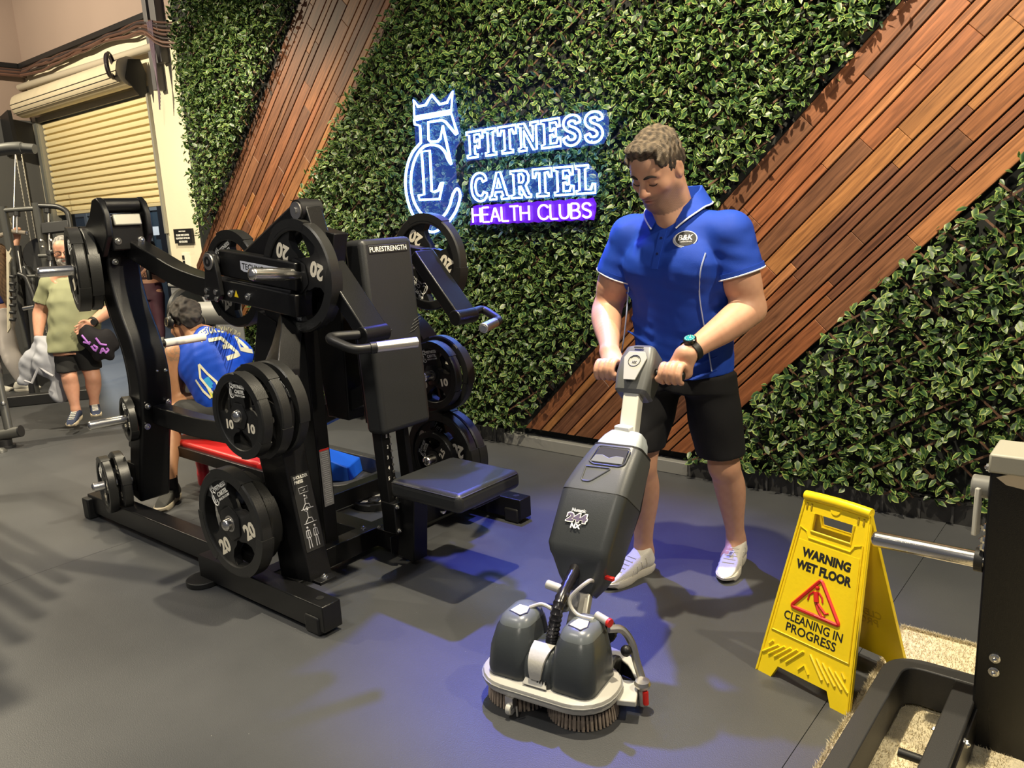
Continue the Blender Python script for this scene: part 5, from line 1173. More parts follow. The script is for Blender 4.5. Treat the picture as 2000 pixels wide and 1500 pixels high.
def limb(S, a, b, ra, rb, bul=(), k=.025):
    a, b = np.array(a, float), np.array(b, float); pts = [(a, ra)]+[(a+(b-a)*t+np.array(o), r) for t, r, o in bul]+[(b, rb)]
    S.chain(pts, k)
def fist(S, wrist, c, ax, fwd, up, inner, sc=1.):             # a hand closed around a bar that runs along ax through c; inner: thumb side sign along ax
    ax, fwd, up, c, wrist = [Vector(q) for q in (ax, fwd, up, c, wrist)]
    W = lambda a, f, u: np.array(c+ax*(a*sc)+fwd*(f*sc)+up*(u*sc))
    lens = (.0, .003, .001, -.004)
    for i in range(4):
        a = inner*(.030-.0205*i); g = lens[i]
        K = W(a, -.024, .031+g); P1 = W(a, .024+g, .026); P2 = W(a, .031+g, -.006); P3 = W(a, .010, -.026); P4 = W(a, -.006, -.024)
        S.chain([(np.array(wrist+ax*(a*.55*sc)), .016*sc), (K, .0135*sc)], .014*sc)
        S.chain([(K, .0118*sc), (P1, .0108*sc), (P2, .0100*sc), (P3, .0092*sc), (P4, .0085*sc)], .0035*sc)
        S.ell(K+np.array(up)*.003*sc, np.array((.0105,)*3)*sc, .006*sc)
    S.chain([(np.array(wrist), .024*sc), (W(0, -.034, .020), .026*sc)], .02*sc, flat=(up, .75)); S.ell(W(-inner*.006, -.042, .020), np.array((.034, .030, .017))*sc, .015*sc)
    T0 = np.array(wrist+ax*(inner*.020*sc)); T1 = W(inner*.044, -.038, .006); T2 = W(inner*.047, -.004, -.016); T3 = W(inner*.040, .022, -.022)
    S.chain([(T0, .017*sc), (T1, .0145*sc), (T2, .0115*sc), (T3, .0095*sc)], .008*sc)
def open_hand(S, wrist, d, side, nrm, sc=1., curl=.5, thumb=1):
    d, side, nrm, w_ = Vector(d).normalized(), Vector(side).normalized(), Vector(nrm).normalized(), Vector(wrist)
    W = lambda l, s_, n: np.array(w_+d*(l*sc)+side*(s_*sc)+nrm*(n*sc))
    S.chain([(W(0, 0, 0), .024*sc), (W(.045, 0, 0), .034*sc), (W(.078, 0, 0), .034*sc)], .015*sc, flat=(nrm, .5))
    for i, (L_, s_) in enumerate(((.068, .030), (.078, .010), (.072, -.010), (.056, -.029))):
        p0 = W(.078, s_, 0); p1 = W(.078+L_*.45, s_*1.12, curl*.012); p2 = W(.078+L_*.75, s_*1.15, curl*.036); p3 = W(.078+L_*.86, s_*1.15, curl*.060)
        S.chain([(p0, .0115*sc), (p1, .0102*sc), (p2, .0092*sc), (p3, .008*sc)], .004*sc)
    S.chain([(W(.015, thumb*.022, .004), .015*sc), (W(.05, thumb*.050, .010), .0125*sc), (W(.078, thumb*.056, .022), .0105*sc), (W(.098, thumb*.050, .034), .009*sc)], .008*sc)
def shoe(root, heel, toe, mt, mtS, sc=1., name='shoe', ankle_h=.105, lift=0., pitch=0.):
    heel, toe = Vector(heel), Vector(toe); f = (toe-heel); L_ = f.length; f.normalize(); f2 = Vector((f.x, f.y, 0)).normalized(); r = Vector((f.y, -f.x, 0)).normalized(); u = r.cross(f).normalized()
    if u.z < 0: u = -u
    W = lambda l, s_, h: np.array(heel+f*(l*L_)+r*(s_*sc)+u*(h*sc)); c = (heel+toe)/2; m = L_*.62+.06
    lo, hi = np.array(c)-m, np.array(c)+m; lo[2] = min(heel.z, toe.z)-.02; hi[2] = max(heel.z, toe.z)+.20
    S = SDF(lo, hi, .005); 
    S.chain([(W(.14, 0, .055), .038*sc), (W(.35, 0, .060), .040*sc), (W(.60, 0, .042), .043*sc), (W(.84, 0, .034), .036*sc), (W(.91, 0, .030), .028*sc)], .02)
    S.chain([(W(.12, 0, .055), .034*sc), (W(.17, 0, ankle_h-.02), .038*sc)], .02); S.chain([(W(.30, 0, .07), .034*sc), (W(.24, 0, ankle_h-.015), .034*sc)], .02)
    S.cut(W(0, 0, .022), -u); S.cut(W(.2, 0, ankle_h), u*1+f*.35)
    o = S.build(name, mt, root, relax=2)
    ou = [(.0, .0), (.02, .026), (.14, .036), (.40, .033), (.62, .046), (.82, .042), (.94, .026), (1.0, .0), (.94, -.026), (.82, -.042), (.62, -.046), (.40, -.033), (.14, -.036), (.02, -.026)]
    pts = smooth_path([(a, b, 0) for a, b in ou]+[(0, 0, 0)], 3)[:-1]
    rings = []
    for h, e in ((.0, .93), (.008, 1.0), (.026, 1.03), (.032, .98)):
        rings.append([Vector(W(.5+(p.x-.5)*e, p.y*e*1.02, h+(.010 if p.x > .9 else 0)*(1-h/.03))) for p in pts])
    MB().loft(rings).build('sole', mtS, o)
    return o, W, u, f, r

M['hairmat'] = attrmat('hair_fibre', .55, .4, bump=.8, bscale=420)
def hair_tone(dark, light, f=260.):
    def t(V):
        n = .5+.25*np.sin(V[:, 0]*f+3*np.sin(V[:, 1]*70))+.25*np.sin(V[:, 1]*f*.8+V[:, 2]*f*.5+2*np.sin(V[:, 0]*90)); return np.array(dark)[None]*(1-n[:, None])+np.array(light)[None]*n[:, None]
    return t
def cloth(name, col, rough=.8, bump=.25, bs=700, var=.06): return mat(name, col, rough, 0, .25, bump, bs, var, 5)

# ------------------------------------------------------------------ man in the blue polo, pushing the scrubber
PM = thing('person', 'man in blue polo shirt and black shorts gripping the scrubber handle, looking down', 'person', (-1.45, 2.78, 0))
M['skin'] = attrmat('skin', .48, .4, .12, .10, 500)
hc = on_y(1283, 324, 2.655); fr = hframe((-.10, -.85, -.50), radians(-4)); SCL = 1.06
S = SDF((-1.95, 2.28, .02), (-1.02, 3.16, 1.82), .0043)
P = head_sdf(S, hc, fr, SCL, heavy=.6)
nb0 = np.array((-1.440, 2.76, 1.44)); S.cone(P(0, -.030, -.055), nb0, .062*SCL, .074, .03); S.cone(P(0, .005, -.085), nb0+[0, -.05, .01], .045*SCL, .055, .03)
shR, shL = np.array((-1.635, 2.755, 1.395)), np.array((-1.238, 2.765, 1.395))
elR, elL = np.array((-1.755, 2.745, 1.105)), np.array((-1.168, 2.80, 1.12))
wrR, wrL = np.array(on_y(1191, 688, 2.515)), np.array(on_y(1340, 692, 2.50))
S.chain([(nb0+[0, 0, -.02], .062), (shR, .064)], .03); S.chain([(nb0+[0, 0, -.02], .062), (shL, .064)], .03)
S.rings([((-1.45, 2.83, .86), .155, .115), ((-1.445, 2.80, 1.1), .16, .11), ((-1.44, 2.775, 1.3), .17, .11), ((-1.44, 2.765, 1.40), .13, .09)], (0, -1), .03)
for s_, e_, w_, sd in ((shR, elR, wrR, -1), (shL, elL, wrL, 1)):
    limb(S, s_, e_, .064, .053, [(.3, .068, (0, 0, 0)), (.60, .072, (0, -.008, 0)), (.85, .060, (0, 0, 0))])
    limb(S, e_, w_, .054, .035, [(.20, .061, (sd*.004, 0, .004)), (.45, .054, (sd*.003, 0, 0)), (.75, .041, (0, 0, 0))])
gR, gL = B3(-.118, 0, .928), B3(.128, .002, .928)
for g_, w_, inner in ((gR, wrR, 1), (gL, wrL, -1)): fist(S, w_, g_, al, Vector((0, -.86, .5)).normalized(), Vector((0, .5, .86)).normalized(), inner, 1.08)
hipR, knR, anR = np.array((-1.54, 2.80, .90)), np.array((-1.570, 2.68, .49)), np.array((-1.602, 2.745, .105))
hipL, knL, anL = np.array((-1.35, 2.86, .90)), np.array((-1.308, 2.89, .47)), np.array((-1.312, 3.02, .115))
for h_, k_, a_ in ((hipR, knR, anR), (hipL, knL, anL)):
    limb(S, h_, k_, .080, .058, [(.4, .076, (0, 0, 0)), (.8, .064, (0, 0, 0))]); S.ell(k_+[0, -.026, .0], (.040, .036, .046), .025)
    limb(S, k_, a_, .057, .037, [(.25, .063, (0, .018, 0)), (.45, .058, (0, .018, 0)), (.75, .043, (0, .006, 0))]); S.cone(a_, a_+[0, 0, -.05], .036, .040, .02); S.cone(a_+[0, .02, -.03], a_+[0, -.08, -.06], .035, .03, .02)
body = S.build('body', M['skin'], PM, skin_tone((.58, .315, .205), hc, fr, SCL, .74), 2)
tb_ = bvh(body)
# hair: short, textured on top, faded at the sides
S = SDF(np.array(hc)-.17, np.array(hc)+.17, .0036); R = np.array([fr[0], fr[1], fr[2]]).T
S.ell(P(0, -.012, .048), np.array((.080, .099, .084))*SCL, .02, '+', R)
S.ell(P(0, .058, .094), np.array((.060, .034, .024))*SCL, .02, '+', R); S.ell(P(0, -.02, .010), np.array((.0840, .094, .086))*SCL, .012, '+', R)
[S.ell(P(s*.058, .030, .052), np.array((.022, .044, .040))*SCL, .012, '+', R) for s in (-1, 1)]
S.wrinkle(.0030, 330, 3, 10); S.wrinkle(.0022, 130, 5, 6)
S.ell(P(0, .152, -.040), np.array((.074, .082, .100))*SCL, .010, '-', R); S.cut(P(0, .045, -.030), Vector(fr[1])*.55-Vector(fr[2])*.9); S.cut(P(0, -.03, -.062), -Vector(fr[2])+Vector(fr[1])*.3)
for s in (-1, 1): S.ell(P(s*.088, -.006, -.022), np.array((.016, .022, .034))*SCL, .004, '-', R)
hcv, fu_ = np.array(hc), np.array(fr[2])
def ht(V):
    c = ((V-hcv) @ fu_)/SCL; t = hair_tone((.030, .021, .015), (.20, .15, .10))(V); side = np.clip((.045-c)*22, 0, 1)[:, None]; return t*(1-side*.65)+np.array((.020, .014, .011))*side*.65
S.build('hair', M['hairmat'], PM, ht, 1)
brows(hc, fr, SCL, mat('dark_brow', (.022, .014, .010), .7), PM, tb_)
# polo shirt
S = SDF((-1.80, 2.52, .78), (-1.06, 3.05, 1.54), .005)
S.rings([((-1.450, 2.825, .830), .196, .150), ((-1.448, 2.82, .93), .193, .147), ((-1.445, 2.80, 1.05), .192, .143), ((-1.440, 2.785, 1.18), .200, .145), ((-1.438, 2.772, 1.29), .208, .146), ((-1.437, 2.768, 1.37), .196, .128), ((-1.437, 2.765, 1.43), .150, .105), ((-1.438, 2.765, 1.475), .088, .082)], (0, -1), .0, p=2.35)
for x in (-1.535, -1.345): S.ell((x, 2.675, 1.285), (.085, .050, .075), .05)
for s_, e_, x in ((shR, elR, -1), (shL, elL, 1)):
    S.cone(nb0+[x*.05, 0, -.012], s_, .066, .082, .03); m_ = s_+(e_-s_)*.52
    S.cone(s_, m_, .084, .090, .02); dv = e_-s_; 
    pl_ = m_+dv/np.linalg.norm(dv)*.0
    sl = S.D.copy(); X, Y, Z = S.ax[0][:, None, None], S.ax[1][None, :, None], S.ax[2][None, None, :]; dn = dv/np.linalg.norm(dv)
    q = (X-pl_[0])*dn[0]+(Y-pl_[1])*dn[1]+(Z-pl_[2])*dn[2]; near_ = ((X-pl_[0])**2+(Y-pl_[1])**2+(Z-pl_[2])**2) < .13**2
    S.D = np.where(near_ & (np.abs(X+1.44) > .205), np.maximum(S.D, q), S.D).astype(np.float32)
S.wrinkle(.0022, 34, 4, 7, (1, 1, .45)); S.wrinkle(.0010, 85, 9, 6)
for t_ in range(7):
    z_ = .88+.05*t_; S.cone((-1.63+.02*(t_ % 3), 2.70, z_), (-1.50, 2.665, z_-.05), .005, .003, .02); S.cone((-1.26, 2.72, z_+.02), (-1.36, 2.675, z_-.03), .005, .003, .02)
S.cut((-1.45, 2.8, .845), (.12, 0, -1)); nk = np.array(P(0, -.012, -.055)); S.cone(nk, nb0+[0, -.01, .03], .060, .068, .008, '-'); S.cone(nb0+[0, -.075, .055], nb0+[0, -.12, -.02], .040, .008, .008, '-')
M['polo'] = cloth('royal_blue_pique', (.010, .052, .40), .62, .3, 900, .08)
polo = S.build('polo_shirt', M['polo'], PM, relax=3); tp = bvh(polo)
M['pipe'] = cloth('white_piping', (.75, .76, .80), .7)
for s_, e_ in ((shR, elR), (shL, elL)):
    m_ = Vector(s_+(e_-s_)*.52); dn = Vector(e_-s_).normalized(); e1_ = dn.cross(uy).normalized(); e2_ = dn.cross(e1_)
    MB().tube([m_+e1_*(.0905*cos(a))+e2_*(.0905*sin(a)) for a in np.linspace(0, 2*pi, 33)[:-1]], .0032, 6, closed=True).build('sleeve_piping', M['pipe'], polo)
    MB().lathe([(.089, -.020), (.0915, -.020), (.0915, 0), (.089, 0)], m_, dn, 32).build('sleeve_cuff', M['polo'], polo)
for pts in ([(1378, 494), (1368, 530), (1366, 575), (1373, 625), (1382, 672), (1390, 725)], [(1228, 560), (1224, 610), (1220, 650), (1214, 690)]):
    q = [hit(tp, on_y(x, y, 2.68), ray(x, y))[0] for x, y in pts]; q = [p-ray(1300, 600).normalized()*.004 for p in q]; MB().tube(smooth_path(q, 5), .0028, 5).build('side_piping', mat('pale_blue_piping', (.36, .42, .62), .7), polo)
cl = []
for i in range(41):
    t = i/40; a = radians(-90+22)+(2*pi-radians(44))*t; fr_ = 1-abs(2*t-1); frt = max(0, 1-fr_*3.0)
    ce = Vector((nb0[0], nb0[1]+.008, 0)); rt, zt = .076, 1.508+.066*min(1, fr_*1.6)-.030*frt; rb_, zb = .116+.008*frt, 1.480+.034*min(1, fr_*1.6)-.034*frt-.020*frt**3
    di = Vector((cos(a)*1.05, sin(a)*1.0, 0)); cl.append([ce+di*(rt-.004)+uz*(zt-.07), ce+di*rt+uz*zt, ce+di*(rt+.008)+uz*(zt+.002), ce+di*(rb_+.004)+uz*zb, ce+di*(rb_)+uz*(zb-.003), ce+di*(rt+.002)+uz*(zt-.008)])
MB().loft(cl).build('collar', M['polo'], polo); MB().tube([r_[3]+(r_[3]-r_[1]).normalized()*.001 for r_ in cl], .0030, 6).build('collar_piping', M['pipe'], polo)
q = [hit(tp, (-1.442-.004*i, 2.62, 1.42-.028*i), (0, 1, 0))[0]-uy*.0015 for i in range(6)]
MB().beam(q, .026, .003, ux).build('placket', M['polo'], polo)
for i in (1, 3): MB().lathe([(0, .002), (.005, .002), (.0055, 0), (0, 0)], q[i]-uy*.001, (0, -1, 0), 12, closed=False).build('button', mat('navy_button', (.01, .02, .12), .4), polo)
bc, bn = hit(tp, on_y(1340, 467, 2.66), ray(1340, 467)); bn = (-ray(1340, 467).normalized()*.4+Vector(bn)).normalized()
bx_ = uz.cross(bn).normalized(); by_ = bn.cross(bx_)
def disc(name, w_, h_, off, mt, o=bc): MB().prism([(w_*cos(a), h_*sin(a)) for a in np.linspace(0, 2*pi, 33)[:-1]], o+bn*off, bx_, by_, .0025).build(name, mt, polo, smooth=False)
disc('badge_border', .041, .0305, .002, M['pipe']); disc('badge', .0375, .0275, .0035, mat('badge_black', (.012, .012, .014), .6)); disc('badge_echo', .041, .0305, .001, mat('badge_grey', (.25, .25, .3), .6), bc-bx_*.006-by_*.003)
tm = MB(); text_on(tm, 'B&K', bc+bn*.006+by_*.004, bx_+by_*.03, by_+bx_*.2, .052, .021, .001, .015); text_on(tm, 'CLEANING SERVICES', bc+bn*.006-by_*.012, bx_, by_, .044, .0045, .001, .0); tm.build('badge_lettering', M['pipe'], polo)
# shorts
S = SDF((-1.76, 2.50, .46), (-1.13, 3.10, .95), .0055)
S.rings([((-1.450, 2.825, .80), .188, .146), ((-1.450, 2.825, .93), .186, .142)], (0, -1), .02, p=2.3)
S.rings([((-1.572, 2.690, .560), .092, .100), ((-1.556, 2.745, .70), .098, .112), ((-1.545, 2.80, .85), .098, .125)], (-.05, -1), .03)
S.rings([((-1.318, 2.885, .520), .098, .105), ((-1.338, 2.865, .68), .104, .115), ((-1.355, 2.84, .85), .10, .128)], (.05, -1), .035)
S.wrinkle(.0028, 38, 12, 7)
S.build('shorts', cloth('black_shorts_fabric', (.010, .010, .012), .75, .2, 800), PM, relax=3)
# shoes
M['wshoe'] = mat('cream_white_mesh', (.74, .71, .63), .7, 0, .3, .35, 320, .06, 40); M['wsole'] = mat('off_white_sole', (.66, .62, .53), .6, 0, .4, .1, 80)
for hl, to in (((-1.583, 2.775, .0), (-1.640, 2.492, .0)), ((-1.318, 3.075, .0), (-1.268, 2.800, .0))):
    o, W, u, f, r = shoe(PM, hl, to, M['wshoe'], M['wsole'], 1.0, ankle_h=.11)
    lc = MB(); ts = bvh(o)
    for i in range(5):
        l_ = .42+.075*i; pts = [hit(ts, Vector(W(l_, s_, .12)), -u)[0]+u*.002 for s_ in (-.024, -.008, .008, .024)]; lc.tube(pts, .0028, 5)
    lc.build('laces', mat('cream_lace', (.78, .75, .66), .8), o)
    ov = MB()
    for s_ in (-1, 1):
        for i in range(6):
            a_, b_ = (.28+.09*i, .085), (.22+.115*i, .030)
            pts = [hit(ts, Vector(W(a_[0]+(b_[0]-a_[0])*t, s_*.09, a_[1]-(.010*i)+(b_[1]-a_[1]+.010*i)*t)), -r*s_)[0]+r*s_*.001 for t in (0, .5, 1)]; ov.tube(pts, .0022, 5)
    ov.build('shoe_overlay', M['wsole'], o)['kind'] = 'stuff'
    if hl[0] > -1.4:
        tg = hit(ts, Vector(W(.52, .0, .14)), -u)[0]; q = MB().box(tg+u*.004, (.016, .06, .002), Matrix((r, f, u)).transposed()); q.build('tongue_label', M['white'], o)
        ti = MB(); [ti.box(tg+u*.0055+f*(-.024+.008*i), (.013-.003*(i % 2), .004, .001), Matrix((r, f, u)).transposed()) for i in range(7)]; x_ = ti.build('label_print', M['ink'], o); x_['kind'] = 'stuff'
# wrist watch
wd = Vector(elL-wrL).normalized(); wc = Vector(wrL)+wd*.028; toc = -ray(1345, 680).normalized(); wn = (toc*.75+Vector((-.35, 0, .75))-wd*0).normalized(); wn = (wn-wd*wn.dot(wd)).normalized(); wx = wn.cross(wd)
MB().loft([[wc+wn*(.041*cos(a))+wx*(.044*sin(a))+wd*w_ for a in np.linspace(0, 2*pi, 29)[:-1]] for w_ in (-.012, .012)], cap=False).loft([[wc+wn*(.0385*cos(a))+wx*(.0415*sin(a))+wd*w_ for a in np.linspace(0, 2*pi, 29)[:-1]] for w_ in (.012, -.012)], cap=False).build('watch_strap', M['rubber'], PM)
fc_ = wc+wn*.040
MB().lathe([(0, 0), (.0235, 0), (.0235, .010), (.020, .013), (0, .013)], fc_, wn, 32, closed=False).build('watch_case', mat('black_watch_case', (.012, .012, .013), .25, .3), PM)
MB().lathe([(0, .0132), (.0185, .0132), (.0185, .0138), (0, .0138)], fc_, wn, 32, closed=False).build('watch_face', mat('teal_watch_screen', (.02, .20, .20), .2, emit=(.02, .28, .27), es=.5), PM)
wm_ = MB()
for i in range(12): a = 2*pi*i/12; p = fc_+wn*.0142+wd*(.0155*cos(a))+wx*(.0155*sin(a)); wm_.sphere(p, .0016, 6)
wm_.tube([fc_+wn*.0142, fc_+wn*.0142+wd*.010+wx*.004], .0009, 4).tube([fc_+wn*.0142, fc_+wn*.0142-wx*.008+wd*.003], .0009, 4)
x_ = wm_.build('watch_marks', M['white'], PM); x_['kind'] = 'stuff'
# ------------------------------------------------------------------ seated man in the blue basketball jersey
def pt(px, py, y): return np.array(on_y(px, py, y))
SMn = thing('person', 'man in blue number 34 jersey and headphones, bent forward on a bench', 'person', (-4.3, 2.4, 0))
hp_, nk_ = pt(438, 806, 2.46), pt(400, 668, 2.46); hc2 = pt(360, 628, 2.43)
sN, sF = pt(345, 692, 2.33), pt(460, 690, 2.62); eN, wN = pt(338, 785, 2.28), pt(384, 778, 2.36)
eF = pt(452, 770, 2.66); kN, aN, hN = pt(326, 812, 2.22), pt(334, 955, 2.07), pt(436, 812, 2.40); kF, aF = pt(420, 800, 2.70), pt(470, 890, 2.72)
fr2 = hframe((-.80, .05, -.60), .15); SKN = np.array((.40, .20, .105))
S = SDF((-5.05, 1.96, .0), (-3.85, 2.95, 1.16), .0065)
P2 = head_sdf(S, Vector(hc2), fr2, .98); S.chain([(P2(0, -.04, -.05), .055), (nk_, .065)], .02)
S.chain([(nk_, .07), (sN, .062)], .03); S.chain([(nk_, .07), (sF, .062)], .03); S.chain([(nk_, .10), ((nk_+hp_)/2, .115), (hp_, .12)], .03)
limb(S, sN, eN, .066, .052, [(.35, .068, (0, 0, 0)), (.7, .062, (0, 0, 0))]); limb(S, eN, wN, .050, .034, [(.4, .048, (0, 0, 0))]); open_hand(S, wN, (.5, .5, -.1), (0, -.2, 1), (.3, -.8, 0), 1, .5)
limb(S, sF, eF, .062, .048); limb(S, eF, wN+[.02, .10, 0], .048, .034)
limb(S, hN, kN, .085, .060, [(.5, .074, (0, 0, .005))]); limb(S, kN, aN, .056, .036, [(.3, .058, (.01, .01, 0)), (.7, .044, (0, 0, 0))]); S.cone(aN, aN+[0, 0, -.04], .036, .038)
limb(S, hp_+[0, .12, 0], kF, .085, .058); limb(S, kF, aF, .056, .036, [(.3, .056, (0, 0, 0))])
sn = np.array(sN)
def tat(V, C):
    q = V-sn; r_ = np.linalg.norm(q, axis=1); on = (r_ < .105) & (V[:, 2] > sn[2]-.03); pat = on & (np.sin(q[:, 0]*190+6*np.sin(q[:, 2]*60))*np.sin(q[:, 1]*120+q[:, 2]*150) > .05)
    C = np.where(pat[:, None], C*.55+np.array((.05, .06, .05)), C); return C
S.build('body', M['skin'], SMn, skin_tone(SKN, hc2, fr2, 1., .3, extra=tat), 2)
S = SDF(np.array(hc2)-.18, np.array(hc2)+.18, .0045); R = np.array([fr2[0], fr2[1], fr2[2]]).T
S.ell(P2(0, -.03, .035), (.090, .108, .096), .01, '+', R); S.ell(P2(0, -.10, -.03), (.072, .050, .075), .03, '+', R); S.wrinkle(.006, 75, 2, 8); S.wrinkle(.003, 190, 8, 6); S.ell(P2(0, .15, -.04), (.11, .10, .12), .01, '-', R)
S.build('hair', M['hairmat'], SMn, hair_tone((.008, .006, .005), (.050, .038, .030), 160.), 1)
M['jersey'] = cloth('royal_blue_jersey', (.010, .065, .50), .5, .15, 500, .08)
S = SDF((-4.9, 2.1, .30), (-3.8, 2.9, 1.15), .0065)
bm_, bt_ = (nk_*.45+hp_*.55), nk_
S.chain([(hp_+[.02, 0, -.06], .150), (hp_+[.02, 0, .06], .158), (bm_+[.045, 0, .035], .165), (nk_*.75+hp_*.25+[.05, 0, .03], .150), (nk_+[.02, 0, .0], .095)], .02)
S.chain([(nk_+[.02, 0, -.01], .085), (nk_*.55+sN*.45, .080)], .04); S.chain([(nk_+[.02, 0, -.01], .085), (nk_*.4+sF*.6, .095), (sF+[.02, 0, 0], .092), (sF*.6+eF*.4, .085)], .04); S.chain([(sN*.5+bm_*.5, .11), (bm_, .13)], .05)
S.wrinkle(.004, 30, 6, 7); S.wrinkle(.0015, 90, 7, 5); S.cone(P2(0, -.035, -.05), nk_*1, .06, .07, .01, '-'); S.ell(sN+[-.03, -.03, .0], (.085, .085, .10), .02, '-'); S.cut((0, 0, .385), (0, 0, -1))
jer = S.build('jersey', M['jersey'], SMn, relax=3); tj = bvh(jer)
M['jpale'] = cloth('pale_cream_print', (.70, .68, .48), .6)
def decal(name, strokes_px, mt, w_, lift=.004, up=None):
    mb = MB()
    for pts in strokes_px:
        q = []
        for (x0, y0), (x1, y1) in zip(pts[:-1], pts[1:]):
            n_ = max(2, int(math.hypot(x1-x0, y1-y0)/3))
            for i in range(n_+(1 if (x1, y1) == tuple(pts[-1]) else 0)):
                t = i/n_; x, y = x0+(x1-x0)*t, y0+(y1-y0)*t; o_ = on_y(x, y, 1.9); d_ = ray(x, y).normalized(); r_ = tj.ray_cast(o_, d_, 2.)
                if r_[0] is not None: q.append((r_[0]-d_*lift, r_[1]))
        if len(q) > 1:
            ring = []
            for i, (p, nn_) in enumerate(q):
                t_ = (q[min(i+1, len(q)-1)][0]-q[max(i-1, 0)][0]).normalized(); s_ = t_.cross(nn_).normalized()*w_; ring.append([p-s_, p+s_, p+s_+nn_*.001, p-s_+nn_*.001])
            mb.loft(ring)
    return mb.build(name, mt, jer, fix=True)
c4 = lambda x, y: (300+x/5.36, 580+y/5.36)
decal('jersey_number', [[c4(*p) for p in s_] for s_ in ([(575, 455), (705, 430), (800, 515), (722, 522)], [(800, 515), (895, 600), (765, 645)], [(866, 422), (912, 545), (1035, 570)], [(866, 422), (985, 545)])], M['jpale'], .0135)
tm = MB(); lets = 'ANTETOKOUNMPO'; arc_px = [c4(*p) for p in ((480, 445), (492, 412), (505, 388), (530, 372), (560, 352), (600, 345), (640, 338), (685, 335), (725, 340), (765, 350), (805, 358), (845, 378), (885, 402))]
for i, ch in enumerate(lets):
    x, y = arc_px[i]; a_, b_ = arc_px[max(i-1, 0)], arc_px[min(i+1, len(lets)-1)]; tx, ty = b_[0]-a_[0], b_[1]-a_[1]; n_ = math.hypot(tx, ty); tx, ty = tx/n_, ty/n_
    vs, fs, _ = text_geo(ch, .05)
    def wv_(u_, v_, z_):
        X_, Y_ = x+tx*u_*7-(-ty)*v_*14*-1*0+(ty)*v_*14, y+ty*u_*7-(tx)*v_*14; d_ = ray(X_, Y_).normalized(); r_ = tj.ray_cast(on_y(X_, Y_, 1.9), d_, 2.)
        return (r_[0] if r_[0] is not None else on_y(X_, Y_, 2.4))-d_*(.003+.002*z_)
    text_on(tm, ch, (0, 0, 0), ux, uz, 1, 1, 1, .05, warp=wv_)
tm.build('jersey_name', M['jpale'], jer)
decal('jersey_panel_trim', [[c4(*p) for p in s_] for s_ in ([(475, 705), (490, 850), (620, 1010)], [(475, 705), (560, 800), (660, 890), (730, 1050)], [(440, 870), (520, 985), (600, 1060)])], M['jpale'], .0065)
decal('jersey_panel_blue', [[c4(*p) for p in s_] for s_ in ([(545, 850), (600, 930)], [(560, 880), (590, 960)])], cloth('sky_blue_panel', (.03, .30, .62), .6), .018, .003)
decal('jersey_panel_green', [[c4(*p) for p in s_] for s_ in ([(640, 990), (670, 1080)], [(690, 1040), (700, 1090)])], cloth('leaf_green_panel', (.05, .32, .05), .6), .018, .003)
decal('jersey_panel_yellow', [[c4(*p) for p in s_] for s_ in ([(580, 960), (625, 1050)],)], cloth('lemon_panel', (.72, .68, .10), .6), .010, .0035)
S = SDF((-5.0, 2.05, .22), (-3.9, 2.95, .75), .007)
S.chain([(hN*.92+kN*.08, .105), (hN*.35+kN*.65, .095)], .03); S.chain([(hp_+[0, .12, 0], .10), (kF*.8+hp_*.2, .095)], .03); S.chain([(hp_+[0, -.03, -.03], .13), (hp_+[0, .1, -.03], .13)], .04); S.wrinkle(.003, 45, 3, 6)
dk = kN-hN; S.D = S.D; S.cut(hN+dk*.72, dk) if 0 else None
S.build('shorts', cloth('charcoal_shorts', (.022, .022, .022), .8, .2, 600), SMn, relax=3)
M['runner'] = cloth('dark_mesh_trainer', (.03, .03, .028), .7, .3, 400, .2); M['runsole'] = mat('pale_worn_sole', (.42, .37, .28), .7)
for a_, d_ in ((aN, (.30, -.35, 0)), (aF, (-.9, -.4, 0))):
    d_ = Vector(d_).normalized(); b_ = Vector((a_[0], a_[1], 0)); o, W, u, f, r = shoe(SMn, b_-d_*.07, b_+d_*.20, M['runner'], M['runsole'], .95); 
    MB().loft([[Vector(a_)+Vector((.043*cos(t), .043*sin(t), h)) for t in np.linspace(0, 2*pi, 17)[:-1]] for h in (-.05, .07)], cap=False).build('sock', M['rubber'], SMn)
HPn = thing('headphones', 'black over-ear headphones on the head of the man in the 34 jersey', 'headphones', Vector(hc2))
cc = Vector(P2(0, 0, 0)); hb = [Vector(P2(.096*cos(a), -.01, .112*sin(a))) for a in np.linspace(-.05, pi+.05, 21)]
MB().beam(hb, .024, .008, fr2[1]).build('headband', mat('grey_headband', (.05, .05, .048), .4), HPn, bev=.002)
for s in (-1, 1):
    MB().lathe([(.0, .030), (.022, .030), (.034, .022), (.040, .010), (.040, 0), (.0, 0)], Vector(P2(s*.082, -.012, -.012)), fr2[0]*s, 26, closed=False).build('ear_cup', M['black2'], HPn)
    MB().lathe([(.024, .0300), (.027, .0300), (.027, .0315), (.024, .0315)], Vector(P2(s*.082, -.012, -.012)), fr2[0]*s, 26).build('cup_ring', mat('bronze_ring', (.30, .25, .16), .35, .6), HPn)

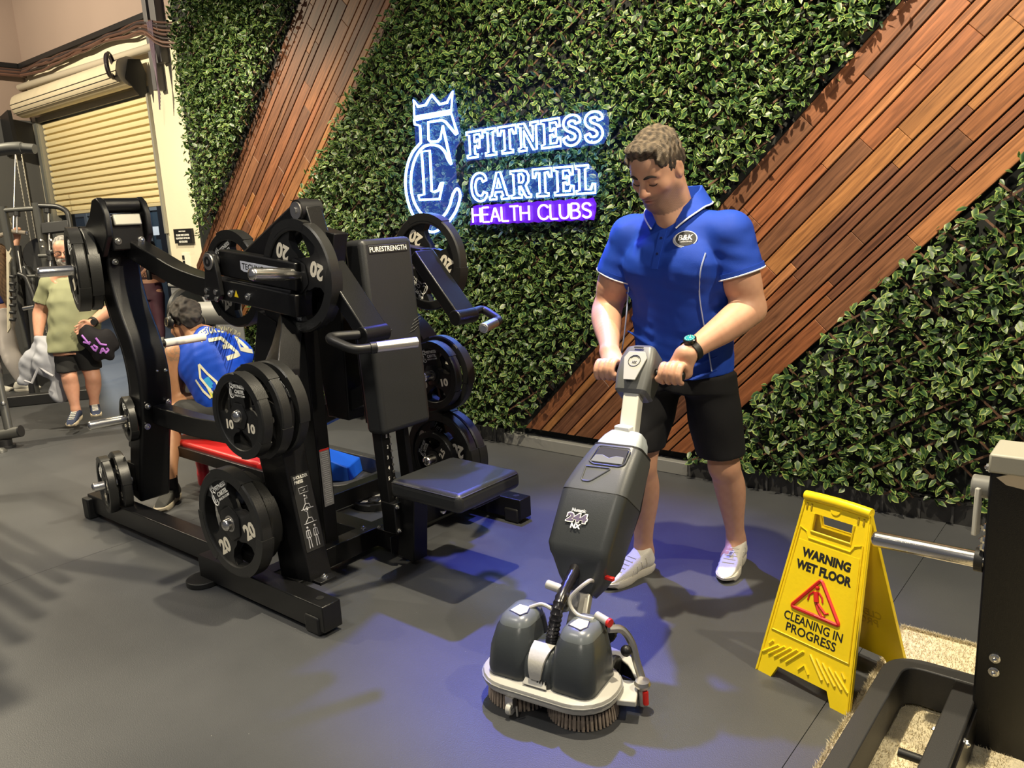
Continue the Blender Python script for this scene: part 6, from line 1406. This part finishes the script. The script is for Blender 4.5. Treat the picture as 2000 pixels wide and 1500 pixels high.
# bench under him, drink bottle
BN = thing('gym_bench', 'low black bench with a red pad under the man in the 34 jersey', 'bench', (-4.2, 2.45, 0))
MB().beam([(-4.50, 2.33, .290), (-3.62, 2.36, .265)], .26, .05, uy).build('seat_pad', mat('red_vinyl', (.42, .012, .012), .4), BN, bev=.015)
MB().beam([(-4.55, 2.33, .250), (-3.5, 2.37, .225)], .10, .05, uy).build('bench_beam', M['black'], BN, bev=.005)
MB().beam([(-4.58, 2.185, .262), (-3.55, 2.215, .232)], .025, .062, uy).build('side_rail', M['black'], BN, bev=.004)
for x in (-4.05, -3.62): MB().beam([(x, 2.36, .23), (x-.0, 2.36, .0)], .07, .07, uy).box2((x-.04, 2.22, 0), (x+.04, 2.5, .04)).build('bench_leg', M['black'], BN, bev=.004)
BO = thing('drink_bottle', 'red sports drink bottle with black lid on the floor by the bench', 'bottle', tuple(on_z(400, 945)))
b_ = Vector(BO.location)
MB().lathe([(0, 0), (.034, 0), (.037, .01), (.037, .07), (.033, .10), (.036, .13), (.036, .19), (.030, .205), (0, .205)], b_, uz, 24, closed=False).build('bottle_body', mat('red_bottle_plastic', (.55, .02, .03), .3), BO)
MB().lathe([(0, .203), (.033, .203), (.034, .235), (.020, .245), (.010, .262), (0, .265)], b_, uz, 24, closed=False).build('bottle_lid', M['black2'], BO)

# ------------------------------------------------------------------ bearded man walking towards us
dB = 6.38; cr_ = CR.copy()
BM = thing('person', 'grey-bearded man with glasses in khaki tee and black shorts walking towards us', 'person', (-6.95, 2.72, 0))
def bt(px, py, dd=0.): return np.array(at(px, py, dB+dd))
vd = -ray(130, 600); vd = Vector((vd.x, vd.y, 0)).normalized(); rt_ = Vector((-vd.y, vd.x, 0))     # towards us; his left
fwd2 = (vd.x, vd.y); sc2 = .90
hc3 = Vector(bt(124, 489, -.02)); fr3 = hframe(Vector((vd.x, vd.y, -.10))-rt_*.12)
S = SDF(np.minimum(bt(40, 850), bt(250, 430))-[.35, .35, .1], np.maximum(bt(40, 850), bt(250, 430))+[.35, .35, .1], .0075)
P3b = head_sdf(S, hc3, fr3, .92, heavy=.8); nk3 = bt(133, 533); S.chain([(P3b(0, -.03, -.06), .056), (nk3, .066)], .02)
s1, s2 = bt(96, 556), bt(196, 552); e1b, w1 = bt(78, 612, .03), bt(75, 655, -.04); e2b, w2 = bt(213, 606, .02), bt(177, 632, -.14)
for s_ in (s1, s2): S.chain([(nk3, .065), (s_, .060)], .03)
S.rings([(bt(143, 690), .155, .11), (bt(145, 640), .165, .13), (bt(146, 590), .175, .125), (bt(146, 548), .14, .09)], fwd2, .03)
limb(S, s1, e1b, .060, .047, [(.4, .062, (0, 0, 0))]); limb(S, e1b, w1, .047, .031, [(.3, .050, (0, 0, 0))]); limb(S, s2, e2b, .060, .046, [(.4, .060, (0, 0, 0))]); limb(S, e2b, w2, .046, .031, [(.3, .048, (0, 0, 0))])
open_hand(S, w1, (.0, .0, -1), rt_, vd, .82, 1.2, 1); open_hand(S, w2, Vector(bt(155, 642, -.18))-Vector(w2), uz, vd, .9, .6, 1)
h1, k1, a1 = bt(126, 690), bt(136, 738, -.08), bt(148, 800, -.06); h2, k2, a2 = bt(168, 690), bt(182, 738), bt(184, 788, .06)
for h_, k_, a_ in ((h1, k1, a1), (h2, k2, a2)):
    limb(S, h_, k_, .082, .052, [(.5, .07, (0, 0, 0))]); limb(S, k_, a_, .052, .033, [(.3, .058, tuple(np.array(vd)*-.012)), (.7, .040, (0, 0, 0))]); S.cone(a_, a_+[0, 0, -.03], .033, .036)
gb = (.40, .37, .33)
S.build('body', M['skin'], BM, skin_tone((.56, .285, .19), hc3, fr3, .92, .95, np.array(gb)), 2)
S = SDF(np.array(hc3)-.16, np.array(hc3)+.16, .0045); R = np.array([fr3[0], fr3[1], fr3[2]]).T
S.ell(P3b(0, -.02, .035), (.077, .092, .084), .01, '+', R); S.wrinkle(.003, 160, 4, 7); S.ell(P3b(0, .15, -.02), (.10, .082, .105), .01, '-', R); S.cut(P3b(0, 0, -.055), -fr3[2])
S.build('hair', M['hairmat'], BM, hair_tone((.16, .15, .14), (.46, .44, .41), 200.), 1)
S = SDF(np.array(hc3)-.16, np.array(hc3)+.16, .0045); S.ell(P3b(0, .055, -.10), (.056, .045, .040), .01, '+', R); S.ell(P3b(0, .06, -.078), (.052, .048, .02), .02, '+', R); S.wrinkle(.003, 180, 5, 7); S.ell(P3b(0, .104, -.080), (.020, .020, .0085), .004, '-', R)
S.build('beard', M['hairmat'], BM, hair_tone((.22, .20, .18), (.58, .55, .50), 220.), 1)
gm = MB()
for s in (-1, 1):
    gm.tube([Vector(P3b(s*.033+.024*cos(a), .104, -.012+.017*sin(a))) for a in np.linspace(0, 2*pi, 21)[:-1]], .0022, 5, closed=True); gm.tube([Vector(P3b(s*.057, .102, -.008)), Vector(P3b(s*.074, .06, -.006)), Vector(P3b(s*.076, -.01, -.006))], .002, 5)
gm.tube([Vector(P3b(-.01, .106, -.008)), Vector(P3b(.01, .106, -.008))], .002, 5); gm.build('glasses', M['ink'], BM)
MB().beam([Vector(P3b(.088*cos(a), -.012, .105*sin(a))) for a in np.linspace(0, pi, 17)], .02, .008, fr3[1]).build('headphone_band', M['black2'], BM)
for s in (-1, 1): MB().lathe([(0, .026), (.028, .024), (.034, .010), (.034, 0), (0, 0)], Vector(P3b(s*.074, -.012, -.02)), fr3[0]*s, 22, closed=False).build('headphone_cup', M['black2'], BM)
S = SDF(np.minimum(bt(60, 700), bt(235, 520))-[.3, .3, .05], np.maximum(bt(60, 700), bt(235, 520))+[.3, .3, .05], .0075)
S.rings([(bt(143, 690), .182, .140), (bt(144, 655), .185, .150), (bt(146, 620), .184, .152), (bt(146, 585), .190, .145), (bt(146, 560), .175, .115), (bt(144, 543), .11, .085)], fwd2, 0, p=2.3)
for s_, e_ in ((s1, e1b), (s2, e2b)):
    m_ = s_+(e_-s_)*.62; S.chain([(nk3+[0, 0, -.03], .06), (s_, .07)], .03); S.chain([(s_, .072), (m_, .073)], .02)
S.wrinkle(.0045, 34, 14, 7, (1, 1, 1.8)); S.wrinkle(.0015, 90, 15, 5); S.cone(P3b(0, -.02, -.06), nk3, .055, .062, .008, '-'); S.cut(bt(145, 683), (0, 0, -1)); S.ell(s1*.12+e1b*.88, (.09, .09, .085), .004, '-')
S.build('tee_shirt', cloth('khaki_jersey', (.27, .28, .165), .8, .2, 500), BM, relax=3)
S = SDF(np.minimum(bt(90, 740), bt(215, 660))-[.25, .25, .08], np.maximum(bt(90, 740), bt(215, 660))+[.25, .25, .08], .0075)
S.rings([(bt(146, 684), .170, .130), (bt(146, 650), .172, .134)], fwd2, .02); S.chain([(h1, .092), (h1*.15+k1*.85, .080)], .012); S.chain([(h2, .092), (h2*.12+k2*.88, .080)], .012); S.wrinkle(.003, 50, 5, 6); S.cut(bt(150, 722), (0, 0, -1))
S.build('shorts', cloth('black_shorts_cotton', (.011, .011, .012), .8), BM, relax=3)
M['navyshoe'] = cloth('navy_canvas', (.035, .045, .085), .8, .3, 400)
for a_, lift, px in ((a1, .02, -.12), (a2, .0, .0)):
    b0_ = Vector((a_[0], a_[1], .0+lift+ (.0 if lift else 0))); b0_.z = max(0, a_[2]-.085); f_ = vd+rt_*(-.35 if lift else .0); f_.normalize(); f_.z = px
    o, W, u, f, r = shoe(BM, b0_-f_*.055, b0_+f_*.18, M['navyshoe'], mat('cream_rubber_sole', (.66, .56, .40), .6), .88)
    lc = MB(); ts = bvh(o)
    for i in range(5): lc.tube([hit(ts, Vector(W(.40+.085*i, s_, .12)), -u)[0]+u*.003 for s_ in (-.024, -.008, .008, .024)], .0042, 5)
    lc.build('laces', M['wshoe'], o)
wv2 = Vector(w2); d2 = Vector(e2b-w2).normalized(); e_a = d2.cross(uz).normalized(); e_b = d2.cross(e_a)
MB().loft([[wv2+d2*(.03+h)+(e_a*cos(t)+e_b*sin(t))*.040 for t in np.linspace(0, 2*pi, 21)[:-1]] for h in (-.012, .012)]).build('watch_strap', M['rubber'], BM)
wf = wv2+d2*.03+vd*.038; MB().lathe([(0, .010), (.022, .010), (.024, 0), (0, 0)], wf, vd, 24, closed=False).build('watch_case', M['black2'], BM)
# what he carries
HD = thing('hoodie', 'pale grey hoodie hanging from the bearded man\'s right hand', 'hoodie', tuple(bt(85, 720)))
S = SDF(np.minimum(bt(30, 800), bt(140, 650))-[.2, .2, .05], np.maximum(bt(30, 800), bt(140, 650))+[.2, .2, .05], .0075)
C_ = lambda l, k=.02, fl=.5: S.chain([(bt(x, y, d), r) for x, y, d, r in l], k, flat=(vd, fl))
C_([(78, 668, -.04, .045), (62, 700, -.05, .065), (50, 740, -.05, .055)], .02, .6); C_([(84, 668, -.05, .05), (95, 700, -.07, .095), (92, 722, -.07, .085)], .03, .6); C_([(95, 690, -.03, .07), (112, 740, -.02, .072), (118, 772, -.02, .055)], .03, .6)
S.wrinkle(.007, 30, 21, 7); S.wrinkle(.003, 85, 22, 6)
hdy = S.build('fabric', cloth('pale_grey_fleece', (.36, .37, .42), .9, .3, 350), HD, relax=3)
MB().tube([bt(x, y, -.13) for x, y in ((48, 744), (62, 748), (76, 716), (90, 727), (104, 735))], .010, 8).build('ribbed_cuff', cloth('grey_rib', (.42, .42, .46), .9), HD)
BJ = thing('jersey', 'black jersey with violet print held at the bearded man\'s waist', 'jersey', tuple(bt(190, 670)))
S = SDF(np.minimum(bt(145, 715), bt(240, 630))-[.2, .2, .05], np.maximum(bt(145, 715), bt(240, 630))+[.2, .2, .05], .0075)
C_([(165, 648, -.15, .055), (180, 662, -.16, .075), (198, 680, -.14, .070), (215, 695, -.10, .04)], .02, .5); C_([(180, 655, -.14, .06), (205, 658, -.11, .06), (224, 675, -.08, .035)], .03, .5); C_([(170, 665, -.13, .06), (192, 695, -.12, .04)], .03, .5); S.wrinkle(.006, 38, 31, 7)
bj = S.build('fabric', cloth('black_mesh_jersey', (.010, .009, .012), .7), BJ, relax=2); tq = bvh(bj); mb = MB()
for s_ in ([(160, 655), (172, 670), (177, 668)], [(163, 668), (176, 672)], [(187, 660), (196, 672), (208, 674)], [(178, 676), (184, 684)], [(182, 674), (190, 679), (186, 686)], [(196, 690), (200, 680), (206, 688)], [(198, 686), (204, 685)], [(206, 690), (212, 684), (208, 680)], [(218, 700), (230, 694)]):
    q = []
    for (x0, y0), (x1, y1) in zip(s_[:-1], s_[1:]):
        for i in range(5):
            x, y = x0+(x1-x0)*i/4, y0+(y1-y0)*i/4; d_ = ray(x, y).normalized(); r_ = tq.ray_cast(EYE+d_*4, d_, 4.); 
            if r_[0] is not None: q.append(r_[0]-d_*.004)
    if len(q) > 2: mb.tube(q, .0085, 6)
mb.build('violet_print', mat('violet_print', (.42, .16, .62), .6), BJ)

# ------------------------------------------------------------------ woman in plum leggings beyond the doorway
dW = 9.75; PW = thing('person', 'woman in plum leggings and crop top standing beyond the shutter doorway', 'person', tuple(on_z(318, 684)))
wt = lambda px, py, dd=0.: np.array(at(px, py, dW+dd))
vw = -ray(300, 560); vw = Vector((vw.x, vw.y, 0)).normalized(); rw = Vector((-vw.y, vw.x, 0)); hc4 = Vector(wt(291, 487)); fr4 = hframe(Vector((vw.x, vw.y, -.35)))
S = SDF(np.minimum(wt(255, 700), wt(340, 460))-[.3, .3, 0], np.maximum(wt(255, 700), wt(340, 460))+[.3, .3, .05], .010)
P4 = head_sdf(S, hc4, fr4, .88); nk4 = wt(292, 507); S.chain([(P4(0, -.02, -.06), .045), (nk4, .05)], .02); a_, b_ = wt(274, 516), wt(313, 516)
for s_ in (a_, b_): S.chain([(nk4, .05), (s_, .042)], .03)
S.rings([(wt(295, 575), .135, .10), (wt(295, 553), .105, .08), (wt(294, 530), .115, .085), (wt(293, 515), .10, .07)], (vw.x, vw.y), .03)
for s_, e_, w_ in ((a_, wt(272, 543, -.02), wt(285, 527, -.16)), (b_, wt(318, 546, -.02), wt(298, 540, -.16))): limb(S, s_, e_, .042, .036); limb(S, e_, w_, .036, .024); open_hand(S, w_, (vw*.3+(rw if s_ is a_ else -rw)+uz*.3), uz, vw, .75, .6)
for h_, k_, f_ in ((wt(286, 575), wt(290, 630), wt(300, 678)), (wt(306, 575), wt(312, 630), wt(316, 674))): limb(S, h_, k_, .085, .050, [(.4, .078, (0, 0, 0))]); limb(S, k_, f_, .048, .032, [(.3, .052, (0, 0, 0))])
S.build('body', M['skin'], PW, skin_tone((.50, .26, .17)), 2)
S = SDF(np.minimum(wt(260, 690), wt(335, 540))-[.25, .25, 0], np.maximum(wt(260, 690), wt(335, 540))+[.25, .25, .0], .010)
S.rings([(wt(295, 585), .148, .112), (wt(295, 566), .140, .105), (wt(295, 552), .116, .09)], (vw.x, vw.y), .02)
for h_, k_, f_ in ((wt(286, 578), wt(290, 630), wt(300, 678)), (wt(306, 578), wt(312, 630), wt(316, 674))): S.chain([(h_, .092), (h_*.5+k_*.5, .080), (k_, .058), (k_*.6+f_*.4, .056), (k_*.25+f_*.75, .042)], .02)
S.build('leggings', cloth('plum_leggings', (.085, .034, .050), .55), PW, relax=3)
S = SDF(np.minimum(wt(260, 560), wt(330, 490))-[.25, .25, 0], np.maximum(wt(260, 560), wt(330, 490))+[.25, .25, .0], .010)
S.rings([(wt(294, 545), .118, .092), (wt(294, 530), .130, .10), (wt(293, 517), .105, .075)], (vw.x, vw.y), .02); S.chain([(wt(280, 514), .05), (wt(306, 514), .05)], .02)
S.build('crop_top', cloth('plum_brown_top', (.055, .028, .030), .7), PW, relax=2)
S = SDF(np.array(hc4)-.17, np.array(hc4)+.17, .008); R = np.array([fr4[0], fr4[1], fr4[2]]).T; S.ell(P4(0, -.025, .03), (.08, .098, .088), .01, '+', R); S.ell(P4(0, .15, -.03), (.10, .085, .11), .01, '-', R)
S.build('hair', M['hairmat'], PW, hair_tone((.03, .02, .014), (.09, .06, .04)), 1)
for f_ in (wt(300, 678), wt(316, 674)):
    b_ = Vector((f_[0], f_[1], 0)); shoe(PW, b_-vw*.06, b_+vw*.17, M['wshoe'], M['wsole'], .85)
    MB().loft([[Vector(f_)+Vector((.04*cos(t), .04*sin(t), h)) for t in np.linspace(0, 2*pi, 15)[:-1]] for h in (-.06, .10)]).build('sock', M['wshoe'], PW)
btl = wt(291, 535, -.26); MB().lathe([(0, -.07), (.028, -.07), (.030, .04), (.012, .07), (.012, .09), (0, .09)], btl, uz, 16, closed=False).build('held_bottle', M['black2'], PW)

# ------------------------------------------------------------------ long-haired woman at the left edge, one arm raised
dL = 8.1; LW = thing('person', 'long-haired woman in blue top and grey sweatpants reaching up to a bar', 'person', tuple(on_z(20, 748)))
lt = lambda px, py, dd=0.: np.array(at(px, py, dL+dd))
vl = -ray(0, 600); vl = Vector((vl.x, vl.y, 0)).normalized(); rl_ = Vector((-vl.y, vl.x, 0)); hc5 = Vector(lt(-10, 498)); fr5 = hframe(-vl*.4-rl_*.9)
S = SDF(np.minimum(lt(-55, 760), lt(60, 430))-[.3, .3, 0], np.maximum(lt(-55, 760), lt(60, 430))+[.3, .3, .05], .009)
P5 = head_sdf(S, hc5, fr5, .90); nk5 = lt(-8, 522); S.chain([(P5(0, -.02, -.06), .045), (nk5, .055)], .02); a_, b_ = lt(-30, 535), lt(8, 530)
S.chain([(nk5, .05), (a_, .045)], .03); S.chain([(nk5, .05), (b_, .045)], .03); S.rings([(lt(-10, 620), .14, .10), (lt(-8, 590), .115, .085), (lt(-8, 555), .13, .09), (lt(-8, 535), .11, .07)], (-vl.x, -vl.y), .03)
limb(S, b_, lt(22, 505), .044, .040, [(.5, .046, (0, 0, 0))]); limb(S, lt(22, 505), lt(34, 466), .040, .026, [(.3, .042, (0, 0, 0))]); fist(S, lt(34, 464), Vector(lt(34, 452, -.03)), (CR.x, CR.y, .05), -vl, uz, -1, .9)
limb(S, a_, lt(-40, 580), .044, .038); limb(S, lt(-40, 580), lt(-42, 620), .038, .028)
S.build('body', M['skin'], LW, skin_tone((.58, .31, .21)), 2)
S = SDF(np.minimum(lt(-60, 620), lt(50, 490))-[.2, .2, 0], np.maximum(lt(-60, 620), lt(50, 490))+[.2, .2, .0], .009)
S.rings([(lt(-9, 594), .125, .095), (lt(-8, 560), .14, .10), (lt(-8, 540), .125, .08)], (-vl.x, -vl.y), .02); S.chain([(lt(-5, 535), .055), (b_, .055), (lt(15, 517), .052)], .02); S.chain([(lt(-10, 535), .055), (a_, .055), (lt(-34, 556), .05)], .02); S.wrinkle(.003, 40, 3, 5)
S.build('blue_top', cloth('navy_blue_top', (.030, .040, .17), .7), LW, relax=3)
S = SDF(np.minimum(lt(-60, 760), lt(60, 590))-[.2, .2, 0], np.maximum(lt(-60, 760), lt(60, 590))+[.2, .2, .0], .009)
S.rings([(lt(-8, 640), .17, .13), (lt(-9, 604), .135, .105)], (-vl.x, -vl.y), .03)
for l in ([(2, 632, .115), (14, 675, .095), (32, 715, .085), (40, 735, .062)], [(-18, 632, .115), (-16, 680, .09), (-12, 735, .07)]): S.chain([(lt(x, y), r) for x, y, r in l], .03)
S.wrinkle(.006, 30, 41, 6); S.build('sweatpants', cloth('pale_grey_fleece_pants', (.50, .46, .44), .9), LW, relax=3)
S = SDF(np.minimum(lt(-50, 620), lt(40, 460))-[.2, .2, 0], np.maximum(lt(-50, 620), lt(40, 460))+[.2, .2, .0], .009)
R = np.array([fr5[0], fr5[1], fr5[2]]).T; S.ell(P5(0, -.03, .03), (.085, .10, .09), .02, '+', R); S.chain([(lt(-2, 505, -.08), .055), (lt(4, 545, -.12), .06), (lt(12, 575, -.11), .05), (lt(18, 595, -.1), .025)], .04); S.wrinkle(.005, 70, 5, 6, (1, 1, .15))
S.build('hair', M['hairmat'], LW, hair_tone((.055, .030, .016), (.20, .12, .065)), 2)
f_ = lt(43, 740); b_ = Vector((f_[0], f_[1], 0)); shoe(LW, b_-rl_*.08, b_+rl_*.15+vl*.05, M['wshoe'], M['wsole'], .9)
f_ = lt(-12, 740); b_ = Vector((f_[0], f_[1], 0)); shoe(LW, b_-rl_*.08, b_+rl_*.15+vl*.05, M['wshoe'], M['wsole'], .9)
# ================================================================== BACKGROUND EQUIPMENT
M['tube'] = mat('grey_powder_tube', (.085, .085, .08), .42, .2, .5); M['dtube'] = mat('dark_powder_tube', (.020, .020, .021), .4)
dR = 7.3; rk = lambda px, py, dd=0.: at(px, py, dR+dd)
RK = thing('cable_rack', 'grey and black cable rack with round uprights behind the bearded man at left', 'gym machine', tuple(on_z(60, 760)))
def rp(name, pts, r, mt=None, n=12): return MB().tube(pts, r, n).build(name, mt or M['dtube'], RK)
def down(p): return Vector((p.x, p.y, 0))
ta, tb2 = rk(5, 403), rk(71, 396)
rp('upright', [down(ta), ta], .036, M['tube'], 18); rp('upright', [down(tb2), tb2], .040, M['tube'], 18)
rp('top_bar', [rk(8, 411), rk(68, 407)], .022, M['tube']); rp('curved_arm', round_path([rk(76, 402), rk(112, 403), rk(132, 412), rk(139, 450)], .15, 8), .024)
rp('guide_rod', [rk(33, 410), rk(33, 455)], .010, M['steel']); rp('guide_rod', [rk(94, 408), rk(98, 520)], .010, M['steel']); rp('guide_rod', [rk(35, 490), rk(42, 535)], .008, M['steel'])
for x, y in ((33, 418), (93, 412), (97, 494), (99, 505)): rp('rod_collar', [rk(x, y-4), rk(x, y+4)], .028)
MB().beam([rk(84, 447), rk(137, 441)], .06, .10, Vector(_f)).build('cross_box', M['dtube'], RK, bev=.006)
rp('cross_tube', [rk(76, 500), rk(120, 498)], .018, M['tube']); rp('cross_tube', [rk(40, 540), rk(70, 539)], .014, M['tube'])
jag = [(11, 420), (21, 423), (19, 433), (22, 438), (18, 446), (22, 452), (18, 462), (22, 468), (18, 478), (22, 486), (18, 496), (22, 504), (17, 514), (20, 640), (14, 650)]
q = [rk(x, y, .05) for x, y in jag]; nrm_ = Vector(_f)*.02
MB().add(q+[p+nrm_ for p in q], [tuple(range(len(q))), tuple(reversed(range(len(q), 2*len(q))))]+[(i, (i+1) % len(q), len(q)+(i+1) % len(q), len(q)+i) for i in range(len(q))]).build('hook_plate', mat('beige_hook_plate', (.42, .38, .29), .5), RK, smooth=False)
for i in range(7): rp('hook', [rk(20, 540+14*i), rk(28, 541+14*i), rk(29, 536+14*i)], .016)
rp('leg_post', [rk(34, 480, .2), down(rk(40, 640, .2))], .032); rp('leg_post', [rk(88, 430, .25), down(rk(100, 560, .25))], .045)
rp('pad_frame', round_path([rk(36, 535, -.1), rk(50, 540, -.1), rk(66, 580, -.1), rk(78, 640, -.1)], .08, 5), .020)
MB().beam([rk(46, 522, .1), rk(62, 545, .1), rk(66, 600, .1)], .10, .09, Vector(_f)).build('pad', M['vinyl'], RK, bev=.02)
rp('chrome_handle', [rk(46, 603, -.1), rk(68, 599, -.1)], .020, M['chrome'])
MB().lathe([(0, .03), (.17, .03), (.18, 0), (.17, -.03), (0, -.03)], rk(86, 500, .3), -Vector(_f)+CR*.4, 28, closed=False).build('pulley_wheel', M['dtube'], RK)
for i in range(5): rp('weight_slab', [rk(96, 540+12*i, .25), rk(130, 539+12*i, .25)], .05)
MB().box(down(rk(60, 640))+Vector((0, 0, .05)), (.9, .10, .10), Matrix.Rotation(YAW+.3, 3, 'Z')).build('base_beam', M['dtube'], RK, bev=.01)
for x, y, r in ((80, 470, .02), (83, 482, .015), (100, 470, .02), (88, 545, .02), (95, 556, .015)): MB().sphere(rk(x, y, -.03), r, 8).build('bolt', M['bolt'], RK)
BA = thing('pull_down_bar', 'angled pull-down bar with worn grip in the hand of the long-haired woman', 'bar', tuple(at(20, 458, 8.0)))
MB().tube([at(-30, 470, 8.0), at(0, 460, 8.0), at(24, 452, 8.02), at(50, 455, 8.05)], .022, 10).build('grip_tube', mat('taupe_grip', (.26, .22, .18), .7), BA); MB().cyl(at(50, 455, 8.05), at(54, 455.5, 8.06), .024, 10).build('end_cap', M['bolt'], BA); MB().tube([at(26, 452, 8.05), at(30, 300, 8.2)], .004, 5).build('cable', M['steel'], BA)
# tubular machine cut by the left edge
LM_ = thing('tubular_machine', 'grey tubular machine cut off by the left edge, foot tube on the floor', 'gym machine', tuple(on_z(5, 875)))
dM = 5.9; tm_ = lambda px, py, dd=0.: at(px, py, dM+dd)
MB().tube([tm_(-60, 863), tm_(40, 842)], .042, 18).build('foot_tube', M['tube'], LM_); MB().cyl(tm_(39, 842.2), tm_(41.5, 841.7), .044, 18).build('tube_cap', M['dtube'], LM_)
f_ = tm_(8, 858); MB().cyl((f_.x, f_.y, 0), f_, .05, 20).lathe([(0, 0), (.07, 0), (.07, .02), (0, .02)], (f_.x, f_.y, 0), uz, 20, closed=False).build('foot_post', M['dtube'], LM_)
MB().tube([tm_(18, 843), tm_(-6, 730)], .030, 14).build('strut', M['tube'], LM_); MB().tube([tm_(-40, 830), tm_(8, 800)], .026, 12).build('strut', M['dtube'], LM_); MB().sphere(tm_(7, 787, -.03), .018, 8).build('bolt', M['bolt'], LM_)
MB().sphere(tm_(3, 886, -.1), .045, 12).build('rubber_bumper', M['tube'], LM_)
MB().tube(smooth_path([tm_(-70, 306), tm_(-20, 296), tm_(20, 290), tm_(44, 289)], 5), [.045]*15+[.043], 18).build('overhead_tube', M['tube'], LM_); MB().cyl(tm_(44, 289), tm_(68, 291), .036, 18).build('tube_sleeve', M['tube'], LM_)
MB().tube([tm_(-70, 306), tm_(-75, 870)], .045, 14).build('upright', M['tube'], LM_)
MB().beam([at(-30, 150, 7.5), at(2, 150, 7.5)], .3, .9, Vector(_f)).build('upper_box', M['dtube'], LM_) if 0 else None
# bin, roller and base frame seen behind the seated man
GB = thing('storage_bin', 'tall grey storage bin against the wall left of the dark timber band', 'bin', (-6.24, 3.55, 0))
c_ = Vector((-6.24, 3.55, 0)); MB().box(c_+uz*.53, (.52, .34, 1.06)).build('bin_body', mat('grey_bin_plastic', (.20, .20, .21), .5), GB, bev=.02); MB().box(c_+uz*1.075, (.54, .36, .03)).build('bin_lid', mat('grey_bin_lid', (.28, .28, .28), .5), GB, bev=.008)
MB().box(c_+Vector((.12, -.172, .93)), (.12, .004, .09)).build('bin_label', M['white'], GB); MB().box(c_+Vector((0, -.171, .72)), (.48, .004, .006)).build('bin_seam', M['dtube'], GB)
RO = thing('plate_loaded_roller', 'black disc with a grey drum behind the seated man\'s head', 'roller', tuple(on_y(370, 600, 3.1)*Vector((1, 1, 0)).x if 0 else (-5.85, 3.05, .0)))
c_ = on_y(366, 612, 3.05); ax_ = Vector((.9, .3, 0)).normalized()
MB().lathe([(0, .03), (.17, .03), (.19, .015), (.19, -.015), (.17, -.03), (0, -.03)], c_, ax_, 32, closed=False).build('disc', M['rubber'], RO); MB().cyl(c_, c_+ax_*.42, .085, 22).build('drum', mat('grey_drum', (.24, .24, .23), .5), RO)
MB().cyl((c_.x+ax_.x*.2, c_.y+ax_.y*.2, 0), c_+ax_*.2, .04, 12).build('stand', M['dtube'], RO)
OB = thing('oval_base_frame', 'black curved steel floor base behind the shoulder press machine', 'base frame', (-3.7, 2.85, 0))
ob_ = [(p.x, p.y) for p in round_path([(-4.6, 3.06, 0), (-3.56, 3.04, 0), (-3.38, 2.90, 0), (-3.40, 2.62, 0), (-3.52, 2.52, 0), (-4.3, 2.50, 0)], .16, 7)]
pts = [Vector((*p, 0)) for p in ob_]; L_, R_ = [], []
for i, p in enumerate(pts):
    t = (pts[min(i+1, len(pts)-1)]-pts[max(i-1, 0)]).normalized(); n_ = Vector((-t.y, t.x, 0))*.028; L_.append(p+n_); R_.append(p-n_)
MB().loft([[a+uz*0, b+uz*0, b+uz*.10, a+uz*.10] for a, b in zip(L_, R_)]).build('oval_rail', M['frame_grey'], OB, bev=.004)
BW = thing('blue_wedge', 'bright blue plastic wedge block lying inside the black curved floor base', 'wedge', (-3.80, 2.88, 0))
MB().loft([[Vector((-3.80, 2.88, 0))+Matrix.Rotation(.5, 3, 'Z') @ Vector(v) for v in r_] for r_ in ([(-.16, -.09, 0), (.12, -.12, 0), (.12, .12, 0), (-.16, .09, 0)], [(-.14, -.075, .17), (.105, -.105, .085), (.105, .105, .085), (-.14, .075, .17)])]).build('wedge_block', mat('bright_blue_plastic', (.01, .10, .62), .4), BW, bev=.006)
VP_ = thing('violet_panel', 'small violet panel glimpsed between the posts of the shoulder press', 'panel', (-3.6, 2.75, 0))
a_ = on_y(562, 698, 2.75); MB().box(a_, (.12, .012, .16), Matrix.Rotation(.3, 3, 'Y')).build('panel', mat('violet_panel', (.09, .05, .30), .5), VP_); MB().cyl((a_.x, a_.y+.01, 0), (a_.x, a_.y+.01, a_.z), .012, 10).build('panel_post', M['dtube'], VP_)

# a storage rack standing just left of the view: it shades the floor there
ST = thing('storage_rack', 'black bar storage rack standing just beyond the left edge of the view', 'rack', (-5.05, .88, 0))
for x in (-5.65, -4.45):
    for y in (.62, 1.14): MB().box2((x-.035, y-.035, 0), (x+.035, y+.035, 1.75)).build('upright', M['dtube'], ST, bev=.004)
for z in (.12, 1.72):
    for y in (.62, 1.14): MB().box2((-5.65, y-.025, z-.025), (-4.45, y+.025, z+.025)).build('rail', M['dtube'], ST)
for i in range(6): MB().cyl((-5.63, .66+.09*i, 1.62-.12*i), (-4.47, .66+.09*i, 1.62-.12*i), .024, 10).build('storage_bar', M['steel'], ST)
